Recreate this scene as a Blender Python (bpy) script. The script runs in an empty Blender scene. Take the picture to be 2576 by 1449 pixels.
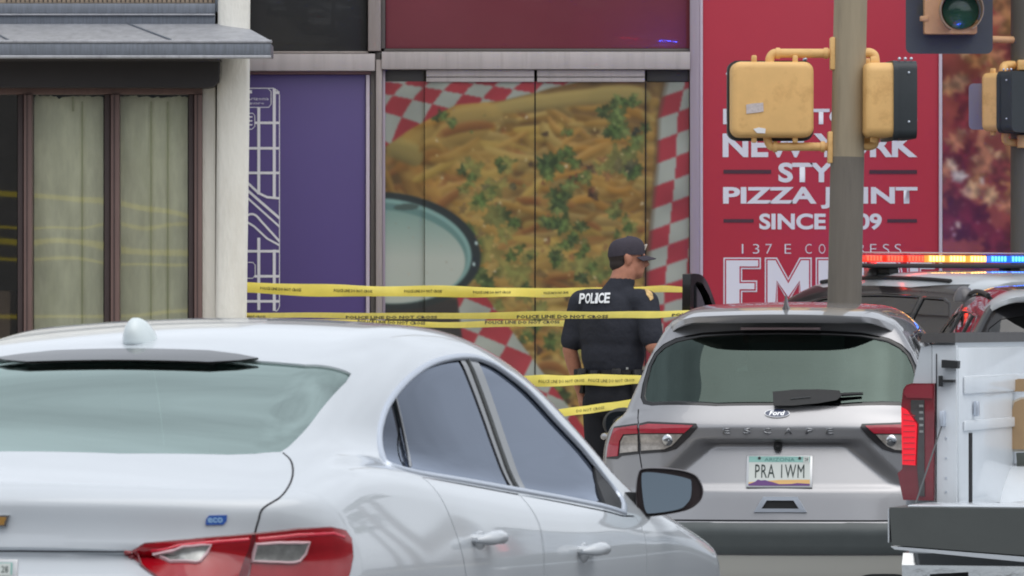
import bpy, bmesh, math, random
import numpy as np
from mathutils import Vector, Matrix, Quaternion
from mathutils.bvhtree import BVHTree

# ------------------------------------------------------------------ camera, sky, sun, exposure
scene = bpy.context.scene
COL = scene.collection
IMW, IMH, FPX, CXP, HORIZ, CAMH = 2576.0, 1449.0, 14500.0, 1288.0, 820.0, 1.45
PITCH = math.atan((HORIZ - IMH / 2) / FPX)
cam_data = bpy.data.cameras.new('camera')
cam = bpy.data.objects.new('camera', cam_data)
COL.objects.link(cam)
cam_data.sensor_width = 36.0
cam_data.lens = 36.0 * FPX / IMW
cam_data.clip_start, cam_data.clip_end = 0.5, 3000.0
cam.location = (0, 0, CAMH)
cam.rotation_euler = (math.pi / 2 + PITCH, 0, 0)
cam_data.dof.use_dof = True
cam_data.dof.focus_distance = 30.0
cam_data.dof.aperture_fstop = 20.0
scene.camera = cam

SUN_EL, SUN_AZ = math.radians(60), math.radians(150)     # azimuth clockwise from +Y (north)
world = bpy.data.worlds.new('World')
scene.world = world
world.use_nodes = True
wn = world.node_tree
wn.nodes.clear()
w_out = wn.nodes.new('ShaderNodeOutputWorld')
w_bg = wn.nodes.new('ShaderNodeBackground')
w_sky = wn.nodes.new('ShaderNodeTexSky')
w_sky.sky_type = 'NISHITA'
w_sky.sun_disc = False
w_sky.sun_elevation = SUN_EL
w_sky.sun_rotation = SUN_AZ
w_sky.air_density, w_sky.dust_density, w_sky.ozone_density = 1.0, 3.0, 1.0
w_hsv = wn.nodes.new('ShaderNodeHueSaturation')
w_hsv.inputs['Saturation'].default_value = 0.34
w_tc = wn.nodes.new('ShaderNodeTexCoord')
w_map = wn.nodes.new('ShaderNodeMapping')
w_map.inputs['Scale'].default_value = (1.0, 1.0, 2.6)
w_no = wn.nodes.new('ShaderNodeTexNoise')
w_no.inputs['Scale'].default_value = 2.3
w_no.inputs['Detail'].default_value = 6.0
w_no.inputs['Roughness'].default_value = 0.55
w_rmp = wn.nodes.new('ShaderNodeMapRange')
w_rmp.inputs['From Min'].default_value, w_rmp.inputs['From Max'].default_value = 0.35, 0.68
w_rmp.inputs['To Min'].default_value, w_rmp.inputs['To Max'].default_value = 0.72, 1.25
w_mul = wn.nodes.new('ShaderNodeMix')
w_mul.data_type = 'RGBA'
w_mul.blend_type = 'MULTIPLY'
w_mul.inputs[0].default_value = 1.0
wn.links.new(w_sky.outputs[0], w_hsv.inputs['Color'])
wn.links.new(w_tc.outputs['Generated'], w_map.inputs[0])
wn.links.new(w_map.outputs[0], w_no.inputs['Vector'])
wn.links.new(w_no.outputs[0], w_rmp.inputs[0])
w_mix = wn.nodes.new('ShaderNodeMix')
w_mix.data_type = 'RGBA'
w_mix.inputs[0].default_value = 0.6
w_mix.inputs[7].default_value = (7.4, 7.9, 8.6, 1.0)          # the bright cloud deck of an overcast day
wn.links.new(w_hsv.outputs[0], w_mix.inputs[6])
wn.links.new(w_mix.outputs[2], w_mul.inputs[6])
wn.links.new(w_rmp.outputs[0], w_mul.inputs[7])
wn.links.new(w_mul.outputs[2], w_bg.inputs['Color'])
wn.links.new(w_bg.outputs[0], w_out.inputs[0])
w_bg.inputs['Strength'].default_value = 0.13

sun_d = bpy.data.lights.new('sun', 'SUN')
sun = bpy.data.objects.new('sun', sun_d)
COL.objects.link(sun)
sun_d.energy = 1.3
sun_d.angle = math.radians(75)
sun_d.color = (1.0, 0.96, 0.9)
sdir = Vector((math.sin(SUN_AZ) * math.cos(SUN_EL), math.cos(SUN_AZ) * math.cos(SUN_EL), math.sin(SUN_EL)))
sun.rotation_euler = sdir.to_track_quat('Z', 'Y').to_euler()

scene.view_settings.view_transform = 'Standard'
scene.view_settings.look = 'None'
scene.view_settings.exposure = 0.12
scene.view_settings.gamma = 1.0
scene.view_settings.use_curve_mapping = False
scene.cycles.use_denoising = True
scene.cycles.max_bounces = 8
scene.cycles.transparent_max_bounces = 12
scene.cycles.filter_width = 1.9
scene.cycles.sample_clamp_indirect = 8.0
random.seed(7)
RNG = np.random.default_rng(7)

# ------------------------------------------------------------------ helpers
CAMR = Matrix.Rotation(PITCH, 3, 'X')

def ray(px, py):
    return (CAMR @ Vector(((px - CXP) / FPX, 1.0, -(py - IMH / 2) / FPX))).normalized()

def at(px, py, Y):
    d = ray(px, py)
    return Vector((0, 0, CAMH)) + d * (Y / d.y)

def lin(c):
    out = []
    for v in c[:3]:
        v = v / 255.0
        out.append(v / 12.92 if v <= 0.04045 else ((v + 0.055) / 1.055) ** 2.4)
    return tuple(out)

def link(o, parent=None):
    COL.objects.link(o)
    if parent is not None:
        o.parent = parent
    return o

def empty(name, loc=(0, 0, 0), rot=(0, 0, 0), parent=None):
    o = bpy.data.objects.new(name, None)
    o.empty_display_size = 0.1
    o.location = loc
    o.rotation_euler = rot
    return link(o, parent)

def tag(o, label=None, cat=None, group=None, kind=None):
    if label: o['label'] = label
    if cat: o['category'] = cat
    if group: o['group'] = group
    if kind: o['kind'] = kind
    return o

def finish(me, mat=None, smooth=True, angle=35):
    if mat is not None:
        me.materials.clear()
        me.materials.append(mat)
    if smooth:
        me.shade_smooth()
        me.set_sharp_from_angle(angle=math.radians(angle))
    return me

def obj(name, me, mat=None, parent=None, smooth=True, angle=35, loc=None, rot=None):
    finish(me, mat, smooth, angle)
    o = bpy.data.objects.new(name, me)
    if loc is not None: o.location = loc
    if rot is not None: o.rotation_euler = rot
    return link(o, parent)

def mesh(name, verts, faces):
    me = bpy.data.meshes.new(name)
    me.from_pydata([tuple(v) for v in verts], [], faces)
    me.update()
    return me

class MB:
    """collects shapes for one mesh"""
    def __init__(self):
        self.bm = bmesh.new()
    def box(self, c, s, rot=None, bevel=0.0, seg=2):
        M = Matrix.Translation(Vector(c)) @ (rot.to_4x4() if rot is not None else Matrix.Identity(4))
        ge = bmesh.ops.create_cube(self.bm, size=1.0, matrix=M @ Matrix.Diagonal((s[0], s[1], s[2], 1)))
        if bevel:
            es = list({e for v in ge['verts'] for e in v.link_edges})
            bmesh.ops.bevel(self.bm, geom=es, offset=bevel, segments=seg, affect='EDGES', profile=0.5)
        return self
    def b2(self, lo, hi, bevel=0.0, seg=2):
        lo, hi = Vector(lo), Vector(hi)
        return self.box((lo + hi) / 2, [abs(a) for a in (hi - lo)], None, bevel, seg)
    def cyl(self, a, b, r0, r1=None, n=20, cap=True):
        a, b = Vector(a), Vector(b)
        d = b - a
        M = Matrix.Translation((a + b) / 2) @ d.to_track_quat('Z', 'Y').to_matrix().to_4x4()
        bmesh.ops.create_cone(self.bm, cap_ends=cap, segments=n, radius1=r0, radius2=r0 if r1 is None else r1, depth=d.length, matrix=M)
        return self
    def sph(self, c, r, sc=(1, 1, 1), n=16, rot=None):
        M = Matrix.Translation(Vector(c)) @ (rot.to_4x4() if rot is not None else Matrix.Identity(4)) @ Matrix.Diagonal((sc[0], sc[1], sc[2], 1))
        nu = n * 2
        top, bot = self.bm.verts.new(M @ Vector((0, 0, r))), self.bm.verts.new(M @ Vector((0, 0, -r)))
        rows = []
        for i in range(1, n):
            th = math.pi * i / n
            rows.append([self.bm.verts.new(M @ Vector((r * math.sin(th) * math.cos(2 * math.pi * k / nu), r * math.sin(th) * math.sin(2 * math.pi * k / nu), r * math.cos(th)))) for k in range(nu)])
        for k in range(nu):
            j = (k + 1) % nu
            self.bm.faces.new((top, rows[0][k], rows[0][j]))
            self.bm.faces.new((bot, rows[-1][j], rows[-1][k]))
            for a_, b_ in zip(rows, rows[1:]):
                self.bm.faces.new((a_[k], b_[k], b_[j], a_[j]))
        return self
    def tube(self, pts, r, n=10, cap=True):
        pts = [Vector(p) for p in pts]
        rs = r if isinstance(r, (list, tuple)) else [r] * len(pts)
        rings = []
        prev = None
        for i, p in enumerate(pts):
            t = (pts[min(i + 1, len(pts) - 1)] - pts[max(i - 1, 0)]).normalized()
            if prev is None:
                u = t.orthogonal().normalized()
            else:
                u = (prev - t * prev.dot(t)).normalized()
            prev = u
            w = t.cross(u)
            rings.append([self.bm.verts.new(p + (u * math.cos(2 * math.pi * k / n) + w * math.sin(2 * math.pi * k / n)) * rs[i]) for k in range(n)])
        for a, b in zip(rings, rings[1:]):
            for k in range(n):
                self.bm.faces.new((a[k], a[(k + 1) % n], b[(k + 1) % n], b[k]))
        if cap:
            self.bm.faces.new(rings[0][::-1])
            self.bm.faces.new(rings[-1])
        return self
    def prism(self, poly, d):
        """poly: list of 3D points, extruded along vector d"""
        d = Vector(d)
        a = [self.bm.verts.new(Vector(p)) for p in poly]
        b = [self.bm.verts.new(Vector(p) + d) for p in poly]
        n = len(a)
        self.bm.faces.new(a[::-1])
        self.bm.faces.new(b)
        for i in range(n):
            self.bm.faces.new((a[i], a[(i + 1) % n], b[(i + 1) % n], b[i]))
        return self
    def poly(self, pts):
        self.bm.faces.new([self.bm.verts.new(Vector(p)) for p in pts])
        return self
    def lathe(self, prof, origin=(0, 0, 0), axis='Z', n=32):
        """prof: list of (r, h) along the axis"""
        rings = []
        o = Vector(origin)
        for r, h in prof:
            ring = []
            for k in range(n):
                a = 2 * math.pi * k / n
                if axis == 'Z': v = Vector((r * math.cos(a), r * math.sin(a), h))
                elif axis == 'Y': v = Vector((r * math.cos(a), h, r * math.sin(a)))
                else: v = Vector((h, r * math.cos(a), r * math.sin(a)))
                ring.append(self.bm.verts.new(o + v))
            rings.append(ring)
        for a, b in zip(rings, rings[1:]):
            for k in range(n):
                self.bm.faces.new((a[k], a[(k + 1) % n], b[(k + 1) % n], b[k]))
        self.bm.faces.new(rings[0][::-1])
        self.bm.faces.new(rings[-1])
        return self
    def mesh(self, name='m'):
        bmesh.ops.recalc_face_normals(self.bm, faces=self.bm.faces)
        me = bpy.data.meshes.new(name)
        self.bm.to_mesh(me)
        self.bm.free()
        return me
    def build(self, name, mat, parent=None, smooth=True, angle=35, loc=None, rot=None):
        return obj(name, self.mesh(name), mat, parent, smooth, angle, loc, rot)

# ------------------------------------------------------------------ materials
MATS = {}

def mat(name, rgb, rough=0.5, metal=0.0, spec=0.5, coat=0.0, coat_rough=0.03, var=0.0, vscale=6.0, bump=0.0, bscale=60.0,
        emit=None, estr=0.0, stretch=(1, 1, 1), rvar=0.0, trans=0.0, ior=1.45, raw=False, dirt=None, dirt_amt=0.0, dscale=3.0):
    if name in MATS: return MATS[name]
    m = bpy.data.materials.new(name)
    m.use_nodes = True
    nt = m.node_tree
    b = nt.nodes['Principled BSDF']
    c = tuple(rgb) if raw else lin(rgb)
    b.inputs['Base Color'].default_value = (*c, 1)
    b.inputs['Roughness'].default_value = rough
    b.inputs['Metallic'].default_value = metal
    b.inputs['Specular IOR Level'].default_value = spec
    b.inputs['Coat Weight'].default_value = coat
    b.inputs['Coat Roughness'].default_value = coat_rough
    b.inputs['Transmission Weight'].default_value = trans
    b.inputs['IOR'].default_value = ior
    if emit is not None:
        b.inputs['Emission Color'].default_value = (*lin(emit), 1)
        b.inputs['Emission Strength'].default_value = estr
    if var or rvar or bump or dirt:
        tc = nt.nodes.new('ShaderNodeTexCoord')
        mp = nt.nodes.new('ShaderNodeMapping')
        mp.inputs['Scale'].default_value = stretch
        nt.links.new(tc.outputs['Object'], mp.inputs[0])
        no = nt.nodes.new('ShaderNodeTexNoise')
        no.inputs['Scale'].default_value = vscale
        no.inputs['Detail'].default_value = 6
        no.inputs['Roughness'].default_value = 0.62
        nt.links.new(mp.outputs[0], no.inputs['Vector'])
        col_out = None
        if var:
            mr = nt.nodes.new('ShaderNodeMapRange')
            mr.inputs['From Min'].default_value, mr.inputs['From Max'].default_value = 0.3, 0.7
            mr.inputs['To Min'].default_value, mr.inputs['To Max'].default_value = 1 - var, 1 + var
            nt.links.new(no.outputs[0], mr.inputs[0])
            mx = nt.nodes.new('ShaderNodeMix')
            mx.data_type, mx.blend_type = 'RGBA', 'MULTIPLY'
            mx.inputs[0].default_value = 1
            mx.inputs[6].default_value = (*c, 1)
            nt.links.new(mr.outputs[0], mx.inputs[7])
            col_out = mx.outputs[2]
        if dirt:
            n3 = nt.nodes.new('ShaderNodeTexNoise')
            n3.inputs['Scale'].default_value = dscale
            n3.inputs['Detail'].default_value = 8
            n3.inputs['Roughness'].default_value = 0.7
            nt.links.new(mp.outputs[0], n3.inputs['Vector'])
            m3 = nt.nodes.new('ShaderNodeMapRange')
            m3.inputs['From Min'].default_value, m3.inputs['From Max'].default_value = 0.52, 0.72
            m3.inputs['To Min'].default_value, m3.inputs['To Max'].default_value = 0, dirt_amt
            nt.links.new(n3.outputs[0], m3.inputs[0])
            x3 = nt.nodes.new('ShaderNodeMix')
            x3.data_type = 'RGBA'
            nt.links.new(m3.outputs[0], x3.inputs[0])
            if col_out is None: x3.inputs[6].default_value = (*c, 1)
            else: nt.links.new(col_out, x3.inputs[6])
            x3.inputs[7].default_value = (*lin(dirt), 1)
            col_out = x3.outputs[2]
        if col_out is not None:
            nt.links.new(col_out, b.inputs['Base Color'])
        if rvar:
            mr2 = nt.nodes.new('ShaderNodeMapRange')
            mr2.inputs['From Min'].default_value, mr2.inputs['From Max'].default_value = 0.3, 0.7
            mr2.inputs['To Min'].default_value, mr2.inputs['To Max'].default_value = max(rough - rvar, 0), rough + rvar
            nt.links.new(no.outputs[0], mr2.inputs[0])
            nt.links.new(mr2.outputs[0], b.inputs['Roughness'])
        if bump:
            n2 = nt.nodes.new('ShaderNodeTexNoise')
            n2.inputs['Scale'].default_value = bscale
            n2.inputs['Detail'].default_value = 5
            nt.links.new(mp.outputs[0], n2.inputs['Vector'])
            bp = nt.nodes.new('ShaderNodeBump')
            bp.inputs['Strength'].default_value = min(1.0, bump)
            bp.inputs['Distance'].default_value = 0.01 * max(1.0, bump)
            nt.links.new(n2.outputs[0], bp.inputs['Height'])
            nt.links.new(bp.outputs[0], b.inputs['Normal'])
    MATS[name] = m
    return m

def glass_mat(name, tint, alpha, refl=0.5, rough=0.02, ior=1.5, wav=0.0, wscale=3.0, gtint=(255, 255, 255)):
    """thin pane: tinted see-through mixed with a mirror-like reflection by Fresnel"""
    if name in MATS: return MATS[name]
    m = bpy.data.materials.new(name)
    m.use_nodes = True
    nt = m.node_tree
    nt.nodes.clear()
    out = nt.nodes.new('ShaderNodeOutputMaterial')
    tr = nt.nodes.new('ShaderNodeBsdfTransparent')
    tr.inputs[0].default_value = (*[t * alpha for t in lin(tint)], 1)
    gl = nt.nodes.new('ShaderNodeBsdfGlossy')
    gl.inputs['Color'].default_value = (*lin(gtint), 1)
    gl.inputs['Roughness'].default_value = rough
    fr = nt.nodes.new('ShaderNodeFresnel')
    fr.inputs['IOR'].default_value = ior
    mx = nt.nodes.new('ShaderNodeMixShader')
    ad = nt.nodes.new('ShaderNodeMath')
    ad.operation = 'MULTIPLY_ADD'
    ad.inputs[1].default_value = 1.0
    ad.inputs[2].default_value = refl
    ad.use_clamp = True
    nt.links.new(fr.outputs[0], ad.inputs[0])
    nt.links.new(ad.outputs[0], mx.inputs[0])
    nt.links.new(tr.outputs[0], mx.inputs[1])
    nt.links.new(gl.outputs[0], mx.inputs[2])
    nt.links.new(mx.outputs[0], out.inputs[0])
    if wav:
        tc = nt.nodes.new('ShaderNodeTexCoord')
        no = nt.nodes.new('ShaderNodeTexNoise')
        no.inputs['Scale'].default_value = wscale
        no.inputs['Detail'].default_value = 0
        bp = nt.nodes.new('ShaderNodeBump')
        bp.inputs['Strength'].default_value = 1.0
        bp.inputs['Distance'].default_value = wav
        nt.links.new(tc.outputs['Object'], no.inputs['Vector'])
        nt.links.new(no.outputs[0], bp.inputs['Height'])
        nt.links.new(bp.outputs[0], gl.inputs['Normal'])
    MATS[name] = m
    return m

def paint(name, rgb, metal=0.0, rough=0.4):
    return mat(name, rgb, rough=rough, metal=metal, coat=1.0, coat_rough=0.04, var=0.02, vscale=2.0, rvar=0.03)

# ------------------------------------------------------------------ maths for surfaces
def cs(xs, ys):
    """natural cubic spline, straight beyond its ends"""
    xs, ys = np.array(xs, float), np.array(ys, float)
    n = len(xs)
    A = np.zeros((n, n)); r = np.zeros(n)
    A[0, 0] = A[-1, -1] = 1
    h = np.diff(xs)
    for i in range(1, n - 1):
        A[i, i - 1], A[i, i], A[i, i + 1] = h[i - 1], 2 * (h[i - 1] + h[i]), h[i]
        r[i] = 6 * ((ys[i + 1] - ys[i]) / h[i] - (ys[i] - ys[i - 1]) / h[i - 1])
    m = np.linalg.solve(A, r)
    def f(x):
        x = np.asarray(x, float)
        xc = np.clip(x, xs[0], xs[-1])
        i = np.clip(np.searchsorted(xs, xc) - 1, 0, n - 2)
        a, b = xs[i + 1] - xc, xc - xs[i]
        H = h[i]
        v = (m[i] * a ** 3 + m[i + 1] * b ** 3) / (6 * H) + (ys[i] / H - m[i] * H / 6) * a + (ys[i + 1] / H - m[i + 1] * H / 6) * b
        s0 = (ys[1] - ys[0]) / h[0] - h[0] * (2 * m[0] + m[1]) / 6
        s1 = (ys[-1] - ys[-2]) / h[-1] + h[-1] * (m[-2] + 2 * m[-1]) / 6
        return v + np.where(x < xs[0], (x - xs[0]) * s0, 0) + np.where(x > xs[-1], (x - xs[-1]) * s1, 0)
    return f

def pl(xs, ys, w=0.0):
    """piecewise linear, optionally blurred over w"""
    xs, ys = np.array(xs, float), np.array(ys, float)
    if not w:
        return lambda x: np.interp(x, xs, ys)
    offs = np.linspace(-1, 1, 9)
    wt = 1 - np.abs(offs) * 0.9
    wt /= wt.sum()
    return lambda x: sum(k * np.interp(np.asarray(x) + o * w, xs, ys) for o, k in zip(offs, wt))

def smax(a, b, k):
    h = np.maximum(k - np.abs(a - b), 0) / k
    return np.maximum(a, b) + h * h * k * 0.25

def smin(a, b, k):
    return -smax(-a, -b, k)

def sstep(e0, e1, x):
    t = np.clip((x - e0) / (e1 - e0), 0, 1)
    return t * t * (3 - 2 * t)

def star_mesh(name, f, xg, yg, zg, ya, yb, zc, n=32):
    """closed quad mesh of the solid f<0: a gridded box thrown onto the surface from a spine"""
    xg, yg, zg = map(np.asarray, (xg, yg, zg))
    idx = {}
    V = []
    def vid(i, j, k):
        key = (i, j, k)
        if key not in idx:
            idx[key] = len(V)
            V.append((xg[i], yg[j], zg[k]))
        return idx[key]
    F = []
    nx, ny, nz = len(xg) - 1, len(yg) - 1, len(zg) - 1
    for j in range(ny):
        for k in range(nz):
            F.append((vid(0, j, k), vid(0, j, k + 1), vid(0, j + 1, k + 1), vid(0, j + 1, k)))
            F.append((vid(nx, j, k), vid(nx, j + 1, k), vid(nx, j + 1, k + 1), vid(nx, j, k + 1)))
    for i in range(nx):
        for k in range(nz):
            F.append((vid(i, 0, k), vid(i + 1, 0, k), vid(i + 1, 0, k + 1), vid(i, 0, k + 1)))
            F.append((vid(i, ny, k), vid(i, ny, k + 1), vid(i + 1, ny, k + 1), vid(i + 1, ny, k)))
    for i in range(nx):
        for j in range(ny):
            F.append((vid(i, j, 0), vid(i, j + 1, 0), vid(i + 1, j + 1, 0), vid(i + 1, j, 0)))
            F.append((vid(i, j, nz), vid(i + 1, j, nz), vid(i + 1, j + 1, nz), vid(i, j + 1, nz)))
    V = np.array(V)
    C = np.stack([np.zeros(len(V)), np.clip(V[:, 1], ya, yb), np.full(len(V), zc)], 1)
    D = V - C
    ts = np.linspace(0.05, 1.6, n)
    last = np.full(len(V), 0.05)
    for t in ts:
        p = C + D * t
        ins = f(p[:, 0], p[:, 1], p[:, 2]) < 0
        last = np.where(ins, t, last)
    lo, hi = last, last + (ts[1] - ts[0])
    for _ in range(19):
        mid = (lo + hi) / 2
        p = C + D * mid[:, None]
        ins = f(p[:, 0], p[:, 1], p[:, 2]) < 0
        lo, hi = np.where(ins, mid, lo), np.where(ins, hi, mid)
    P = C + D * lo[:, None]
    me = bpy.data.meshes.new(name)
    me.from_pydata(P.tolist(), [], F)
    me.update()
    return me

TMP = bpy.data.scenes.new('workbench')
def evaluated_mesh(o):
    TMP.view_layers[0].update()
    dg = TMP.view_layers[0].depsgraph
    return bpy.data.meshes.new_from_object(o.evaluated_get(dg))

def boolean(a, b, op):
    oa = bpy.data.objects.new('tmp_a', a)
    ob = bpy.data.objects.new('tmp_b', b)
    TMP.collection.objects.link(oa); TMP.collection.objects.link(ob)
    md = oa.modifiers.new('b', 'BOOLEAN')
    md.operation, md.object, md.solver = op, ob, 'MANIFOLD'
    me = evaluated_mesh(oa)
    bpy.data.objects.remove(oa); bpy.data.objects.remove(ob)
    return me

def fit_plane(pts):
    c = sum(pts, Vector()) / len(pts)
    n = Vector()
    for i in range(len(pts)):
        a, b = pts[i] - c, pts[(i + 1) % len(pts)] - c
        n += a.cross(b)
    return c, n.normalized()

def cutter(pts, d, out=0.12, inn=0.12, grow=0.0):
    """prism mesh through outline pts along direction d (outwards)"""
    pts = [Vector(p) for p in pts]
    d = Vector(d).normalized()
    u = d.orthogonal().normalized(); w = d.cross(u)
    q = [(p.dot(u), p.dot(w)) for p in pts]
    area = sum(q[i][0] * q[(i + 1) % len(q)][1] - q[(i + 1) % len(q)][0] * q[i][1] for i in range(len(q)))
    if area < 0:
        pts.reverse(); q.reverse()
    n = len(pts)
    if grow:
        np_ = []
        for i in range(n):
            p0, p1, p2 = Vector(q[i - 1]), Vector(q[i]), Vector(q[(i + 1) % n])
            t0, t1 = (p1 - p0).normalized(), (p2 - p1).normalized()
            n0, n1 = Vector((t0.y, -t0.x)), Vector((t1.y, -t1.x))
            m = (n0 + n1)
            m = m / max(0.35, m.dot(n0))
            np_.append(pts[i] + (u * m.x + w * m.y) * grow)
        pts = np_
    # flat caps: all points share one depth on each side
    mean = [p.dot(d) for p in pts]
    hi, lo = max(mean) + out, min(mean) - inn
    verts = [p + d * (lo - p.dot(d)) for p in pts] + [p + d * (hi - p.dot(d)) for p in pts]
    faces = [tuple(range(n))[::-1], tuple(range(n, 2 * n))] + [(i, (i + 1) % n, n + (i + 1) % n, n + i) for i in range(n)]
    return mesh('cutter', verts, faces)

def dense(pts, step=0.03, closed=True):
    out = []
    n = len(pts)
    for i in range(n if closed else n - 1):
        a, b = Vector(pts[i]), Vector(pts[(i + 1) % n])
        k = max(1, int((b - a).length / step))
        for j in range(k): out.append(a.lerp(b, j / k))
    if not closed: out.append(Vector(pts[-1]))
    return out

def smooth_path(pts, n=8, closed=False):
    """Catmull-Rom through the points (any dimension, tuples)"""
    P = [np.array(p, float) for p in pts]
    m = len(P)
    out = []
    for i in range(m if closed else m - 1):
        p0 = P[(i - 1) % m] if closed or i > 0 else 2 * P[0] - P[1]
        p1, p2 = P[i], P[(i + 1) % m]
        p3 = P[(i + 2) % m] if closed or i + 2 < m else 2 * P[-1] - P[-2]
        for j in range(n):
            t = j / n
            out.append(0.5 * ((2 * p1) + (-p0 + p2) * t + (2 * p0 - 5 * p1 + 4 * p2 - p3) * t * t + (-p0 + 3 * p1 - 3 * p2 + p3) * t ** 3))
    if not closed: out.append(P[-1])
    return [tuple(p) for p in out]

class Skin:
    """a body solid that parts are cut from and laid on"""
    def __init__(self, me, f, M):
        self.me, self.f, self.M, self.Mi = me, f, M, M.inverted()
        bm = bmesh.new(); bm.from_mesh(me)
        self.bvh = BVHTree.FromBMesh(bm); bm.free()
        self.solid = me.copy()
    def px(self, x, y):
        o = self.Mi @ Vector((0, 0, CAMH))
        d = (self.Mi.to_3x3() @ ray(x, y)).normalized()
        h = self.bvh.ray_cast(o, d)
        if h[0] is None:
            # beyond the outline: the nearest point of the body to the ray
            best = None
            for t in np.linspace(10, 50, 1200):
                q = self.bvh.find_nearest(o + d * float(t))
                if best is None or q[3] < best[1]: best = (q[0], q[3])
            print('MISS', round(x), round(y), 'dist', round(best[1], 3))
            return best[0]
        return h[0]
    def pxs(self, pts):
        return [self.px(*p) for p in pts]
    def side(self, y, z, s=1):
        h = self.bvh.ray_cast(Vector((3 * s, y, z)), Vector((-s, 0, 0)))
        return h[0], h[1]
    def back(self, x, z):
        h = self.bvh.ray_cast(Vector((x, -3, z)), Vector((0, 1, 0)))
        return h[0], h[1]
    def top(self, x, y):
        h = self.bvh.ray_cast(Vector((x, y, 4)), Vector((0, 0, -1)))
        return h[0], h[1]
    def near(self, p):
        h = self.bvh.find_nearest(p)
        return h[0], h[1]
    def cut(self, me):
        self.solid = boolean(self.solid, me, 'DIFFERENCE')
    def chunk(self, outline, d, depth, grow=0.0):
        return boolean(self.me, cutter(outline, d, 0.15, depth, grow), 'INTERSECT')
    def sheet(self, outline, d, inset=0.0, depth=0.15, grow=0.0, tol=3e-3):
        """only the outer skin inside the outline, moved in by inset (out when negative)"""
        me = self.chunk(outline, d, depth, grow)
        bm = bmesh.new(); bm.from_mesh(me); bpy.data.meshes.remove(me)
        bm.faces.ensure_lookup_table()
        kill = []
        dv = Vector(d).normalized()
        for fc in bm.faces:
            c = fc.calc_center_median()
            q = self.bvh.find_nearest(c)
            if q[3] > tol or fc.normal.dot(q[1]) < 0.5 or fc.normal.dot(dv) < 0.05: kill.append(fc)
        bmesh.ops.delete(bm, geom=kill, context='FACES')
        if inset:
            bm.normal_update()
            mv = []
            for v in bm.verts:
                q = self.bvh.find_nearest(v.co)
                mv.append((v, v.co - q[1] * inset))
            for v, c in mv: v.co = c
        out = bpy.data.meshes.new('sheet')
        bm.to_mesh(out); bm.free()
        return out
    def ribbon(self, path, width, height=0.004, closed=False, base=-0.004):
        """moulding along a path lying on the skin"""
        pts = [Vector(p) for p in path]
        n = len(pts)
        V, F = [], []
        for i, p in enumerate(pts):
            q, nn = self.near(p)
            a = pts[(i - 1) % n] if closed or i > 0 else pts[0]
            b = pts[(i + 1) % n] if closed or i < n - 1 else pts[-1]
            t = (b - a).normalized()
            s = t.cross(nn).normalized()
            w = width if not callable(width) else width(i / max(1, n - 1))
            for sx, hh in ((-0.5, base), (-0.42, height * 0.7), (-0.15, height), (0.15, height), (0.42, height * 0.7), (0.5, base)):
                V.append(q + s * (sx * w) + nn * hh)
        m = 6
        for i in range(n if closed else n - 1):
            j = (i + 1) % n
            for k in range(m):
                F.append((i * m + k, i * m + (k + 1) % m, j * m + (k + 1) % m, j * m + k))
        if not closed:
            F.append(tuple(range(m))[::-1]); F.append(tuple((n - 1) * m + k for k in range(m)))
        me = mesh('ribbon', V, F)
        bm = bmesh.new(); bm.from_mesh(me)
        bmesh.ops.recalc_face_normals(bm, faces=bm.faces); bm.to_mesh(me); bm.free()
        return me

def thicken(me, t):
    """give an open sheet a thickness t inwards"""
    bm = bmesh.new(); bm.from_mesh(me)
    bm.normal_update()
    vs = list(bm.verts)
    low = {v: bm.verts.new(v.co - v.normal * t) for v in vs}
    bord = [e for e in bm.edges if len(e.link_faces) == 1]
    fs = list(bm.faces)
    for e in bord:
        l = e.link_loops[0]
        a_, b_ = l.vert, l.link_loop_next.vert
        bm.faces.new((b_, a_, low[a_], low[b_]))
    for f_ in fs:
        bm.faces.new([low[v] for v in reversed(f_.verts)])
    bm.to_mesh(me); bm.free()
    return me

def mirror(me):
    m2 = me.copy()
    m2.transform(Matrix.Diagonal((-1, 1, 1, 1)))
    m2.flip_normals()
    return m2

FONT_CACHE = {}
def text_mesh(s, offset=0.0, res=3, spacing=1.0, shear=0.0):
    key = (s, offset, res, spacing, shear)
    if key not in FONT_CACHE:
        cu = bpy.data.curves.new('txt', 'FONT')
        cu.body = s
        cu.size = 1.0
        cu.offset = offset
        cu.resolution_u = res
        cu.space_character = spacing
        cu.shear = shear
        cu.fill_mode = 'FRONT'
        o = bpy.data.objects.new('tmp_t', cu)
        TMP.collection.objects.link(o)
        me = evaluated_mesh(o)
        bpy.data.objects.remove(o)
        FONT_CACHE[key] = me
    return FONT_CACHE[key].copy()

def fit_text(s, x0, x1, z0, z1, offset=0.0, **k):
    """text mesh in the XZ plane (facing -Y) filling the given box exactly"""
    me = text_mesh(s, offset, **k)
    n = len(me.vertices)
    co = np.zeros(n * 3)
    me.vertices.foreach_get('co', co)
    co = co.reshape(-1, 3)
    lo, hi = co.min(0), co.max(0)
    out = np.zeros_like(co)
    out[:, 0] = x0 + (co[:, 0] - lo[0]) / (hi[0] - lo[0]) * (x1 - x0)
    out[:, 2] = z0 + (co[:, 1] - lo[1]) / (hi[1] - lo[1]) * (z1 - z0)
    me.vertices.foreach_set('co', out.ravel())
    me.update()
    return me
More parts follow.
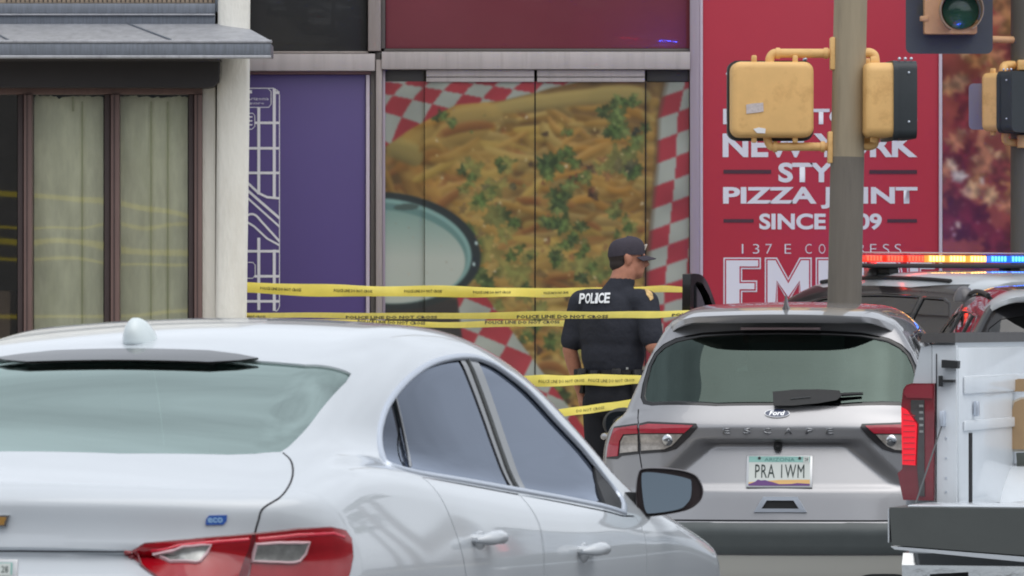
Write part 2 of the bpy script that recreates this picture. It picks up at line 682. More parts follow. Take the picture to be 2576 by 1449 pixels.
# ------------------------------------------------------------------ common vehicle materials
M_WHITE = paint('white_car_paint', (194, 200, 206))
M_SILVER = mat('silver_car_paint', (158, 158, 161), rough=0.3, metal=0.62, coat=1.0, var=0.02, vscale=3, bump=0.03, bscale=900)
M_BLACKPLASTIC = mat('black_plastic', (38, 39, 41), rough=0.55, var=0.1, vscale=20, bump=0.1, bscale=300)
M_GLOSSBLACK = mat('gloss_black_trim', (16, 16, 18), rough=0.12, coat=0.6)
M_RUBBER = mat('rubber', (22, 22, 23), rough=0.8, var=0.1, vscale=30)
M_CHROME = mat('chrome_trim', (205, 208, 212), rough=0.16, metal=1.0)
M_SATIN = mat('satin_chrome', (200, 208, 220), rough=0.36, metal=0.55)
M_GREYPLASTIC = mat('grey_plastic', (86, 90, 92), rough=0.6, var=0.06, vscale=20, bump=0.1, bscale=300)
M_CABIN = mat('cabin_trim', (70, 72, 74), rough=0.8, var=0.08)
M_SEAT = mat('seat_fabric', (92, 94, 96), rough=0.9, var=0.12, vscale=40)
M_REDLENS = mat('red_lamp_lens', (150, 8, 24), rough=0.15, coat=0.55, var=0.1, vscale=12, spec=0.6)
M_DARKRED = mat('dark_red_lens', (104, 12, 24), rough=0.12, coat=1.0, spec=0.6)
M_CLEARLENS = mat('clear_lamp_lens', (150, 152, 150), rough=0.15, metal=0.35, coat=1.0, var=0.35, vscale=30)
M_SMOKELENS = mat('smoked_lamp_lens', (60, 58, 58), rough=0.15, coat=1.0, var=0.2, vscale=30)
M_WHITETRIM = mat('lamp_white_trim', (205, 175, 180), rough=0.3)
M_GAP = mat('shut_line', (34, 34, 38), rough=0.9)
M_SIDEGLASS = glass_mat('tinted_side_glass', (110, 125, 140), 0.4, refl=0.05, ior=1.52, gtint=(226, 236, 255))
M_REARGLASS = glass_mat('green_rear_glass', (150, 185, 170), 0.8, refl=0.33, ior=1.52, gtint=(230, 250, 243))
M_DARKGLASS = glass_mat('privacy_glass', (60, 68, 70), 0.3, refl=0.06, ior=1.52)
M_WINDSHIELD = glass_mat('windshield_glass', (190, 205, 200), 0.9, refl=0.02, ior=1.5)
M_MIRRORGLASS = mat('mirror_glass', (96, 106, 114), rough=0.03, metal=1.0)
M_RIM = mat('wheel_alloy', (150, 152, 156), rough=0.3, metal=0.9)
M_UNDER = mat('underbody', (20, 20, 21), rough=0.9)


M_POLICEBLACK = paint('police_black_paint', (34, 33, 36), rough=0.3)
# ------------------------------------------------------------------ ground: road, kerbs, pavements
def road_z(y):
    return float(np.interp(y, [-60, 14.5, 23.0, 33.5, 38.5, 60], [0, 0, -0.10, -0.10, 0.0, 0.0]))

def build_ground():
    ys = [-400, -60, 0, 14.5] + list(np.linspace(15.5, 23, 6)) + [26, 30, 33.5, 35, 36.5, 38.5, 42, 48, 60, 400, 1500]
    xs = [-900, -60, -20, -6, 0, 6, 20, 60, 900]
    V = [(x, y, road_z(y) - 0.0) for y in ys for x in xs]
    n = len(xs)
    F = [(j * n + i, j * n + i + 1, (j + 1) * n + i + 1, (j + 1) * n + i) for j in range(len(ys) - 1) for i in range(n - 1)]
    m = mat('asphalt', (78, 78, 79), rough=0.9, var=0.25, vscale=3.5, bump=0.5, bscale=140)
    o = obj('road', mesh('road', V, F), m, None, smooth=False)
    tag(o, kind='structure')
    conc = mat('pavement_concrete', (168, 162, 152), rough=0.85, var=0.12, vscale=2.5, bump=0.25, bscale=60, dirt=(110, 104, 96), dirt_amt=0.4)
    kerb = mat('kerb_concrete', (150, 146, 140), rough=0.85, var=0.15, vscale=6)
    def slab(name, poly, top, th=0.4):
        p = MB().prism([(x, y, top) for x, y in poly], (0, 0, -th)).build(name, conc, None, smooth=False)
        tag(p, kind='structure')
        return p
    corner = [(-30, 25.5), (0.02, 25.5), (0.30, 30.5), (0.66, 33.45), (1.98, 33.5), (2.06, 34.1), (1.85, 34.9), (0.9, 35.6), (0.55, 38.5), (0.5, 45.4), (0.5, 49), (-30, 49)]
    c = slab('pavement', corner, 0.08)
    far = slab('pavement', [(0.506, 45.4), (40, 45.4), (40, 49), (0.506, 49)], 0.10)
    # kerb stones round the corner
    edge = corner[1:10]
    k = 0
    for (x0, y0), (x1, y1) in list(zip(edge, edge[1:])) + [((0.5, 45.4), (12.0, 45.4))]:
        a, b = Vector((x0, y0, 0)), Vector((x1, y1, 0))
        d = (b - a).normalized(); L = (b - a).length
        nseg = max(1, round(L / 1.2))
        nr = Vector((d.y, -d.x, 0))
        for i in range(nseg):
            p0, p1 = a + d * (L * i / nseg + 0.004), a + d * (L * (i + 1) / nseg - 0.004)
            q = MB().prism([p0 + nr * 0.002 + Vector((0, 0, 0.086)), p1 + nr * 0.002 + Vector((0, 0, 0.086)), p1 + nr * 0.15 + Vector((0, 0, 0.08)), p0 + nr * 0.15 + Vector((0, 0, 0.08))], (0, 0, -0.3))
            q.build('kerb_stone', kerb, c if y0 < 45.3 or x0 < 0.5 else far, smooth=False)
build_ground()

# ------------------------------------------------------------------ printed panels painted as colour attributes
class Canvas:
    def __init__(self, x0, x1, y0, y1, step, base):
        self.nx, self.ny = int((x1 - x0) / step) + 1, int((y1 - y0) / step) + 1
        self.x = np.linspace(x0, x1, self.nx); self.y = np.linspace(y0, y1, self.ny)
        self.X, self.Y = np.meshgrid(self.x, self.y)
        self.C = np.ones((self.ny, self.nx, 3)) * np.array(base, float)
    def win(self, xa, xb, ya, yb):
        i0, i1 = np.searchsorted(self.x, [xa, xb]); j0, j1 = np.searchsorted(self.y, [ya, yb])
        return slice(j0, j1 + 1), slice(i0, i1 + 1)
    def fill(self, mask, col, w=None):
        a = np.clip(mask, 0, 1)[..., None]
        self.C = self.C * (1 - a) + np.array(col, float) * a
    def blend(self, sl, a, col):
        a = np.clip(a, 0, 1)[..., None]
        self.C[sl] = self.C[sl] * (1 - a) + np.array(col, float) * a
    def noise(self, scale, seed, amp=1.0):
        r = np.random.default_rng(seed)
        gx, gy = int((self.x[-1] - self.x[0]) / scale) + 3, int((self.y[-1] - self.y[0]) / scale) + 3
        g = r.random((gy, gx))
        fx, fy = (self.X - self.x[0]) / scale, (self.Y - self.y[0]) / scale
        i, j = fx.astype(int), fy.astype(int)
        u, v = fx - i, fy - j
        u, v = u * u * (3 - 2 * u), v * v * (3 - 2 * v)
        return (g[j, i] * (1 - u) * (1 - v) + g[j, i + 1] * u * (1 - v) + g[j + 1, i] * (1 - u) * v + g[j + 1, i + 1] * u * v) * amp
    def strand(self, cx, cy, ang, L, w, bend, col, light, soft=3.0):
        m = L / 2 + w + 10
        sl = self.win(cx - m, cx + m, cy - m, cy + m)
        X, Y = self.X[sl] - cx, self.Y[sl] - cy
        if X.size == 0: return
        c, s = math.cos(ang), math.sin(ang)
        u, v = X * c + Y * s, -X * s + Y * c
        v = v - bend * (u / (L / 2)) ** 2 * w
        ww = w * np.sqrt(np.clip(1 - (u / (L / 2)) ** 4, 0.0, 1))
        d = (ww - np.abs(v))
        a = np.clip(d / soft + 0.3, 0, 1) * (np.abs(u) < L / 2)
        t = np.clip(v / np.maximum(w, 1), -1, 1)
        colr = np.array(col, float)[None, None] * (1 - 0.30 * np.clip(t, 0, 1)[..., None] ** 1.5) + (np.array(light, float) - np.array(col, float))[None, None] * (np.clip(-t - 0.15, 0, 1)[..., None] * 0.9)
        A = a[..., None] * 0.95
        self.C[sl] = self.C[sl] * (1 - A) + colr * A
    def leaf(self, cx, cy, r, col, rng, soft=2.5):
        m = r * 1.7
        sl = self.win(cx - m, cx + m, cy - m, cy + m)
        X, Y = self.X[sl] - cx, self.Y[sl] - cy
        if X.size == 0: return
        th = np.arctan2(Y, X); rr = np.hypot(X, Y)
        p = rng.random(4) * 6.28; am = rng.random(4)
        asp = 0.6 + 0.5 * rng.random(); ro = rng.random() * 3.14
        rad = r * (0.72 + 0.22 * am[0] * np.sin(3 * th + p[0]) + 0.18 * am[1] * np.sin(5 * th + p[1]) + 0.12 * np.sin(9 * th + p[2])) * (1 + (asp - 1) * np.cos(th - ro) ** 2)
        a = np.clip((rad - rr) / soft, 0, 1) * 0.9
        sh = 0.82 + 0.36 * (np.sin(th * 2 + p[3]) * 0.5 + 0.5) - 0.25 * np.clip(rr / np.maximum(rad, 1), 0, 1)
        colr = np.array(col, float)[None, None] * sh[..., None]
        A = a[..., None]
        self.C[sl] = self.C[sl] * (1 - A) + colr * A
    def blur(self, n=1):
        for _ in range(n):
            P = np.pad(self.C, ((1, 1), (1, 1), (0, 0)), 'edge')
            self.C = (P[1:-1, 1:-1] * 4 + P[:-2, 1:-1] * 2 + P[2:, 1:-1] * 2 + P[1:-1, :-2] * 2 + P[1:-1, 2:] * 2 + P[:-2, :-2] + P[2:, 2:] + P[:-2, 2:] + P[2:, :-2]) / 16
    def mesh(self, Y, xa=None, xb=None, gain=1.0):
        """flat sheet at depth Y for the columns between xa and xb"""
        ii = np.arange(self.nx)
        if xa is not None:
            ii = ii[(self.x >= xa) & (self.x <= xb)]
        V = []
        for j in range(self.ny):
            for i in ii: V.append(at(self.x[i], self.y[j], Y)[:])
        n = len(ii)
        J, I = np.meshgrid(np.arange(self.ny - 1), np.arange(n - 1), indexing='ij')
        a = (J * n + I).ravel()
        F = np.stack([a, a + n, a + n + 1, a + 1], 1)
        me = bpy.data.meshes.new('print')
        me.from_pydata(V, [], F.tolist())
        c = self.C[:, ii].reshape(-1, 3) / 255.0
        l = np.where(c <= 0.04045, c / 12.92, ((np.clip(c, 0, 1) + 0.055) / 1.055) ** 2.4) * gain
        at_ = me.color_attributes.new('Col', 'FLOAT_COLOR', 'POINT')
        at_.data.foreach_set('color', np.concatenate([np.clip(l, 0, 0.85), np.ones((len(l), 1))], 1).ravel())
        me.update()
        return me

def print_mat(name, rough=0.3, coat=0.25):
    if name in MATS: return MATS[name]
    m = bpy.data.materials.new(name)
    m.use_nodes = True
    nt = m.node_tree
    b = nt.nodes['Principled BSDF']
    v = nt.nodes.new('ShaderNodeVertexColor')
    v.layer_name = 'Col'
    nt.links.new(v.outputs[0], b.inputs['Base Color'])
    b.inputs['Roughness'].default_value = rough
    b.inputs['Coat Weight'].default_value = coat
    b.inputs['Coat Roughness'].default_value = 0.05
    MATS[name] = m
    return m

def fries_canvas():
    r = np.random.default_rng(21)
    cv = Canvas(966, 1735, 205, 1420, 2.7, (92, 72, 42))
    n1, n2 = cv.noise(60, 1), cv.noise(22, 2)
    cv.C *= (0.8 + 0.3 * n1 + 0.25 * n2)[..., None]
    pal = [((148, 124, 60), (186, 164, 96)), ((152, 130, 72), (190, 172, 112)), ((134, 104, 50), (176, 146, 84)), ((146, 108, 48), (190, 150, 84)), ((120, 92, 46), (158, 132, 78)), ((150, 116, 58), (200, 166, 104)), ((118, 78, 42), (152, 112, 66)), ((128, 108, 62), (170, 154, 100))]
    for _ in range(900):
        x, y = r.uniform(960, 1740), r.uniform(255, 1420)
        a = r.normal(0.05, 0.42)
        c, l = pal[r.integers(len(pal))]
        k = r.uniform(0.82, 1.08)
        cv.strand(x, y, a, r.uniform(50, 170), r.uniform(6, 15), r.normal(0, 1.2), [v * k for v in c], [v * k for v in l])
    # folds of bread along the upper left, a pale crust along the top
    for (x, y, a, L, w, c) in ((1110, 345, -0.25, 250, 34, (140, 116, 62)), (1060, 330, -0.9, 120, 30, (132, 106, 54)), (1420, 250, -0.12, 400, 22, (146, 130, 78)), (1190, 290, -0.1, 150, 26, (142, 122, 70)),
                               (1030, 420, 1.25, 150, 34, (128, 98, 50)), (1060, 400, -0.35, 150, 18, (120, 84, 40)), (1075, 470, 1.0, 150, 22, (140, 104, 52)), (1020, 380, 0.4, 100, 30, (126, 114, 66)), (1560, 240, 0.0, 160, 26, (138, 124, 74))):
        cv.strand(x, y, a, L, w, 0.15, c, [min(255, v * 1.22) for v in c], 8)
    for _ in range(140):
        x, y = r.uniform(1080, 1640), r.uniform(300, 1400)
        c, l = pal[r.integers(len(pal))]
        cv.strand(x, y, r.normal(0, 0.35), r.uniform(60, 190), r.uniform(7, 13), r.normal(0, 1.3), c, l)
    cv.blur(2)
    # dark pockets and brown scraps
    for _ in range(110):
        cv.leaf(r.uniform(1090, 1630), r.uniform(330, 1400), r.uniform(8, 24), [(66, 52, 40), (96, 58, 44), (72, 60, 50), (110, 64, 48)][r.integers(4)], r, 5)
    # greens
    spots = [(1105, 285, 26), (1130, 300, 20), (1185, 430, 28), (1160, 470, 24), (1210, 500, 30), (1235, 470, 30), (1270, 420, 24), (1255, 540, 34), (1290, 560, 26), (1190, 580, 30), (1215, 610, 24), (1280, 600, 30), (1385, 400, 34),
             (1370, 420, 28), (1430, 385, 26), (1425, 340, 20), (1545, 265, 36), (1570, 300, 40), (1540, 330, 30), (1600, 340, 30), (1590, 250, 20), (1560, 405, 38), (1595, 420, 32), (1530, 420, 26), (1445, 470, 30), (1470, 450, 24),
             (1395, 520, 30), (1420, 555, 36), (1380, 565, 28), (1455, 580, 30), (1440, 620, 26), (1550, 545, 30), (1570, 580, 26), (1260, 660, 44), (1300, 690, 40), (1240, 700, 34), (1330, 640, 26), (1310, 730, 26), (1395, 640, 34),
             (1420, 670, 30), (1490, 680, 44), (1540, 690, 40), (1460, 660, 30), (1360, 790, 36), (1330, 830, 30), (1440, 900, 30), (1420, 870, 40), (1250, 780, 24), (1520, 780, 36), (1560, 830, 30), (1480, 1000, 34), (1380, 980, 40), (1300, 1080, 44), (1520, 1100, 40)]
    for (x, y, s) in spots:
        for k in range(3):
            g = [(78, 100, 54), (90, 112, 60), (66, 86, 50), (102, 120, 68), (108, 114, 62)][r.integers(5)]
            cv.leaf(x + r.normal(0, s * 0.42), y + r.normal(0, s * 0.42), s * r.uniform(0.6, 1.15), g, r, 6)
    for (x, y, s) in ((1590, 420, 30), (1555, 415, 26), (1600, 330, 18), (1220, 470, 16), (1290, 470, 14)):
        cv.leaf(x, y, s, (52, 60, 52), r)
    for _ in range(220):    # small crisp highlights and herbs
        x, y = r.uniform(1090, 1640), r.uniform(290, 1400)
        cv.leaf(x, y, r.uniform(3, 8), [(190, 172, 120), (176, 150, 92), (96, 118, 66), (206, 198, 166)][r.integers(4)], r, 2)
    X, Y = cv.X, cv.Y
    # checked paper: top left, right side, bottom left
    red, wht = np.array((142, 50, 56)), np.array((142, 148, 138))
    def checks(mask, u, v):
        k = ((np.floor(u) + np.floor(v)) % 2)[..., None]
        fu, fv = np.abs((u % 1) - 0.5), np.abs((v % 1) - 0.5)
        col = red * k + wht * (1 - k)
        col = col * (0.9 + 0.2 * n1)[..., None]
        a = np.clip(mask, 0, 1)[..., None]
        cv.C = cv.C * (1 - a) + col * a
    wob = (n1 - 0.5) * 10
    top_edge = np.interp(X, [966, 1010, 1080, 1150, 1210, 1300, 1380, 1460], [372, 345, 300, 268, 262, 246, 226, 205])
    dx, dy = (X - 966) / 58.0, (Y - 205) / (26.0 + (Y - 205) * 0.16)
    checks(np.clip((top_edge + wob - Y) / 4, 0, 1), dx + dy * 0.55 - 0.0, dy * 1.0 - dx * 0.30 + 3)
    rx = np.interp(Y, [205, 300, 420, 560, 700, 900, 1100, 1420], [1672, 1652, 1648, 1634, 1622, 1612, 1606, 1600])
    lean = (X - rx) / 52.0
    checks(np.clip((X - rx - wob * 0.5) / 3, 0, 1), lean + 0.0 * Y, (Y - 205) / 52.0 + (X - rx) / 150.0 + 0.25 * np.sin(Y / 130))
    cv.fill(np.clip((10 - np.abs(X - rx - 3)) / 12, 0, 0.5), (84, 70, 50))
    # below the dip: shadow and a strip of checks
    bl = np.clip((1190 + (Y - 780) * 0.55 - X) / 6, 0, 1) * np.clip((Y - 735) / 20, 0, 1)
    cv.fill(bl, (50, 48, 46))
    st = np.clip((1250 + (Y - 780) * 0.75 - X) / 4, 0, 1) * np.clip((X - 1152 - (Y - 780) * 0.12) / 4, 0, 1) * np.clip((Y - 742) / 6, 0, 1)
    checks(st, (X - 1152) / 84.0 + (Y - 780) / 160.0, (Y - 742) / 78.0 - (X - 1152) / 190.0)
    # dip in its dark rimmed pot
    def ell(cx, cy, a, b, rot=0.0):
        c, s = math.cos(rot), math.sin(rot)
        u, v = (X - cx) * c + (Y - cy) * s, -(X - cx) * s + (Y - cy) * c
        return np.sqrt((u / a) ** 2 + (v / b) ** 2)
    e0 = ell(974, 631, 236, 147, 0.10)
    cv.fill(np.clip((1 - e0) * 40 + 0.5, 0, 1), (40, 48, 48))
    cv.fill(np.clip((1 - ell(966, 631, 221, 132, 0.10)) * 40 + 0.5, 0, 1), (118, 152, 144))
    cv.fill(np.clip((1 - ell(966, 635, 211, 125, 0.10)) * 40 + 0.5, 0, 1), (92, 124, 118))
    e3 = ell(964, 645, 207, 117, 0.09)
    grad = np.clip((Y - 520) / 130, 0, 1)[..., None]
    cols = np.array((112, 142, 132)) * (1 - grad) + np.array((164, 172, 160)) * grad
    a = np.clip((1 - e3) * 40 + 0.5, 0, 1)[..., None]
    cv.C = cv.C * (1 - a) + cols * a
    cv.fill(np.clip((1 - ell(1022, 521, 34, 9, -0.05)) * 8, 0, 1), (70, 86, 80))
    for (x, y) in ((1198, 612), (1192, 664)): cv.fill(np.clip((1 - ell(x, y, 4, 5)) * 6, 0, 1), (190, 214, 210))
    # soft yellow glaze of melted cheese over the lot
    gl = cv.noise(90, 31) * 0.6 + cv.noise(34, 32) * 0.4
    inside = np.clip((rx - X) / 20, 0, 1) * np.clip((Y - top_edge) / 20, 0, 1) * np.clip((e0 - 1.02) * 30, 0, 1) * (1 - np.clip(bl + st, 0, 1))
    cv.fill(np.clip((gl - 0.46) * 3.0, 0, 0.42) * inside, (164, 140, 76))
    for (x, y, s) in spots[::2]:
        if ((x - 974) / 240.0) ** 2 + ((y - 631) / 150.0) ** 2 > 1.3:
            for k in range(2): cv.leaf(x + r.normal(0, s * 0.5), y + r.normal(0, s * 0.5), s * r.uniform(0.5, 0.9), [(74, 96, 50), (88, 110, 58), (62, 80, 48)][r.integers(3)], r, 4)
    for _ in range(14): cv.leaf(r.uniform(990, 1150), r.uniform(560, 740), 2.6, (160, 128, 96), r, 1.5)
    cv.blur(1)
    return cv

def pizza_canvas():
    r = np.random.default_rng(5)
    cv = Canvas(2371, 2700, -160, 1420, 3.2, (124, 60, 50))
    n = cv.noise(70, 9); n2 = cv.noise(26, 10)
    cv.C *= (0.75 + 0.35 * n + 0.2 * n2)[..., None]
    cheese = [(176, 128, 84), (196, 160, 120), (160, 112, 72), (206, 182, 156), (178, 120, 90)]
    for _ in range(70):
        cv.leaf(r.uniform(2360, 2710), r.uniform(-160, 1400), r.uniform(30, 62), [(122, 42, 48), (134, 50, 52), (108, 38, 44)][r.integers(3)], r, 8)
    for _ in range(90):
        cv.leaf(r.uniform(2360, 2710), r.uniform(-160, 520), r.uniform(16, 52), cheese[r.integers(5)], r, 7)
    for (x, y, s, c) in ((2450, 250, 52, (120, 44, 48)), (2420, 300, 46, (126, 46, 50)), (2560, 60, 60, (150, 104, 56)), (2520, 20, 40, (140, 92, 60)), (2400, 210, 34, (150, 112, 84)), (2470, 390, 50, (168, 112, 84)), (2520, 420, 40, (122, 52, 52)),
                         (2400, 440, 30, (196, 186, 182)), (2470, 455, 14, (206, 198, 190)), (2440, 560, 80, (106, 34, 44)), (2520, 600, 70, (110, 36, 46)), (2590, 520, 60, (112, 38, 46)), (2430, 480, 20, (190, 150, 130))):
        for k in range(3): cv.leaf(x + r.normal(0, s * 0.25), y + r.normal(0, s * 0.25), s * r.uniform(0.6, 1), c, r, 6)
    for (x, y, s) in ((2410, 565, 13), (2400, 590, 9), (2460, 560, 6), (2490, 556, 5), (2395, 575, 8), (2480, 590, 4), (2440, 600, 4), (2510, 580, 5)):
        cv.leaf(x, y, s, (206, 190, 176), r, 3)
    for _ in range(60): cv.leaf(r.uniform(2380, 2700), r.uniform(480, 660), r.uniform(1.5, 4), (190, 150, 140), r, 2)
    cv.blur(2)
    return cv

# ------------------------------------------------------------------ storefront building
YF = 48.0                      # plane of the shop front
FG = 1.14                      # what the paint must be for the brightness it shows in this light
def fcol(c):
    l = lin(c)
    return tuple(min(0.82, v * FG) for v in l)

def rect(px0, py0, px1, py1, Y):
    a, b = at(px0, py1, Y), at(px1, py0, Y)
    return a.x, a.z, b.x, b.z

def bar(name, px0, py0, px1, py1, m, parent, y0, y1, bevel=0.004):
    """upright member seen between pixel bounds, from depth y0 (front) to y1 (back)"""
    x0, z0, x1, z1 = rect(px0, py0, px1, py1, y0)
    return MB().b2((x0, y0, z0), (x1, y1, z1), bevel).build(name, m, parent)

store = empty('storefront_building', (4, YF, 0.1))
tag(store, 'shop front with fries poster doors, purple map panel and red pizza sign wall', 'building')
store.matrix_parent_inverse = Matrix.Identity(4)
def kid(o):
    o.location = Vector(o.location) - Vector((4, YF, 0.1))
    return o
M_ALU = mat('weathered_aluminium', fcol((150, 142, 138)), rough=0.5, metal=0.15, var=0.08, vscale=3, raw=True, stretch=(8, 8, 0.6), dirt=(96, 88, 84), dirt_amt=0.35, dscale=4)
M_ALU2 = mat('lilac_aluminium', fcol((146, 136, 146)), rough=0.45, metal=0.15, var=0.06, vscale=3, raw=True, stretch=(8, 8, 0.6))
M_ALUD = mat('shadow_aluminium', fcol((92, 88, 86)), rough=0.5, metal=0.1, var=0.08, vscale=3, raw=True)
M_BEAM = mat('transom_beam', fcol((168, 162, 160)), rough=0.55, var=0.07, vscale=2, raw=True, stretch=(6, 6, 0.3), dirt=(128, 118, 112), dirt_amt=0.3, dscale=3)
M_FRAMEW = mat('pale_frame', fcol((186, 176, 186)), rough=0.5, raw=True, var=0.04)
M_DARKWIN = mat('dark_transom_glass', (44, 46, 47), rough=0.3, coat=0.25, var=0.1, vscale=0.6)
M_MAROON = mat('maroon_glass_panel', fcol((112, 50, 60)), rough=0.35, coat=0.1, raw=True, var=0.15, vscale=0.5)
M_PURPLE = mat('purple_vinyl', fcol((80, 67, 118)), rough=0.38, raw=True, var=0.05, vscale=0.9, spec=0.4)
M_SIGNRED = mat('red_sign_vinyl', fcol((168, 48, 64)), rough=0.4, raw=True, var=0.05, vscale=0.7, spec=0.4)
M_SIGNWHITE = mat('white_sign_print', fcol((206, 208, 216)), rough=0.5, raw=True)
M_MAPLINE = mat('map_line_print', fcol((226, 224, 240)), rough=0.5, raw=True)
M_SIGNDARK = mat('dark_sign_print', fcol((70, 42, 50)), rough=0.5, raw=True)
M_WALLDARK = mat('back_wall', (60, 58, 58), rough=0.9, var=0.1)

def build_store():
    root = empty('storefront_fixture')     # temporary origin
    def B(*a, **k):
        return kid(bar(*a, **k))
    # mass of the building behind the shop front
    def V(name, lo, hi, m, bevel=0.0):
        return kid(MB().b2(lo, hi, bevel).build(name, m, store))
    stone = mat('upper_wall', (150, 140, 130), rough=0.85, var=0.1, vscale=1.5, bump=0.3, bscale=40)
    V('back_wall', (-9.0, YF + 0.30, 0.1), (7.2, YF + 9, 7.0), M_WALLDARK)
    V('upper_wall', (-9.0, YF - 0.05, 5.35), (7.2, YF + 0.28, 7.0), stone)
    V('parapet', (-9.2, YF - 0.25, 7.01), (7.4, YF + 0.4, 7.3), stone, 0.02)
    BOT = 1330
    TOP = -330
    # --- purple bay
    B('transom_window', 300, TOP, 923, 131, M_DARKWIN, store, YF + 0.04, YF + 0.08)
    B('window_sill', 300, 129, 926, 134, M_ALU, store, YF - 0.02, YF + 0.06)
    B('transom_beam', 300, 135, 943, 178, M_BEAM, store, YF - 0.10, YF + 0.10)
    B('panel_head', 300, 179, 934, 187, mat('brown_head', fcol((120, 92, 92)), raw=True), store, YF - 0.02, YF + 0.06)
    pp = B('map_panel', 300, 188, 920, BOT, M_PURPLE, store, YF, YF + 0.05)
    B('panel_frame', 920.5, 188, 930, BOT, M_FRAMEW, store, YF - 0.03, YF + 0.06)
    # map lines
    YL = YF - 0.004
    off = Vector((4, YF, 0.1))
    def line(pts, w, closed=False, m=None, name='map_line'):
        P = [at(x, y, YL) for x, y in pts]
        n = len(P)
        V_, F_ = [], []
        hw = w / 2 * YF / FPX
        for i, p in enumerate(P):
            a = P[(i - 1) % n] if closed or i > 0 else p
            b = P[(i + 1) % n] if closed or i < n - 1 else p
            t = (b - a).normalized()
            s = Vector((-t.z, 0, t.x))
            V_ += [p + s * hw, p - s * hw]
        for i in range(n if closed else n - 1):
            j = (i + 1) % n
            F_.append((2 * i, 2 * i + 1, 2 * j + 1, 2 * j))
        o = obj(name, mesh('line', V_, F_), m or M_MAPLINE, pp, smooth=False)
        o.location = (0, -0.001 * (random.random()), 0)
        return o
    line([(590, 222), (688, 222), (698, 228), (703, 238), (703, 770), (700, 778), (694, 784)], 2.2)
    line([(560, 222), (674, 222), (682, 230), (682, 262), (676, 270), (560, 270)], 2.0)
    for x, y0, y1 in ((651, 271, 489), (690, 223, 500), (651, 598, 780), (690, 628, 782)): line([(x, y0), (x, y1)], 7.5)
    for y in (233,): line([(690, y), (703, y)], 7)
    for y, x0 in ((309, 640), (373, 560), (435, 560), (632, 560), (695, 640), (758, 560)): line([(x0, y), (703, y)], 6.5)
    line([(600, 440), (625, 462), (651, 486), (672, 496), (703, 499)], 6)
    line([(560, 425), (625, 481), (703, 549)], 6.5); line([(560, 455), (625, 500), (703, 570)], 5)
    line(smooth_path([(600, 560), (624, 541), (642, 541), (662, 562), (703, 607)], 5), 5.5)
    line([(600, 545), (640, 570), (672, 600), (703, 617)], 5.0)
    line([(560, 285), (636, 285), (641, 291), (641, 318), (634, 325), (560, 325)], 2.0)
    for y in (294, 304, 314): line([(600, y), (635, y)], 3.4)
    line([(560, 660), (636, 660), (642, 667), (642, 692), (636, 700), (560, 700)], 2.0)
    for s, x0, x1, y0, y1 in (('of Arizona', 600, 676, 252, 244), ('in Square', 600, 664, 264, 256)):
        a, b = at(x0, y0, YL), at(x1, y1, YL)
        me = fit_text(s, a.x, b.x, a.z, b.z, 0.0, res=1)
        me.transform(Matrix.Translation(Vector((0, YL, 0))))
        tag(obj('map_text', me, M_MAPLINE, pp, smooth=False), kind='stuff')
    line([(600, 231), (634, 231)], 8)
    # --- post between the bays
    B('post', 926, TOP, 958, 128, M_ALU, store, YF - 0.05, YF + 0.12)
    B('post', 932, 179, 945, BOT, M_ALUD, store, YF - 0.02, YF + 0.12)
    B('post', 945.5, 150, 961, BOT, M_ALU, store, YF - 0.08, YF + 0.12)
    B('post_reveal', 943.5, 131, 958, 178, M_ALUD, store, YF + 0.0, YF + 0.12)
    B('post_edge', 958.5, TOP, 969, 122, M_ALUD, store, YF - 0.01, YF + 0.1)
    # --- door bay
    B('maroon_panel', 970, TOP, 1737, 122, M_MAROON, store, YF + 0.03, YF + 0.08)
    B('panel_shadow_strip', 966, 122.5, 1738, 129, M_ALUD, store, YF + 0.0, YF + 0.09)  # dark strip paints the shadow between maroon panel and beam
    B('transom_beam', 960, 130, 1736, 174, M_BEAM, store, YF - 0.10, YF + 0.10)
    B('door_head', 969, 175, 1068, 206, mat('dark_head', fcol((64, 64, 62)), raw=True), store, YF + 0.0, YF + 0.08)
    B('door_head', 1627, 175, 1734, 208, mat('dark_head', fcol((64, 64, 62)), raw=True), store, YF + 0.0, YF + 0.08)
    for x0, x1 in ((1072, 1344), (1351, 1622)):
        B('door_top_rail', x0, 176, x1, 193, M_BEAM, store, YF - 0.06, YF + 0.04)
        B('door_top_rail', x0, 194.5, x1, 206, M_BEAM, store, YF - 0.05, YF + 0.04)
    B('door_jamb', 961.5, 176, 969, BOT, M_ALU2, store, YF - 0.04, YF + 0.1)
    cv = fries_canvas()
    pm = print_mat('fries_print', 0.32, 0.3)
    for x0, x1, dy in ((968, 1069, 0.0), (1070, 1346, -0.03), (1347, 1624, -0.03), (1625, 1735, 0.0)):
        me = cv.mesh(YF + dy, x0 - 2, x1 + 2, FG)
        me.transform(Matrix.Translation(-off))
        o = obj('poster_door', me, pm, store, smooth=False)
        s = MB().b2(at(x1 - 1.3, BOT, YF + dy - 0.006), at(x1 + 1.3, 207, YF + dy + 0.02)).build('glass_joint', M_RUBBER, o, loc=-off)
    B('kick_plate', 969, 1290, 1735, BOT, M_ALU, store, YF - 0.05, YF + 0.05)
    # --- right hand frame and red sign wall
    B('post', 1736, TOP, 1760, BOT, M_ALU2, store, YF - 0.06, YF + 0.12)
    B('post_edge', 1760.5, TOP, 1768, BOT, M_FRAMEW, store, YF - 0.03, YF + 0.12)
    sg = B('red_sign_panel', 1768.5, TOP, 2362, BOT, M_SIGNRED, store, YF, YF + 0.06)
    B('post_edge', 2362.5, TOP, 2370, BOT, M_FRAMEW, store, YF - 0.02, YF + 0.08)
    pc = pizza_canvas()
    me = pc.mesh(YF, None, None, FG)
    me.transform(Matrix.Translation(-off))
    obj('pizza_poster', me, print_mat('fries_print'), store, smooth=False)
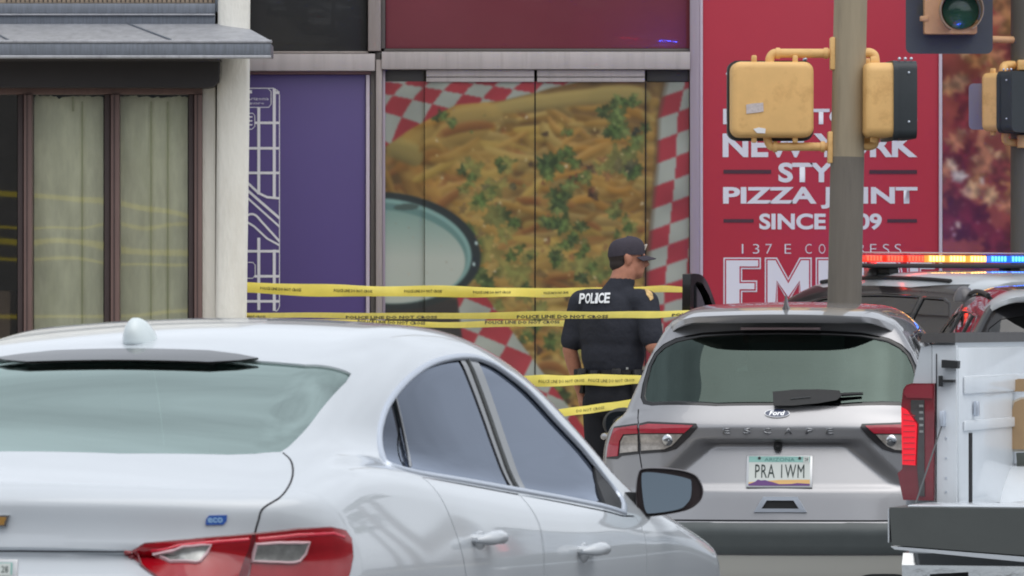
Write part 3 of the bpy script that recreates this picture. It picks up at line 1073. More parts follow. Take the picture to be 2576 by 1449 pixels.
    B('post', 2700, TOP, 2724, BOT, M_ALU2, store, YF - 0.06, YF + 0.12)
    B('shop_window', 2724.5, TOP, 3430, BOT, M_DARKWIN, store, YF, YF + 0.05)
    for x in (2960, 3190, 3414): B('post', x, TOP, x + 16, BOT, M_ALU2, store, YF - 0.05, YF - 0.002)
    B('lintel', 300, TOP - 60, 3450, TOP, M_BEAM, store, YF - 0.08, YF + 0.2)
    # --- sign lettering
    def word(s, x0, x1, y0, y1, offs, m=M_SIGNWHITE, d=0.004, name='lettering', **k):
        a, b = at(x0, y1, YF - d), at(x1, y0, YF - d)
        me = fit_text(s, a.x, b.x, a.z, b.z, offs, **k)
        me.transform(Matrix.Translation(Vector((0, YF - d, 0))))
        return obj(name, me, m, sg, smooth=False)
    word("DOWNTOWN'S", 1819, 2308, 272, 313, 0.034, res=6)
    word('NEW YORK', 1818, 2308, 335, 396, 0.034, res=6)
    word('STYLE', 1958, 2170, 409, 459, 0.036, res=6)
    word('PIZZA JOINT', 1819, 2308, 470, 525, 0.034, res=6)
    word('SINCE 2009', 1910, 2218, 537, 578, 0.034, res=6)
    for ch, x in zip('137ECONGRESS', (1868, 1902, 1934, 1982, 2034, 2068, 2101, 2134, 2168, 2197, 2229, 2259)):
        word(ch, x - (1.8 if ch == '1' else 8), x + (1.8 if ch == '1' else 8), 614, 638, -0.014, res=5)
    # big inline lettering: each letter three nested flats
    EL = [(0, 0), (1, 0), (1, 0.2), (0.5, 0.2), (0.5, 0.4), (0.9, 0.4), (0.9, 0.6), (0.5, 0.6), (0.5, 0.8), (1, 0.8), (1, 1), (0, 1)]
    ML = [(0, 0), (0.27, 0), (0.27, 0.55), (0.5, 0.22), (0.73, 0.55), (0.73, 0), (1, 0), (1, 1), (0.74, 1), (0.5, 0.64), (0.26, 1), (0, 1)]
    PL_ = [(0, 0), (0.42, 0), (0.42, 0.36), (0.72, 0.38), (0.92, 0.48), (1.0, 0.68), (0.92, 0.88), (0.72, 1), (0, 1)]
    IL = [(0, 0), (1, 0), (1, 1), (0, 1)]
    RL = [(0, 0), (0.42, 0), (0.42, 0.34), (0.66, 0), (1.0, 0), (0.78, 0.38), (0.96, 0.52), (1.0, 0.7), (0.92, 0.9), (0.72, 1), (0, 1)]
    def inset(poly, g):
        n = len(poly); out = []
        for i in range(n):
            p0, p1, p2 = Vector(poly[i - 1]), Vector(poly[i]), Vector(poly[(i + 1) % n])
            t0, t1 = (p1 - p0).normalized(), (p2 - p1).normalized()
            n0, n1 = Vector((-t0.y, t0.x)), Vector((-t1.y, t1.x))
            m = n0 + n1
            m = m / max(0.5, m.dot(n0))
            out.append(p1 + m * g)
        return out
    for poly, x0, x1 in ((EL, 1820, 1914), (ML, 1924, 2042), (PL_, 2052, 2140), (IL, 2150, 2180), (RL, 2190, 2272), (EL, 2282, 2352)):
        P2 = [((x1 - x0) * u, 144 * v) for u, v in poly]
        for g, m, d in ((0, M_SIGNWHITE, 0.004), (3.2, M_SIGNRED, 0.006), (6.8, M_SIGNWHITE, 0.008)):
            q = inset(P2, g)
            sh = MB().poly([at(x0 + p[0], 792 - p[1], YF - d) for p in q]).build('lettering', m, sg, smooth=False)
    for x0, x1, y0, y1 in ((1820, 1940, 427, 437), (2187, 2307, 427.5, 437.5), (1820, 1896, 551, 560), (2232, 2307, 551, 560)):
        B('sign_rule', x0, y0, x1, y1, M_SIGNDARK, store, YF - 0.004, YF - 0.001, 0.0)
    bpy.data.objects.remove(root)
build_store()

# ------------------------------------------------------------------ plaster building with brown windows
YP = 40.0
pla = empty('plaster_building', (-4.0, YP, 0.08))
tag(pla, 'white plaster building with grey metal awning over brown framed papered windows', 'building')
POFF = Vector((-4.0, YP, 0.08))

def build_plaster():
    M_STUCCO = mat('white_stucco', (232, 230, 222), rough=0.9, var=0.05, vscale=3, bump=0.6, bscale=26, dirt=(178, 168, 148), dirt_amt=0.25, dscale=1.8, stretch=(1.5, 1.5, 0.5))
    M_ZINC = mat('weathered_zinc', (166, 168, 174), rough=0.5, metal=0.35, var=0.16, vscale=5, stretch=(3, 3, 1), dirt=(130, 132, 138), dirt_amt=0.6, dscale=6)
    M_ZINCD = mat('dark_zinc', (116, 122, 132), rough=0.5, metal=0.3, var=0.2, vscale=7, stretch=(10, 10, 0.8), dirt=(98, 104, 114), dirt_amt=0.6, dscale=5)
    M_FASCIA = mat('dark_fascia', (62, 60, 62), rough=0.8, var=0.1, vscale=2)
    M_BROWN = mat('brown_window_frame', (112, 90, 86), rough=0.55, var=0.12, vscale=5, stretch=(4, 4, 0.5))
    M_BROWNSHADE = mat('shaded_brown_frame', (66, 54, 54), rough=0.6, var=0.1)
    M_TILE = mat('clay_vent', (176, 158, 138), rough=0.8, var=0.15, vscale=30)
    def mv(o):
        o.location = Vector(o.location) - POFF
        return o
    def B(name, x0, y0, x1, y1, m, f, b, bevel=0.004, parent=None):
        o = bar(name, x0, y0, x1, y1, m, pla if parent is None else parent, f, b, bevel)
        return mv(o) if parent is None else o
    BOT = 1330
    # column: straight right face, slightly battered, with rounded arrises
    c = MB()
    P = lambda x, y, Y: at(x, y, Y)
    prof = [(-560, 548, 632), (0, 548, 629), (300, 545, 627), (810, 541, 620), (BOT, 540, 616)]
    V, F = [], []
    for (y, xl, xr) in prof:
        a, b = P(xl, y, YP - 0.08), P(xr, y, YP - 0.08)
        V += [(a.x, YP + 0.7, a.z), (a.x, YP - 0.05, a.z), (a.x + 0.03, YP - 0.08, a.z), (b.x - 0.03, YP - 0.08, a.z), (b.x, YP - 0.05, a.z), (b.x - 0.40, YP + 7.2, a.z), (a.x - 0.5, YP + 7.2, a.z)]
    n = 7
    for i in range(len(prof) - 1):
        for k in range(n): F.append((i * n + k, i * n + (k + 1) % n, (i + 1) * n + (k + 1) % n, (i + 1) * n + k))
    F.append(tuple(range(n))); F.append(tuple((len(prof) - 1) * n + k for k in range(n))[::-1])
    me = mesh('column', V, F)
    bm = bmesh.new(); bm.from_mesh(me); bmesh.ops.recalc_face_normals(bm, faces=bm.faces); bm.to_mesh(me); bm.free()
    mv(obj('corner_pier', me, M_STUCCO, pla, angle=60))
    # reveal strip between window frame and pier, wall above, sides
    B('window_reveal', 509, 200, 541.5, BOT, M_STUCCO, YP + 0.02, YP + 0.3)
    B('upper_wall', -1500, -560, 547.5, -2, M_STUCCO, YP + 0.12, YP + 0.45)
    mv(MB().b2((-9.4, YP + 0.46, 4.4), (-1.95, YP + 7, 7.0)).build('upper_storey', M_STUCCO, pla))
    mv(MB().b2((-9.4, YP - 0.2, 5.6), (-1.8, YP + 7.2, 5.9), 0.03).build('parapet', M_STUCCO, pla))
    mv(MB().b2((-9.4, YP + 0.1, 0.08), (-7.6, YP + 7, 5.4)).build('far_wall', M_STUCCO, pla))
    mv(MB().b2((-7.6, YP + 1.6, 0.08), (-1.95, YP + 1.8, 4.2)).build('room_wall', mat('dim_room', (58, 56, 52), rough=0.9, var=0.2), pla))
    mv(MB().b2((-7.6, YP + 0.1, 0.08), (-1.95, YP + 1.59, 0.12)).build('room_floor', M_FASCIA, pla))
    # awning: back flashing, sloped sheet metal roof, front gutter
    B('vent_band', -1500, -40, 540, 8, M_TILE, YP + 0.02, YP + 0.11)
    for k in range(46):
        x = 536 - k * 11.5
        B('vent_slot', x - 3, -38, x, 6, M_FASCIA, YP + 0.012, YP + 0.019, 0.0)
    B('vent_post', 541, -60, 550, 30, M_ZINCD, YP - 0.0, YP + 0.1)
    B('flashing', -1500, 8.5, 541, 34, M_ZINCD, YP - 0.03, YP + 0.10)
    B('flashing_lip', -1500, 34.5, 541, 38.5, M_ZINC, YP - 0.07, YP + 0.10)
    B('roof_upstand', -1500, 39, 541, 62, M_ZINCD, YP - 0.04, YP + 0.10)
    d0, d1 = YP - 0.04, YP - 0.60
    tl, tr = P(-1500, 60, d0), P(545, 60, d0)
    bl, br = P(-1500, 101, d1), P(681, 102, d1)
    aw = MB()
    # left to right panels with raised seams
    V = [tl, tr, P(628, 75, YP - 0.1), br, bl]
    aw.prism([tl, tr, P(630, 74, YP - 0.08), br, bl], (0, 0, -0.03))
    a_ = mv(aw.build('awning_roof', M_ZINC, pla, smooth=False))
    for x_top, x_bot in ((320, 430), (-60, 20), (-500, -440)):
        p0, p1 = P(x_top, 60, d0), P(x_bot, 101, d1)
        MB().tube([p0 + Vector((0, 0, 0.004)), p1 + Vector((0, 0, 0.004))], 0.007, 6).build('seam', M_ZINCD, a_, loc=(0, 0, 0)).parent = a_
    for k in range(120):
        x = 676 - k * 12 + random.uniform(-4, 4)
        p = P(x, 99.5, d1 + 0.01)
        w = random.uniform(0.05, 0.16)
    B('gutter_lip', -1500, 100, 684, 108, M_ZINC, YP - 0.63, YP - 0.55, 0.006)
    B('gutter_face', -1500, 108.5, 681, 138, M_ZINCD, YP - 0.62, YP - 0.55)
    B('gutter_foot', -1500, 138.5, 682, 146.5, M_ZINC, YP - 0.635, YP - 0.55, 0.006)
    B('gutter_return', 674, 108.5, 681, 140, M_ZINCD, YP - 0.549, YP - 0.09)
    B('awning_soffit', -1500, 144.5, 548, 149, M_FASCIA, YP - 0.545, YP - 0.02)
    # dark fascia with a clipped lower corner
    fp = [(-1500, 150), (552, 150), (549, 205), (536, 217), (520, 220), (-1500, 217)]
    mv(MB().prism([P(x, y, YP - 0.20) for x, y in fp], (0, 0.26, 0)).build('fascia', M_FASCIA, pla, smooth=False))
    # windows: heavy brown mullions, panes of wavy glass, paper hung inside
    M_PANE = glass_mat('shop_pane', (252, 255, 250), 1.0, refl=0.16, ior=1.5, wav=0.0012, wscale=2.6)
    M_PAPER = mat('masking_paper', (250, 248, 230), rough=0.9, var=0.18, vscale=3.0, stretch=(2.5, 2.5, 0.7), dirt=(230, 230, 204), dirt_amt=0.6, dscale=2.2)
    M_TAPE = mat('masking_tape', (206, 206, 176), rough=0.7)
    B('window_head', -1500, 218, 509, 237, M_BROWN, YP - 0.02, YP + 0.10)
    mull = [(44, 80), (262, 300), (474, 508), (-190, -150), (-420, -380), (-650, -610), (-880, -840)]
    for a, b in mull:
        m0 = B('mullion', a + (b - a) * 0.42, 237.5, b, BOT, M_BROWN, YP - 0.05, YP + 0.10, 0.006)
        B('mullion', a, 237.5, a + (b - a) * 0.40, BOT, M_BROWNSHADE, YP - 0.02, YP + 0.10, 0.006)  # darker brown puts the mullion's inner shadow strip into the colour
        B('mullion_bead', a + (b - a) * 0.62, 237.5, a + (b - a) * 0.70, BOT, M_BROWNSHADE, YP - 0.056, YP - 0.051, 0.0)
    B('window_sill', -1500, 1120, 509, 1150, M_BROWN, YP - 0.06, YP + 0.12)
    B('stall_riser', -1500, 1151, 509, BOT, M_STUCCO, YP - 0.02, YP + 0.3)
    bays = [(80, 262), (300, 474), (-150, 44), (-380, -190), (-610, -420)]
    rg = np.random.default_rng(3)
    for i, (a, b) in enumerate(bays):
        x0, z0, x1, z1 = rect(a + 1, 237.5, b - 1, 1119, YP + 0.05)
        w = mv(MB().poly([(x0, YP + 0.05, z0), (x1, YP + 0.05, z0), (x1, YP + 0.05, z1), (x0, YP + 0.05, z1)]).build('window_pane', M_PANE, pla, smooth=False))
        if i != 2:      # paper with a torn upper edge
            top = []
            xs = np.linspace(a + (6 if i == 0 else 2), b - 2, 26)
            for x in xs: top.append((x, 243 + 1.5 * math.sin(x * 0.05 + i) + rg.normal(0, 1.6)))
            Yp = YP + 0.14
            V, F = [], []
            rows = np.linspace(0, 1, 14)
            for (x, yt) in top:
                for rr in rows:
                    yy = yt + (1119 - yt) * rr
                    p = at(x, yy, Yp)
                    V.append((p.x, Yp + 0.004 * math.sin(x * 0.03 + rr * 3 + i) + 0.0012 * rg.normal(), p.z))
            n = len(rows)
            for q in range(len(top) - 1):
                for r_ in range(n - 1): F.append((q * n + r_, q * n + r_ + 1, (q + 1) * n + r_ + 1, (q + 1) * n + r_))
            pme = mesh('paper', V, F); pme.transform(Matrix.Translation(-POFF))
            pp_ = obj('masking_paper', pme, M_PAPER, pla, smooth=True)
            for x in ((205,) if i == 0 else (378, 420) if i == 1 else ()):
                q0, q1 = at(x, 255, Yp - 0.012), at(x + 2, 1100, Yp - 0.012)
                MB().b2((q0.x, Yp - 0.022, q1.z), (q0.x + 0.012, Yp - 0.020, q0.z)).build('paper_seam', M_TAPE, pla, loc=-POFF)
            if i == 0:
                q0, q1 = at(181, 243, Yp - 0.03), at(186, 280, Yp - 0.03)
                MB().b2((q0.x, Yp - 0.032, q1.z), (q1.x, Yp - 0.030, q0.z)).build('tape_strip', M_TAPE, pla, loc=-POFF)
        if i == 2:      # things dimly seen in the unpapered bay
            mv(MB().b2((at(-60, 700, YP + 0.7).x, YP + 0.6, 0.12), (at(30, 700, YP + 0.7).x, YP + 1.1, 1.7), 0.02).build('stored_board', mat('stored_board', (110, 92, 80), rough=0.8, var=0.3, vscale=2), pla))
build_plaster()

# ------------------------------------------------------------------ the other side of the street, behind the camera
def across():
    specs = [(-46, -20, 9.5, (150, 128, 108), 'tan brick building across the street behind the viewer, low roof', 5), (-19, 9, 13.0, (120, 116, 112), 'grey concrete office block across the street behind the viewer', 6), (10, 42, 8.0, (158, 146, 130), 'sand coloured shop row across the street behind the viewer', 6)]
    gl = mat('street_window', (44, 52, 58), rough=0.15, coat=0.6)
    for x0, x1, h, c, lab, nb in specs:
        r = empty('street_building', ((x0 + x1) / 2, -24, 0.1))
        tag(r, lab, 'building')
        m = mat('wall_' + str(int(h * 10)), c, rough=0.85, var=0.1, vscale=1.0)
        hw = (x1 - x0) / 2
        MB().b2((-hw, -10, -0.1), (hw, 0, h)).build('wall', m, r)
        MB().b2((-hw - 0.2, -10.2, h + 0.005), (hw + 0.2, 0.3, h + 0.5), 0.03).build('cornice', m, r)
        for fl in range(int(h // 3.6)):
            for k in range(nb):
                x = -hw + (k + 0.5) * 2 * hw / nb
                w = MB().b2((x - 1.3, 0.003, 0.9 + fl * 3.6), (x + 1.3, 0.06, 2.9 + fl * 3.6)).build('window', gl, r)
                MB().b2((x - 1.4, 0.003, 0.78 + fl * 3.6), (x + 1.4, 0.16, 0.895 + fl * 3.6)).build('sill', m, w)
across()

def palm(loc, h, seed, label):
    r = np.random.default_rng(seed)
    root = empty('palm_tree', loc)
    tag(root, label, 'tree', 'palms down the side street')
    lean = Vector((r.normal(0, 0.03), r.normal(0, 0.03), 0))
    MB().tube([Vector((0, 0, h * t)) + lean * (h * t * t) for t in np.linspace(0, 1, 10)], [0.22 - 0.07 * t for t in np.linspace(0, 1, 10)], 12).build('trunk', mat('palm_bark', (104, 88, 70), rough=0.95, var=0.25, vscale=6, bump=0.6, bscale=12), root)
    top = Vector((0, 0, h)) + lean * h
    V, F = [], []
    for k in range(46):
        az, el = r.uniform(0, 6.28), r.uniform(-0.7, 1.2)
        d = Vector((math.cos(az) * math.cos(el), math.sin(az) * math.cos(el), math.sin(el)))
        L = r.uniform(1.0, 1.5)
        stem_end = top + d * L * 0.55
        side = d.cross(Vector((0, 0, 1))).normalized()
        upv = side.cross(d).normalized()
        n0 = len(V)
        for j in range(15):      # fan of narrow leaflets
            a = -1.15 + 2.3 * j / 14
            q = (d * math.cos(a) + side * math.sin(a)).normalized()
            w = (side * math.cos(a) - d * math.sin(a)) * 0.035
            tip = stem_end + q * L * 0.62 + Vector((0, 0, -0.18 * abs(math.sin(a)) - 0.12))
            i = len(V)
            V += [stem_end - w * 0.3, stem_end + q * L * 0.35 - w, tip, stem_end + q * L * 0.35 + w]
            F.append((i, i + 1, i + 2, i + 3))
        i = len(V)
        V += [top - side * 0.015, stem_end - side * 0.01, stem_end + side * 0.01, top + side * 0.015]
        F.append((i, i + 1, i + 2, i + 3))
    o = obj('crown', mesh('crown', V, F), mat('palm_leaf', (78, 96, 58), rough=0.6, var=0.25, vscale=2), root, smooth=False)
for _x, _y, _h, _s, _l in ((15.5, 42, 7.2, 1, 'tall fan palm down the side street, nearer the shop'), (21.0, 50, 9.0, 2, 'tallest fan palm down the side street'), (12.5, 30, 4.6, 3, 'short fan palm beside the kerb of the side street'), (27, 58, 8.0, 4, 'far fan palm at the end of the side street')):
    palm((_x, _y, 0), _h, _s, _l)
def wheel(parent, x, y, z, r=0.33, w=0.22, name='wheel'):
    s = 1 if x > 0 else -1
    t = MB().lathe([(r * 0.62, -w / 2), (r * 0.9, -w / 2), (r, -w * 0.33), (r, w * 0.33), (r * 0.9, w / 2), (r * 0.62, w / 2), (r * 0.60, 0)], axis='X', n=40)
    root = t.build(name, M_RUBBER, parent, loc=(x, y, z), angle=25)
    rim = MB()
    rim.lathe([(0.05, s * w * 0.42), (r * 0.2, s * w * 0.40), (r * 0.2, s * w * 0.2), (0.05, s * w * 0.2)], axis='X', n=20)
    rim.lathe([(r * 0.52, s * w * 0.40), (r * 0.64, s * w * 0.47), (r * 0.64, -s * w * 0.4), (r * 0.58, -s * w * 0.4)], axis='X', n=40)
    for k in range(5):
        a = 2 * math.pi * k / 5
        c = Vector((s * w * 0.32, math.cos(a) * r * 0.37, math.sin(a) * r * 0.37))
        rim.box(c, (0.04, r * 0.5, 0.07), Matrix.Rotation(a, 3, 'X'), 0.01)
    rim.build('rim', M_RIM, root)
    return root

def seat(parent, x, y, z, w=0.5, back=0.62, lean=18, head=True, mats=None, name='seat'):
    m = MB()
    m.box((0, 0.0, 0.1), (w, 0.5, 0.2), None, 0.06, 3)
    R = Matrix.Rotation(math.radians(lean), 3, 'X')
    m.box((0, -0.28 - math.tan(math.radians(lean)) * back / 2, 0.15 + back / 2), (w, 0.16, back), R, 0.06, 3)
    o = m.build(name, mats or M_SEAT, parent, loc=(x, y, z))
    if head:
        hy = -0.30 - math.tan(math.radians(lean)) * (back + 0.12)
        h = MB().box((0, hy, 0.15 + back + 0.12), (0.26, 0.10, 0.17), R, 0.045, 3)
        for s in (-0.06, 0.06):
            h.cyl((s, hy, 0.1 + back), (s, hy, 0.2 + back), 0.008, n=8)
        h.build('headrest', mats or M_SEAT, o)
    return o

def steering(parent, x, y, z):
    m = MB()
    pts = [(0.19 * math.cos(a), 0, 0.19 * math.sin(a)) for a in np.linspace(0, 2 * math.pi, 30)]
    m.tube(pts, 0.014, 8, cap=False)
    m.box((0, 0.01, -0.02), (0.34, 0.03, 0.05), None, 0.012)
    m.cyl((0, 0.0, 0), (0, 0.3, -0.05), 0.03, n=10)
    return m.build('steering_wheel', M_BLACKPLASTIC, parent, loc=(x, y, z), rot=(math.radians(-22), 0, 0))

# ------------------------------------------------------------------ white sedan (foreground)
SED_YAW = math.radians(-14.7)
SED_SLOPE = 0.0115
sed = empty('white_sedan', (-1.38, 14.5, 0.0), (-math.atan(SED_SLOPE), 0, SED_YAW))
tag(sed, 'white four-door sedan with red tail lamps seen from behind in front of everything', 'car')
bpy.context.view_layer.update()
SED_M = (Matrix.Translation((-1.38, 14.5, 0)) @ Matrix.Rotation(SED_YAW, 4, 'Z') @ Matrix.Rotation(-math.atan(SED_SLOPE), 4, 'X'))

sW = cs([-0.1, 0.25, 0.7, 1.4, 2.5, 3.6, 4.3, 4.95], [0.885, 0.905, 0.92, 0.925, 0.93, 0.945, 0.95, 0.925])
sg = cs([0.1, 0.3, 0.5, 0.7, 0.84, 0.95, 1.08, 1.2], [0.93, 0.965, 0.985, 0.995, 1.0, 0.975, 0.925, 0.87])
sR0 = pl([0.1, 0.28, 0.45, 0.66, 0.70, 0.86, 0.885, 0.90, 1.01, 1.06, 1.4], [0.16, 0.05, 0.0, 0.0, 0.03, 0.055, 0.052, 0.040, 0.015, 0.045, 0.16], 0.012)
sRx = cs([0, 0.25, 0.5, 0.7, 0.82, 0.92, 1.0], [0, 0.008, 0.045, 0.115, 0.20, 0.34, 0.52])
sF0 = cs([0.1, 0.35, 0.6, 0.8, 1.0], [4.86, 5.0, 4.98, 4.88, 4.56])
sT0 = cs([-0.1, 0.10, 0.30, 0.62, 1.0, 1.6, 2.4, 3.1, 3.8, 4.2, 4.6, 4.95], [1.03, 1.055, 1.085, 1.13, 1.13, 1.06, 1.0, 0.99, 1.0, 0.95, 0.87, 0.75])
sZr = cs([0.3, 0.62, 0.95, 1.32, 1.6, 2.0, 2.4, 2.8, 3.05, 3.4, 3.8, 4.2], [0.985, 1.135, 1.28, 1.395, 1.445, 1.49, 1.50, 1.475, 1.425, 1.285, 1.06, 0.83])
sG = cs([0.9, 1.02, 1.15, 1.3, 1.42, 1.6], [0.845, 0.825, 0.765, 0.692, 0.63, 0.54])
sGy = cs([0.4, 0.62, 1.0, 1.5, 2.1, 2.7, 3.3, 3.9], [-0.155, -0.125, -0.075, -0.02, 0.0, 0.0, -0.008, -0.03])

def sed_f(x, y, z):
    ax = np.abs(x)
    side = ax - sW(y) * sg(z)
    fx = np.minimum(ax, 1.05)
    lid = sstep(0.60, 0.45, ax) * sstep(0.62, 0.68, z) * sstep(0.892, 0.872, z)     # licence plate recess
    rear = sR0(z) + sRx(fx) + lid * 0.055 - y
    front = y - sF0(z) + 0.30 * (fx / 0.9) ** 7.0
    top = z - (sT0(y) - 0.055 * (ax / 0.9) ** 2 - 0.04 * (ax / 0.9) ** 6 * sstep(3.0, 3.6, y))
    low = smax(smax(side, top, 0.075), smax(rear, front, 0.05), 0.07)
    low = smax(low, 0.17 - z, 0.05)
    gs = (ax - (sG(z) + sGy(y))) * 0.9
    gt = (z - (sZr(y) - 0.09 * ax ** 2)) * 0.92
    green = smax(gs, gt, 0.11)
    return smin(low, green, 0.13)

_y = np.concatenate([np.linspace(-0.25, 0.2, 22), np.linspace(0.23, 4.4, 130), np.linspace(4.43, 5.2, 16)])
_zz = np.concatenate([np.linspace(-0.05, 0.55, 14), np.linspace(0.57, 1.15, 44), np.linspace(1.17, 1.75, 20)])
sed_me = star_mesh('sedan_solid', sed_f, np.linspace(-1.15, 1.15, 86), _y, _zz, 0.9, 4.1, 0.72)
SS = Skin(sed_me, sed_f, SED_M)

def build_sedan():
    S = SS
    up = Vector((0, -0.42, 0.9))
    # --- outlines traced on the skin, right half, mirrored to the left
    def sym(right):
        return right + [Vector((-p.x, p.y, p.z)) for p in reversed(right)]
    # rear window: from the middle of the top edge round to the middle of the bottom edge
    rw = [S.px(647, 907), S.px(767, 917), S.px(872, 933), S.px(884, 940), S.px(870, 962), S.px(800, 1040), S.px(725, 1125), S.px(706, 1137), S.px(640, 1142), S.px(575, 1144)]
    yt = 1.40; yb_ = rw[-1].y
    top_c = S.top(0, yt)[0]; bot_c = S.px(-10, 1136)
    bot_c = S.top(0, bot_c.y)[0]
    print('rw', [tuple(round(c, 3) for c in p) for p in rw], bot_c[:])
    tw = [S.top(0, rw[0].y + 0.03)[0], S.top(0.25, rw[0].y + 0.022)[0]]
    right = tw + rw + [S.top(0.25, bot_c.y + 0.002)[0], bot_c]
    outline = dense(sym(right[1:-1]) if False else right + [Vector((-p.x, p.y, p.z)) for p in reversed(right[1:-1])], 0.04)
    # --- hollow cabin
    def cabin_f(x, y, z):
        a = sed_f(x, y, z) + 0.045
        return smax(smax(a, 0.42 - z, 0.03), smax(0.75 - y - (1.1 - z) * 0.2, y - 3.9, 0.03), 0.03)
    cab = star_mesh('cabin', cabin_f, np.linspace(-1, 1, 40), np.linspace(0.4, 4.3, 80), np.linspace(0.2, 1.7, 30), 1.3, 3.4, 0.9)
    S.cut(cab)
    S.cut(cutter(outline, up, 0.2, 0.25))
    pane = S.sheet(outline, up, 0.006, 0.2)
    obj('rear_window', pane, M_REARGLASS, sed)
    # --- side glass on both sides
    dlo = smooth_path([(957, 1072), (970, 1030), (996, 988), (1036, 946), (1083, 915), (1133, 900), (1181, 897), (1219, 906), (1262, 929), (1329, 982), (1396, 1054), (1464, 1127), (1521, 1199), (1566, 1258),
           (1570, 1290)], 4) + smooth_path([(1514, 1273), (1424, 1255), (1289, 1231), (1154, 1207), (1064, 1192), (1000, 1176), (968, 1160), (957, 1130)], 4)
    d3 = S.pxs(dlo)
    # lower edge as a clean line
    sx = Vector((1, 0, 0.35))
    panes = {
        'quarter_glass': [(957, 1072), (970, 1030), (992, 993), (1010, 1070), (1034, 1184), (1000, 1176), (968, 1160), (957, 1130)],
        'rear_door_glass': [(995, 989), (1036, 946), (1083, 915), (1133, 900), (1158, 898), (1225, 1060), (1297, 1232), (1154, 1207), (1064, 1192), (1038, 1185), (1013, 1070)],
        'front_door_glass': [(1200, 901), (1219, 906), (1262, 929), (1329, 982), (1396, 1054), (1464, 1127), (1496, 1160), (1506, 1215), (1530, 1276), (1424, 1255), (1331, 1238), (1262, 1062)]}
    pill = {
        'centre_pillar': [(1158, 898), (1181, 897), (1200, 901), (1262, 1062), (1331, 1238), (1297, 1232), (1225, 1060)],
        'mirror_sail': [(1496, 1160), (1521, 1199), (1566, 1258), (1570, 1290), (1530, 1276), (1506, 1215)]}
    both = []
    S.cut(cutter(d3, sx, 0.3, 0.3))
    S.cut(cutter([Vector((-p.x, p.y, p.z)) for p in d3], Vector((-1, 0, 0.35)), 0.3, 0.3))
    for nm, pp in panes.items():
        me = S.sheet(S.pxs(pp), sx, 0.008, 0.25)
        obj(nm, me, M_SIDEGLASS, sed)
        obj(nm, mirror(me), M_SIDEGLASS, sed)
    for nm, pp in pill.items():
        if nm == 'mirror_sail':
            me = MB().prism([p - Vector((0.003, 0, 0)) for p in S.pxs(pp)], (-0.03, 0, -0.01)).mesh()
        else:
            me = thicken(S.sheet(S.pxs(pp), sx, 0.004, 0.25, grow=0.004), 0.03)
        mm = M_BLACKPLASTIC if nm == 'mirror_sail' else M_GLOSSBLACK
        obj(nm, me, mm, sed, smooth=nm != 'mirror_sail')
        obj(nm, mirror(me), mm, sed, smooth=nm != 'mirror_sail')
    # quarter bar and pillar edge mouldings
    for a, w in (([(993, 989), (1012, 1070), (1036, 1187)], 0.012),):
        me = S.ribbon(dense(S.pxs(smooth_path(a, 6)), 0.03, False), w, 0.002)
        obj('division_bar', me, M_GLOSSBLACK, sed); obj('division_bar', mirror(me), M_GLOSSBLACK, sed)
    me = S.ribbon(dense(S.pxs([(1176, 900), (1240, 1062), (1311, 1236)]), 0.04, False), 0.007, 0.003)
    obj('pillar_moulding', me, M_GREYPLASTIC, sed); obj('pillar_moulding', mirror(me), M_GREYPLASTIC, sed)
    # bright frame round the side glass
    me = S.ribbon(dense(d3, 0.02), 0.020, 0.007, closed=True)
    obj('window_frame', me, M_SATIN, sed, angle=80); obj('window_frame', mirror(me), M_SATIN, sed, angle=80)
    # --- windscreen (front, not in view)
    wsr = [S.top(0.0, 2.98)[0], S.top(0.3, 2.99)[0], S.top(0.52, 3.05)[0], S.top(0.66, 3.62)[0], S.top(0.4, 3.72)[0], S.top(0, 3.76)[0]]
    ws = dense(wsr + [Vector((-p.x, p.y, p.z)) for p in reversed(wsr[1:-1])], 0.06)
    S.cut(cutter(ws, Vector((0, 0.55, 0.85)), 0.2, 0.25))
    obj('windscreen', S.sheet(ws, Vector((0, 0.55, 0.85)), 0.006, 0.2), M_WINDSHIELD, sed)
    # --- roof-end visor above the rear window
    v = [(326, 884), (527, 889), (600, 898), (650, 908), (600, 914), (527, 918), (383, 914), (326, 913)]
    vr = S.pxs(v)
    c0, c1 = S.top(0, vr[0].y)[0], S.top(0, vr[-1].y)[0]
    r_ = [c0] + [p for p in vr[1:-1]] + [c1]
    vis = dense(r_ + [Vector((-p.x, p.y, p.z)) for p in reversed(r_[1:-1])], 0.03)
    obj('window_visor', thicken(S.sheet(vis, up, -0.003, 0.2), -0.006), M_GLOSSBLACK, sed)
    obj('brake_light', S.ribbon(dense([S.top(x, S.px(326, 905).y)[0] for x in np.linspace(-0.27, 0.27, 12)], 0.03, False), 0.016, 0.006), M_SMOKELENS, sed)
    # --- tail lamps
    lamp = [(332, 1387), (366, 1369), (480, 1359), (640, 1344), (750, 1332), (830, 1328), (866, 1336), (880, 1356), (884, 1400), (876, 1440), (858, 1492), (760, 1500), (640, 1508), (520, 1512), (440, 1498), (390, 1449)]
    rear = Vector((0.75, -1, 0.1))
    l3 = dense(S.pxs(lamp), 0.02)
    lm = S.sheet(l3, rear, -0.006, 0.02)
    gapl = [(661, 1270), (636, 1340), (620, 1392), (600, 1449), (590, 1520), (622, 1520), (634, 1449), (640, 1392), (641, 1340), (667, 1270)]
    inner = [p for p in lamp]
    li = S.sheet(S.pxs([(332, 1387), (366, 1369), (480, 1359), (632, 1345), (622, 1385), (598, 1449), (580, 1510), (520, 1512), (440, 1498), (390, 1449)]), rear, -0.006, 0.02)
    lo = S.sheet(S.pxs([(642, 1344), (750, 1332), (830, 1328), (866, 1336), (880, 1356), (884, 1400), (876, 1440), (858, 1492), (760, 1500), (640, 1508), (606, 1508), (628, 1440), (640, 1385)]), rear, -0.006, 0.02)
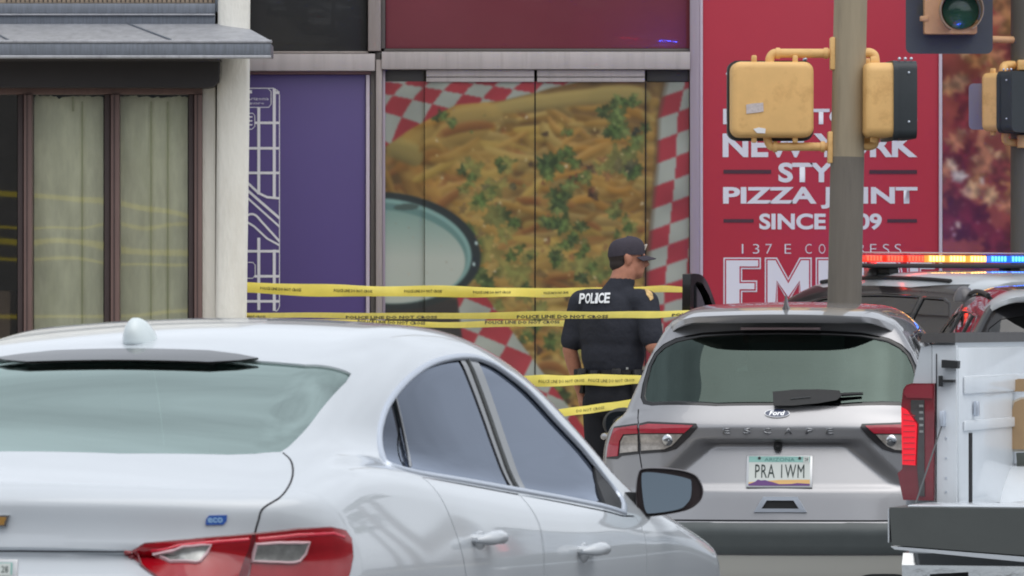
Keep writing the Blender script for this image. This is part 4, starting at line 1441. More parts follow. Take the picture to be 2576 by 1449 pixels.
    dk = S.sheet(S.pxs([(634, 1344), (641, 1344), (639, 1385), (625, 1440), (604, 1510), (578, 1512), (598, 1449), (622, 1385)]), rear, -0.004, 0.02)
    for me_i, me_o, me_d, fl in ((li, lo, dk, False), (mirror(li), mirror(lo), mirror(dk), True)):
        a = obj('tail_lamp', thicken(me_i, 0.02), M_REDLENS, sed)
        b = obj('tail_lamp', thicken(me_o, 0.02), M_REDLENS, sed)
        obj('lamp_gap', thicken(me_d, 0.02), M_DARKRED, sed)
        for host, quad, frame in ((a, [(387, 1388), (462, 1376), (530, 1371), (520, 1392), (503, 1416), (492, 1420), (430, 1419), (418, 1412)], True), (b, [(643, 1368), (700, 1364), (774, 1363), (765, 1392), (750, 1412), (735, 1416), (633, 1413)], True)):
            q3 = S.pxs(quad)
            pane = S.sheet(q3, rear, -0.0095, 0.02)
            rib = S.ribbon(dense(q3, 0.02), 0.009, 0.013, closed=True)
            if fl: pane, rib = mirror(pane), mirror(rib)
            obj('reversing_lens', pane, M_CLEARLENS, host)
            obj('lens_trim', rib, M_WHITETRIM, host)
        hl = S.ribbon(dense(S.pxs([(380, 1383), (480, 1371), (625, 1357)]), 0.03, False), 0.012, 0.0085)
        hr = S.ribbon(dense(S.pxs([(648, 1356), (750, 1345), (835, 1342), (862, 1352)]), 0.03, False), 0.012, 0.0085)
        if fl: hl, hr = mirror(hl), mirror(hr)
        ml = mat('light_guide_red', (205, 40, 62), rough=0.15, coat=1.0)
        obj('light_guide', hl, ml, a); obj('light_guide', hr, ml, b)
        ed = S.ribbon(l3, 0.008, 0.006, closed=True)
        obj('lamp_seal', mirror(ed) if fl else ed, M_DARKRED, sed, angle=70)
    # --- boot lid shut line and lid edge
    shut = S.pxs(smooth_path([(712, 1139), (731, 1158), (737, 1185), (730, 1216), (706, 1250), (662, 1279), (650, 1310), (640, 1345)], 6))
    me = S.ribbon(dense(shut, 0.02, False), 0.006, 0.0012)
    obj('shut_line', me, M_GAP, sed); obj('shut_line', mirror(me), M_GAP, sed)
    le = [S.px(x, y) for x, y in ((-20, 1386), (60, 1386), (200, 1387), (290, 1388), (335, 1387))]
    cz = le[0]; lr = [Vector((0, S.back(0, cz.z)[0].y, cz.z))] + [p for p in le if p.x > 0.05]
    me = S.ribbon(dense([Vector((-p.x, p.y, p.z)) for p in reversed(lr[1:])] + lr, 0.02, False), 0.007, 0.001)
    obj('lid_edge_gap', me, M_GAP, sed)
    # --- doors: real cuts
    S.belt = cs([0.8, 1.2, 1.7, 2.2, 2.7, 3.2, 3.6], [0] * 7)
    low_edge = S.pxs([(1010, 1192), (1064, 1205), (1154, 1221), (1289, 1246), (1424, 1270), (1530, 1292), (1580, 1306)])
    ys = [p.y for p in low_edge]; zs = [p.z for p in low_edge]
    print('belt', [(round(a, 2), round(b, 2)) for a, b in zip(ys, zs)])
    belt = lambda y: float(np.interp(y, ys, zs))
    yr = S.px(1068, 1206).y; ym = S.px(1313, 1252).y; yf = ys[-1] + 0.12
    print('door ys', yr, ym, yf)
    def door_outline(y0, y1, rearcurve, front):
        pts = []
        for t in np.linspace(0, 1, 8):
            y = y0 + (y1 - y0) * t
            pts.append((y, belt(y) + 0.006))
        pts += [(y1 + (0.02 if front else 0.0), 0.75), (y1 + (0.06 if front else 0.01), 0.5), (y1 + 0.03, 0.30)]
        pts += [(y0 + rearcurve + 0.06, 0.30), (y0 + rearcurve, 0.40), (y0 + rearcurve * 0.85, 0.58), (y0 + rearcurve * 0.35, 0.80)]
        return pts
    for (y0, y1, rc, fr) in ((yr, ym - 0.004, 0.36, False), (ym + 0.004, yf, 0.02, True)):
        o2 = door_outline(y0, y1, rc, fr)
        o3 = [S.side(y, z)[0] for y, z in o2]
        S.cut(cutter(o3, (1, 0, 0), 0.3, 0.0, 0.0025))
        S.cut(cutter([Vector((-p.x, p.y, p.z)) for p in o3], (-1, 0, 0), 0.3, 0.0, 0.0025))
        dm = S.chunk(o3, (1, 0, 0), 0.0, -0.0025)
        hx = {False: (1207, 1362), True: (1470, 1390)}[fr]
        hp, hn = S.near(S.px(*hx))
        for sgn, me in ((1, dm), (-1, mirror(dm))):
            door = obj('door', me, M_WHITE, sed, angle=30)
            bw = MB().sph((0, 0, 0), 1, (0.005, 0.062, 0.030), 12)
            h = MB()
            P = []
            for t in np.linspace(-1, 1, 13):
                P.append((0.052 - 0.034 * t ** 4, t * 0.095, 0.012 - 0.006 * t * t))
            h.tube(P, [0.006 + 0.014 * (1 - abs(t) ** 5) for t in np.linspace(-1, 1, 13)], 12)
            for yy in (-0.068, 0.068): h.cyl((-0.01, yy, 0.008), (0.045, yy, 0.008), 0.013, n=10)
            ang = math.atan2(-hn.z, hn.x)
            ho = h.build('door_handle', M_WHITE, door)
            ho.location = (sgn * hp.x, hp.y, hp.z); ho.rotation_euler = (0, 0, 0 if sgn > 0 else math.pi)
            bo = bw.build('handle_cup', M_WHITE, door)
            bo.location = (sgn * hp.x, hp.y, hp.z)
    # --- lower body
    for s in (1, -1):
        for yy in (1.03, 3.88):
            S.cut(MB().cyl((s * 0.62, yy, 0.335), (s * 1.2, yy, 0.335), 0.375, n=48).mesh())
            wheel(sed, s * 0.79, yy, 0.335)
    body = obj('body', S.solid, M_WHITE, sed, angle=30)
    # bumper join
    jn = dense([S.near(p)[0] for p in [S.back(x, 0.66)[0] for x in np.linspace(-0.8, 0.8, 30)]], 0.04, False)
    obj('bumper_join', S.ribbon(jn, 0.005, 0.001), M_GAP, sed)
    # --- aerial fin
    b = S.px(352, 856)
    fin_base = S.top(0.0, b.y)[0]
    print('fin', b[:])
    fin = MB()
    rings = []
    n = 24
    for t in np.linspace(0, 1, 16):
        z = 0.066 * math.sin(t * math.pi / 2)
        k_ = max(0.0, 1 - (z / 0.0665) ** 2.4)
        L = 0.085 * k_ ** 0.62 + 0.002
        W = 0.043 * (1 - 0.25 * t) * k_ ** 0.5 + 0.002
        cy = 0.01 - 0.05 * t
        rings.append([fin.bm.verts.new((W * math.cos(2 * math.pi * k / n), cy + L * math.sin(2 * math.pi * k / n), -0.012 + z * 1.12)) for k in range(n)])
    for a, c in zip(rings, rings[1:]):
        for k in range(n): fin.bm.faces.new((a[k], a[(k + 1) % n], c[(k + 1) % n], c[k]))
    fin.bm.faces.new(rings[0][::-1]); fin.bm.faces.new(rings[-1])
    fin.build('aerial_fin', mat('white_plastic', (212, 222, 224), rough=0.35, coat=0.4), sed, loc=(b.x, b.y, b.z), angle=80)
    # --- door mirrors
    Mi = S.Mi
    YM = 17.75
    hs = smooth_path([(1604, 1192), (1622, 1177), (1694, 1179), (1746, 1192), (1766, 1218), (1769, 1242), (1757, 1266), (1721, 1286), (1634, 1300), (1606, 1290), (1599, 1245)], 5, True)
    gs_ = smooth_path([(1614, 1200), (1624, 1188), (1680, 1193), (1730, 1204), (1739, 1213), (1738, 1248), (1728, 1266), (1706, 1281), (1640, 1291), (1624, 1285), (1617, 1250)], 4, True)
    def ring(pts, dy, sc, sh=(0, 0)):
        c = np.mean(np.array(pts), 0)
        return [Mi @ (at(c[0] + (x - c[0]) * sc + sh[0], c[1] + (y - c[1]) * sc + sh[1], YM) + Vector((0, dy, 0))) for x, y in pts]
    cx_ = np.array(hs).mean(0)
    R0 = [ring(hs, 0.012, 0.93), ring(hs, 0.0, 0.97), ring(hs, 0.006, 1.0), ring(hs, 0.05, 0.99, (2, 0)), ring(hs, 0.10, 0.9, (2, 0)), ring(hs, 0.135, 0.68, (0, 0)), ring(hs, 0.15, 0.3, (-4, 0))]
    V = [p for r in R0 for p in r]; n = len(hs)
    Fc = [tuple(range(n))[::-1]] + [(i * n + k, i * n + (k + 1) % n, (i + 1) * n + (k + 1) % n, (i + 1) * n + k) for i in range(len(R0) - 1) for k in range(n)] + [tuple((len(R0) - 1) * n + k for k in range(n))]
    hm = mesh('housing', V, Fc)
    gm = mesh('mirror_pane', [p + Mi.to_3x3() @ Vector((0, -0.006 - 0.00021 * (g[1] - 1240), 0)) for p, g in zip(ring(gs_, 0.0, 1.0), gs_)], [tuple(range(len(gs_)))[::-1]])
    am = MB().prism([Mi @ at(x, y, YM + 0.02) for x, y in ((1530, 1236), (1612, 1240), (1612, 1294), (1575, 1298), (1530, 1288))], Mi.to_3x3() @ Vector((0, 0.07, 0))).mesh()
    for fl in (False, True):
        q = (lambda m: mirror(m)) if fl else (lambda m: m)
        h = obj('door_mirror', q(hm), mat('mirror_housing', (58, 50, 52), rough=0.3, coat=0.5), sed, angle=50)
        obj('mirror_glass', q(gm), M_MIRRORGLASS, h, smooth=False)
        obj('mirror_arm', q(am), M_BLACKPLASTIC, h)
    # --- emblem: gold cross bar with a bright edge, blue badge, licence plate
    em = [(-0.078, -0.006), (-0.070, 0.016), (-0.024, 0.016), (-0.021, 0.027), (0.028, 0.027), (0.025, 0.016), (0.078, 0.016), (0.070, -0.012), (0.022, -0.012), (0.019, -0.024), (-0.029, -0.024), (-0.026, -0.012), (-0.076, -0.012)]
    zc_e = S.px(30, 1312).z
    y_e = S.back(0, zc_e)[0].y
    ox = 0.5 * S.px(-12, 1312).x
    em = [(x + ox, z) for x, z in em]
    e = MB().prism([(x, y_e - 0.001, zc_e + z) for x, z in em], (0, -0.010, 0)).build('emblem', M_CHROME, sed)
    MB().prism([((x - ox) * 0.90 + ox, y_e - 0.0105, zc_e + z * 0.72) for x, z in em], (0, -0.002, 0)).build('emblem_fill', mat('gold_emblem', (196, 150, 84), rough=0.35, metal=0.6), e)
    bp = S.px(544, 1308); _, bn = S.near(bp)
    Rb = bn.to_track_quat('Z', 'Y').to_matrix()
    bd = [(-0.027, -0.012), (-0.026, 0.002), (-0.018, 0.012), (0.027, 0.012), (0.026, -0.003), (0.018, -0.012)]
    rx = Vector((1, 0, 0)); rx = (rx - bn * rx.dot(bn)).normalized(); rz = bn.cross(rx); rz = rz if rz.z > 0 else -rz
    b_ = MB().prism([bp + rx * x + rz * z for x, z in bd], bn * 0.004).build('blue_badge', mat('blue_badge', (52, 92, 170), rough=0.25, coat=0.6), sed)
    tm = text_mesh('eco', 0.02, 2)
    for v in tm.vertices:
        v.co = bp + bn * 0.0045 + rx * (v.co.x * 0.026 - 0.022) + rz * (v.co.y * 0.026 - 0.006)
    obj('badge_lettering', tm, mat('pale_blue', (150, 190, 225), rough=0.4), b_, smooth=False)
    return b

def licence_plate(parent, loc, rot, s, teal_top=True, tilt=0.0):
    """plate in its own frame: x right, z up, facing -Y, centred"""
    fr = MB().b2((-0.165, 0.0, -0.085), (0.165, 0.012, 0.085), 0.005).build('licence_plate', mat('plate_frame', (200, 202, 204), rough=0.3, metal=0.6), parent, loc=loc, rot=rot)
    def flat(name, pts, m, d):
        return obj(name, MB().poly([(x, d, z) for x, z in pts]).mesh(), m, fr, smooth=False)
    pw = mat('plate_white', (212, 218, 214), rough=0.45)
    flat('plate_sheet', [(-0.152, -0.076), (0.152, -0.076), (0.152, 0.076), (-0.152, 0.076)], pw, -0.0010)
    flat('teal_band', [(-0.152, 0.046), (0.152, 0.046), (0.152, 0.076), (-0.152, 0.076)], mat('plate_teal', (150, 200, 192), rough=0.45), -0.0016)
    flat('orange_band', [(-0.152, -0.076), (0.152, -0.076), (0.152, -0.044), (0.0, -0.046), (-0.152, -0.058)], mat('plate_orange', (226, 184, 120), rough=0.45), -0.0016)
    mt = [(-0.152, -0.076), (0.152, -0.076), (0.152, -0.066), (0.09, -0.062), (0.06, -0.067), (0.0, -0.068), (-0.03, -0.058), (-0.055, -0.052), (-0.07, -0.047), (-0.09, -0.049), (-0.105, -0.044), (-0.12, -0.056), (-0.14, -0.064), (-0.152, -0.068)]
    flat('mountains', mt, mat('plate_purple', (104, 66, 128), rough=0.45), -0.0022)
    if s:
        tx = fit_text(s, -0.120, 0.124, -0.036, 0.034, 0.0, res=2, spacing=1.12)
        tx.transform(Matrix.Translation((0, -0.0028, 0)))
        obj('plate_number', tx, mat('plate_dark', (44, 58, 56), rough=0.5), fr, smooth=False)
    tx = fit_text('ARIZONA', -0.075, 0.075, 0.050, 0.068, 0.0, res=2)
    tx.transform(Matrix.Translation((0, -0.0028, 0)))
    obj('state_name', tx, mat('plate_state', (84, 138, 134), rough=0.5), fr, smooth=False)
    for x in (-0.10, 0.10):
        MB().cyl((x, 0, 0.066), (x, -0.006, 0.066), 0.007, n=10).build('bolt', M_BLACKPLASTIC, fr)
    flat('sticker', [(0.118, 0.044), (0.148, 0.044), (0.148, 0.074), (0.118, 0.074)], pw, -0.0034)
    tx = fit_text('28', 0.124, 0.142, 0.051, 0.067, 0.0, res=2)
    tx.transform(Matrix.Translation((0, -0.0042, 0)))
    obj('sticker_year', tx, mat('plate_dark', (44, 58, 56)), fr, smooth=False)
    return fr

sed_fin = build_sedan()
_q = SS.back(0, 0.775)[0]
licence_plate(sed, (0.03, _q.y - 0.012, 0.785), (math.radians(-6), 0, 0), None)
seat(sed, 0.37, 2.45, 0.42, 0.5, 0.55); seat(sed, -0.37, 2.45, 0.42, 0.5, 0.55)
seat(sed, 0.0, 1.52, 0.46, 1.3, 0.50, 24, False)
for _x in (-0.4, 0.4):
    MB().box((_x, 1.16, 1.12), (0.25, 0.09, 0.13), None, 0.04, 3).build('rear_headrest', M_SEAT, sed)
MB().b2((-0.62, 0.74, 1.02), (0.62, 1.14, 1.05), 0.01).build('parcel_shelf', M_CABIN, sed)
MB().b2((-0.78, 3.25, 0.72), (0.78, 3.8, 0.95), 0.06, 3).build('dashboard', M_CABIN, sed)
steering(sed, -0.37, 3.12, 0.86)

# ------------------------------------------------------------------ silver crossover and the two police vehicles
def suv_f(kx=1.0, ky=1.0, kz=1.0, recess=True):
    W = cs([-0.1, 0.2, 0.6, 1.2, 2.4, 3.6, 4.2, 4.6], [0.865, 0.885, 0.915, 0.935, 0.94, 0.935, 0.91, 0.85])
    g = cs([0.15, 0.35, 0.55, 0.75, 0.92, 1.05, 1.16, 1.3], [0.94, 0.975, 0.99, 0.995, 1.0, 0.96, 0.90, 0.82])
    R0 = pl([0.1, 0.30, 0.42, 0.43, 0.55, 0.565, 0.70, 0.735, 0.955, 0.968, 0.985, 1.045, 1.06, 1.15, 1.4],
            [0.10, 0.03, 0.022, 0.012, 0.0, 0.022, 0.048, 0.056, 0.062, 0.062, 0.06, 0.055, 0.062, 0.115, 0.24], 0.012)
    REC = pl([0.735, 0.76, 0.950, 0.966, 0.986], [0.0, 0.022, 0.080, 0.078, 0.0], 0.010)
    Rx = cs([0, 0.3, 0.6, 0.75, 0.86, 0.95, 1.05], [0, 0.012, 0.06, 0.12, 0.205, 0.34, 0.55])
    F0 = cs([0.1, 0.4, 0.7, 0.9, 1.1], [4.46, 4.60, 4.58, 4.45, 4.1])
    T0 = cs([-0.1, 0.1, 0.4, 1.0, 2.0, 3.0, 3.55, 4.0, 4.4, 4.65], [1.13, 1.15, 1.17, 1.17, 1.14, 1.12, 1.12, 1.08, 0.99, 0.86])
    Zr = cs([0.1, 0.5, 1.0, 1.6, 2.2, 2.7, 3.05, 3.5, 3.9], [1.60, 1.645, 1.668, 1.675, 1.66, 1.60, 1.48, 1.22, 0.97])
    Rg = cs([1.0, 1.15, 1.3, 1.45, 1.55, 1.7], [0.03, 0.115, 0.19, 0.265, 0.31, 0.37])
    Rgx = cs([0, 0.3, 0.5, 0.65, 0.8], [0, 0.012, 0.045, 0.10, 0.20])
    G = cs([1.0, 1.12, 1.25, 1.38, 1.5, 1.62, 1.75], [0.83, 0.80, 0.745, 0.69, 0.625, 0.55, 0.46])
    Gy = cs([0.0, 0.4, 1.0, 1.8, 2.6, 3.3, 3.8], [-0.03, -0.015, 0.01, 0.03, 0.03, 0.01, -0.03])
    def f(x, y, z):
        x, y, z = x / kx, y / ky, z / kz
        ax = np.abs(x)
        fx = np.minimum(ax, 1.08)
        side = ax - W(y) * g(z)
        edge = np.interp(z, [0.74, 0.97], [0.56, 0.30])
        rc = REC(z) * sstep(edge + 0.13, edge, ax) if recess else 0.0
        rear = R0(z) + rc + Rx(fx) - y
        front = y - F0(z) + 0.28 * (fx / 0.9) ** 6
        top = z - (T0(y) - 0.05 * (ax / 0.9) ** 2 - 0.05 * (ax / 0.9) ** 6)
        low = smax(smax(side, top, 0.07), smax(rear, front, 0.03), 0.05)
        low = smax(low, 0.2 - z, 0.05)
        gs = (ax - (G(z) + Gy(y))) * 0.92
        gt = z - (Zr(y) - 0.075 * ax ** 2)
        gr = (Rg(z) + Rgx(np.minimum(ax, 0.9)) - y) * 0.9
        green = smax(smax(smax(gs, gt, 0.11), gr, 0.045), 1.06 - z, 0.03)
        return smin(low, green, 0.025)
    return f

def suv_solid(f, kx, ky, kz, nx=84, ny=(20, 100, 10), nz=(26, 44, 26)):
    y = np.concatenate([np.linspace(-0.2, 0.22, ny[0]), np.linspace(0.25, 4.2, ny[1]), np.linspace(4.25, 4.9, ny[2])]) * ky
    z = np.concatenate([np.linspace(0.0, 0.60, nz[0]), np.linspace(0.615, 1.15, nz[1]), np.linspace(1.17, 1.95, nz[2])]) * kz
    return star_mesh('suv_solid', f, np.linspace(-1.15, 1.15, nx) * kx, y, z, 0.8 * ky, 3.9 * ky, 0.9 * kz)

def suv_cabin(f, kx, ky, kz):
    def cf(x, y, z):
        a = f(x, y, z) + 0.045
        return smax(smax(a, 0.55 * kz - z, 0.03), y - 3.7 * ky, 0.03)
    return star_mesh('cabin', cf, np.linspace(-1, 1, 34) * kx, np.linspace(0.0, 4.1, 60) * ky, np.linspace(0.3, 1.9, 28) * kz, 0.9 * ky, 3.1 * ky, 1.0 * kz)

def yz_side(S, pts, s=1):
    return [S.side(y, z, s)[0] for y, z in pts]

SIDE_WINDOWS = {
    'quarter_glass': [(0.42, 1.20), (0.62, 1.46), (0.72, 1.49), (0.98, 1.50), (1.02, 1.17), (0.60, 1.165)],
    'rear_door_glass': [(1.06, 1.17), (1.02, 1.505), (1.5, 1.52), (1.84, 1.52), (1.88, 1.14)],
    'front_door_glass': [(1.96, 1.135), (1.92, 1.52), (2.3, 1.50), (2.62, 1.43), (2.98, 1.22), (3.06, 1.10)]}

def suv_side_glass(S, root, kx, ky, kz, gm, trim=True, skip=()):
    for nm, pp in SIDE_WINDOWS.items():
        for s in (1, -1):
            if (nm, s) in skip: continue
            pts = dense(yz_side(S, [(y * ky, z * kz) for y, z in pp], s), 0.06)
            d = Vector((s, 0, 0.35))
            S.cut(cutter(pts, d, 0.25, 0.12))
            w = obj(nm, S.sheet(pts, d, 0.008, 0.1), gm, root)
            if trim:
                obj('window_trim', S.ribbon(pts, 0.022, 0.003, closed=True), M_GLOSSBLACK, w, angle=80)

def suv_windscreen(S, root, kx, ky, kz):
    r = [S.top(x * kx, y * ky)[0] for x, y in ((0, 2.86), (0.3, 2.87), (0.5, 2.92), (0.66, 3.45), (0.4, 3.52), (0, 3.55))]
    ws = dense(r + [Vector((-p.x, p.y, p.z)) for p in reversed(r[1:-1])], 0.08)
    d = Vector((0, 0.6, 0.8))
    S.cut(cutter(ws, d, 0.2, 0.2))
    obj('windscreen', S.sheet(ws, d, 0.006, 0.2), M_WINDSHIELD, root)

def suv_doors(S, root, m, kx, ky, kz, skip=(), handle=None):
    for nm, (y0, y1, rc) in (('rear', (1.02, 1.90, 0.30)), ('front', (1.93, 3.16, 0.02))):
        o2 = [(y0, 1.13), (y0 + (y1 - y0) * 0.5, 1.115), (y1, 1.08), (y1 + 0.02, 0.7), (y1 + 0.02, 0.42), (y0 + rc + 0.08, 0.42), (y0 + rc, 0.5), (y0 + rc * 0.8, 0.72), (y0 + rc * 0.3, 0.95)]
        o2 = [(y * ky, z * kz) for y, z in o2]
        for s in (1, -1):
            o3 = dense(yz_side(S, o2, s), 0.1)
            if (nm, s) in skip:
                continue
            S.cut(cutter(o3, (s, 0, 0), 0.3, 0.0, 0.003))
            door = obj('door', S.chunk(o3, (s, 0, 0), 0.0, -0.003), m, root, angle=30)
            hp, hn = S.side((y0 + 0.17) * ky, 0.98 * kz, s)
            h = MB().tube([(s * (0.045 - 0.03 * t ** 4), t * 0.1, 0) for t in np.linspace(-1, 1, 9)], [0.006 + 0.012 * (1 - abs(t) ** 5) for t in np.linspace(-1, 1, 9)], 8)
            h.build('door_handle', handle or m, door, loc=hp)

def suv_wheels(S, root, kx, ky, kz, r=0.35):
    for s in (1, -1):
        for yy in (0.95, 3.68):
            S.cut(MB().cyl((s * 0.64 * kx, yy * ky, r), (s * 1.3 * kx, yy * ky, r), r * 1.13, n=40).mesh())
            wheel(root, s * 0.81 * kx, yy * ky, r, r)

def spoiler(S, root, m, kx, ky, kz, y0=0.62, y1=0.12, hw=0.60, drop=0.055, th=0.035):
    """roof spoiler: slab that carries the roof on past the rear glass"""
    n, k = 30, 10
    V, F = [], []
    for i in range(n + 1):
        t = -1 + 2 * i / n
        x = t * hw * kx
        ye = (y1 + 0.05 * t * t + (y0 - y1 - 0.09) * abs(t) ** 6) * ky
        yi = y0 * ky
        xs_ = math.copysign(min(abs(x), 0.50 * kx), x)
        dz_ = max(0.0, S.top(math.copysign(0.50 * kx, x), yi)[0].z - S.top(x, yi)[0].z) * 0.9
        zi = S.top(xs_, yi)[0].z - dz_
        zi2 = S.top(xs_, yi + 0.15)[0].z - dz_
        sl = (zi - zi2) / 0.15
        edge = max(0.0, 1 - abs(t) ** 2.2)
        ring = []
        for j in range(k + 1):
            u = j / k
            y = yi + (ye - yi) * u
            ring.append((x, y, zi + 0.006 + sl * (yi - y) * 0.6 - drop * 0.55 * u * u))
        ring.append((x, ye + 0.002, ring[-1][2] - 0.018 - th * 0.3))
        for j in range(k, -1, -1):
            u = j / k
            y = yi + (ye - yi) * u + 0.012
            ring.append((x, y, zi + sl * (yi - y) * 0.6 - drop * 0.55 * u * u - 0.022 - th * edge * (0.4 + 0.9 * (1 - u))))
        V += ring
    m_ = 2 * k + 3
    for i in range(n):
        for j in range(m_):
            F.append((i * m_ + j, i * m_ + (j + 1) % m_, (i + 1) * m_ + (j + 1) % m_, (i + 1) * m_ + j))
    F.append(tuple(range(m_))[::-1]); F.append(tuple(n * m_ + j for j in range(m_)))
    me = mesh('spoiler', V, F)
    bm = bmesh.new(); bm.from_mesh(me); bmesh.ops.recalc_face_normals(bm, faces=bm.faces); bm.to_mesh(me); bm.free()
    return obj('spoiler', me, m, root, angle=50)

def fin_aerial(root, p, m, h=0.10, L=0.09, W=0.04):
    fin = MB()
    rings = []
    n = 20
    for t in np.linspace(0, 1, 14):
        k_ = max(0.0, 1 - t)
        l_ = L * k_ ** 0.8 + 0.003
        w_ = W * (0.16 + 0.84 * k_ ** 3.2) * (k_ ** 0.25 if k_ > 0 else 0) + 0.001
        rings.append([fin.bm.verts.new((w_ * math.cos(2 * math.pi * k / n), 0.02 - 0.5 * L * t + l_ * math.sin(2 * math.pi * k / n), -0.012 + h * t)) for k in range(n)])
    for a, c in zip(rings, rings[1:]):
        for k in range(n): fin.bm.faces.new((a[k], a[(k + 1) % n], c[(k + 1) % n], c[k]))
    fin.bm.faces.new(rings[0][::-1]); fin.bm.faces.new(rings[-1])
    return fin.build('aerial_fin', m, root, loc=p, angle=80)

# ---- silver crossover
ESC_X, ESC_Y, ESC_YAW, ESC_Z = 1.315, 28.5, math.radians(-6.0), -0.10
esc = empty('silver_crossover', (ESC_X, ESC_Y, ESC_Z), (0, 0, ESC_YAW))
tag(esc, 'silver crossover with licence plate PRA 1WM and a rear wiper, between sedan and pickup', 'car')
ESC_M = Matrix.Translation((ESC_X, ESC_Y, ESC_Z)) @ Matrix.Rotation(ESC_YAW, 4, 'Z')

def build_crossover():
    f = suv_f()
    S = Skin(suv_solid(f, 1, 1, 1, 92, (22, 96, 10), (34, 52, 30)), f, ESC_M)
    S.cut(suv_cabin(f, 1, 1, 1))
    sym = lambda r: dense(r + [Vector((-p.x, p.y, p.z)) for p in reversed(r[1:-1])], 0.03)
    rd = Vector((0, -1, 0.45))
    # rear glass, traced on the left half
    gl = [(1955, 829), (1860, 831), (1767, 836), (1700, 850), (1668, 866), (1646, 888), (1630, 920), (1616, 968), (1611, 1000), (1618, 1017), (1640, 1021), (1800, 1022), (1955, 1020)]
    p3 = S.pxs(gl)
    p3[0].x = 0; p3[-1].x = 0
    g3 = sym(p3)
    S.cut(cutter(g3, rd, 0.2, 0.12))
    rg = obj('rear_window', S.sheet(g3, rd, 0.006, 0.1), M_ESCGLASS, esc)
    # black ceramic border
    obj('glass_border', S.ribbon(g3, 0.05, -0.003, closed=True, base=-0.006), M_GLOSSBLACK, rg, angle=80)
    suv_side_glass(S, esc, 1, 1, 1, M_DARKGLASS)
    suv_windscreen(S, esc, 1, 1, 1)
    suv_doors(S, esc, M_SILVER, 1, 1, 1)
    suv_wheels(S, esc, 1, 1, 1)
    spoiler(S, esc, M_SILVER, 1, 1, 1, y0=0.52, y1=0.14, hw=0.60)
    # high brake light in the spoiler
    cz = S.px(1962, 836)
    MB().b2((-0.2, cz.y - 0.07, cz.z + 0.012), (0.2, cz.y - 0.02, cz.z + 0.026), 0.004).build('brake_light', mat('brake_light_lens', (150, 128, 130), rough=0.25, coat=0.6), esc)
    # tail lamps: traced on the left
    rv = Vector((-0.55, -1, 0.0))
    outer = [(1527, 1154), (1531, 1120), (1546, 1074), (1600, 1066), (1606, 1066), (1608, 1142), (1564, 1147), (1553, 1155)]
    inner = [(1609, 1066), (1630, 1061), (1752, 1066), (1756, 1075), (1736, 1098), (1702, 1129), (1676, 1137), (1612, 1142)]
    red_o = [(1530, 1150), (1533, 1122), (1548, 1078), (1604, 1071), (1606, 1090), (1570, 1092), (1560, 1110), (1556, 1147)]
    red_i = [(1611, 1072), (1632, 1068), (1744, 1071), (1722, 1089), (1612, 1089)]
    clr_i = [(1612, 1092), (1718, 1092), (1700, 1112), (1690, 1122), (1672, 1130), (1615, 1134)]
    clr_o = [(1572, 1096), (1605, 1093), (1606, 1135), (1562, 1140), (1564, 1112)]
    bl = mat('lamp_bezel', (44, 42, 44), rough=0.3, coat=0.5)
    rl = mat('crossover_red_lens', (172, 40, 58), rough=0.15, coat=1.0, var=0.12, vscale=25)
    cl = mat('crossover_clear_lens', (172, 166, 160), rough=0.2, metal=0.35, coat=1.0, var=0.4, vscale=22)
    for host, subs in ((outer, ((red_o, rl), (clr_o, cl))), (inner, ((red_i, rl), (clr_i, cl)))):
        me = thicken(S.sheet(dense(S.pxs(host), 0.03), rv, -0.004, 0.03), 0.02)
        a = obj('tail_lamp', me, bl, esc); b = obj('tail_lamp', mirror(me), bl, esc)
        for pp, mm in subs:
            sm = thicken(S.sheet(dense(S.pxs(pp), 0.03), rv, -0.010, 0.03), 0.01)
            obj('lens', sm, mm, a); obj('lens', mirror(sm), mm, b)
        if host is inner:
            q = S.px(1682, 1106); _, qn = S.near(q)
            bm_ = MB().sph(q + qn * 0.008, 0.03, (1, 0.35, 1), 10).mesh()
            obj('reversing_bulb', bm_, M_CHROME, a); obj('reversing_bulb', mirror(bm_), M_CHROME, b)
    # tailgate shut lines
    ln = S.ribbon(dense(S.pxs([(1606, 1030), (1606, 1064), (1609, 1142), (1615, 1180), (1622, 1250), (1630, 1318)]), 0.03, False), 0.007, 0.0015)
    obj('shut_line', ln, M_GAP, esc); obj('shut_line', mirror(ln), M_GAP, esc)
    # bumper line and the black and silver bumper mouldings
    body_parts = []
    def band(z0, z1, m, name, off):
        r = [S.back(x, z1)[0] for x in np.linspace(0, 0.86, 24)]
        r2 = [S.back(x, z0)[0] for x in np.linspace(0, 0.86, 24)]
        V = []; F = []
        xs = np.linspace(-0.885, 0.885, 60)
        zs_ = np.linspace(z0, z1, 8)
        for x in xs:
            for z in zs_:
                h = S.back(float(x), float(z))
                if h[0] is None: h = (S.near(Vector((float(x), 0.35, float(z)))))
                V.append(h[0] + h[1] * off)
        n = len(zs_)
        for i in range(len(xs) - 1):
            for j in range(n - 1): F.append((i * n + j, (i + 1) * n + j, (i + 1) * n + j + 1, i * n + j + 1))
        me = thicken(mesh(name, V, F), 0.02)
        return obj(name, me, m, esc)
    band(0.425, 0.574, mat('bumper_plastic', (84, 90, 91), rough=0.4, var=0.05, vscale=12), 'bumper_band', 0.007)
    band(0.24, 0.415, mat('bumper_silver', (176, 176, 170), rough=0.4, coat=0.4), 'lower_bumper', 0.004)
    band(0.21, 0.29, M_GREYPLASTIC, 'bumper_diffuser', 0.008)
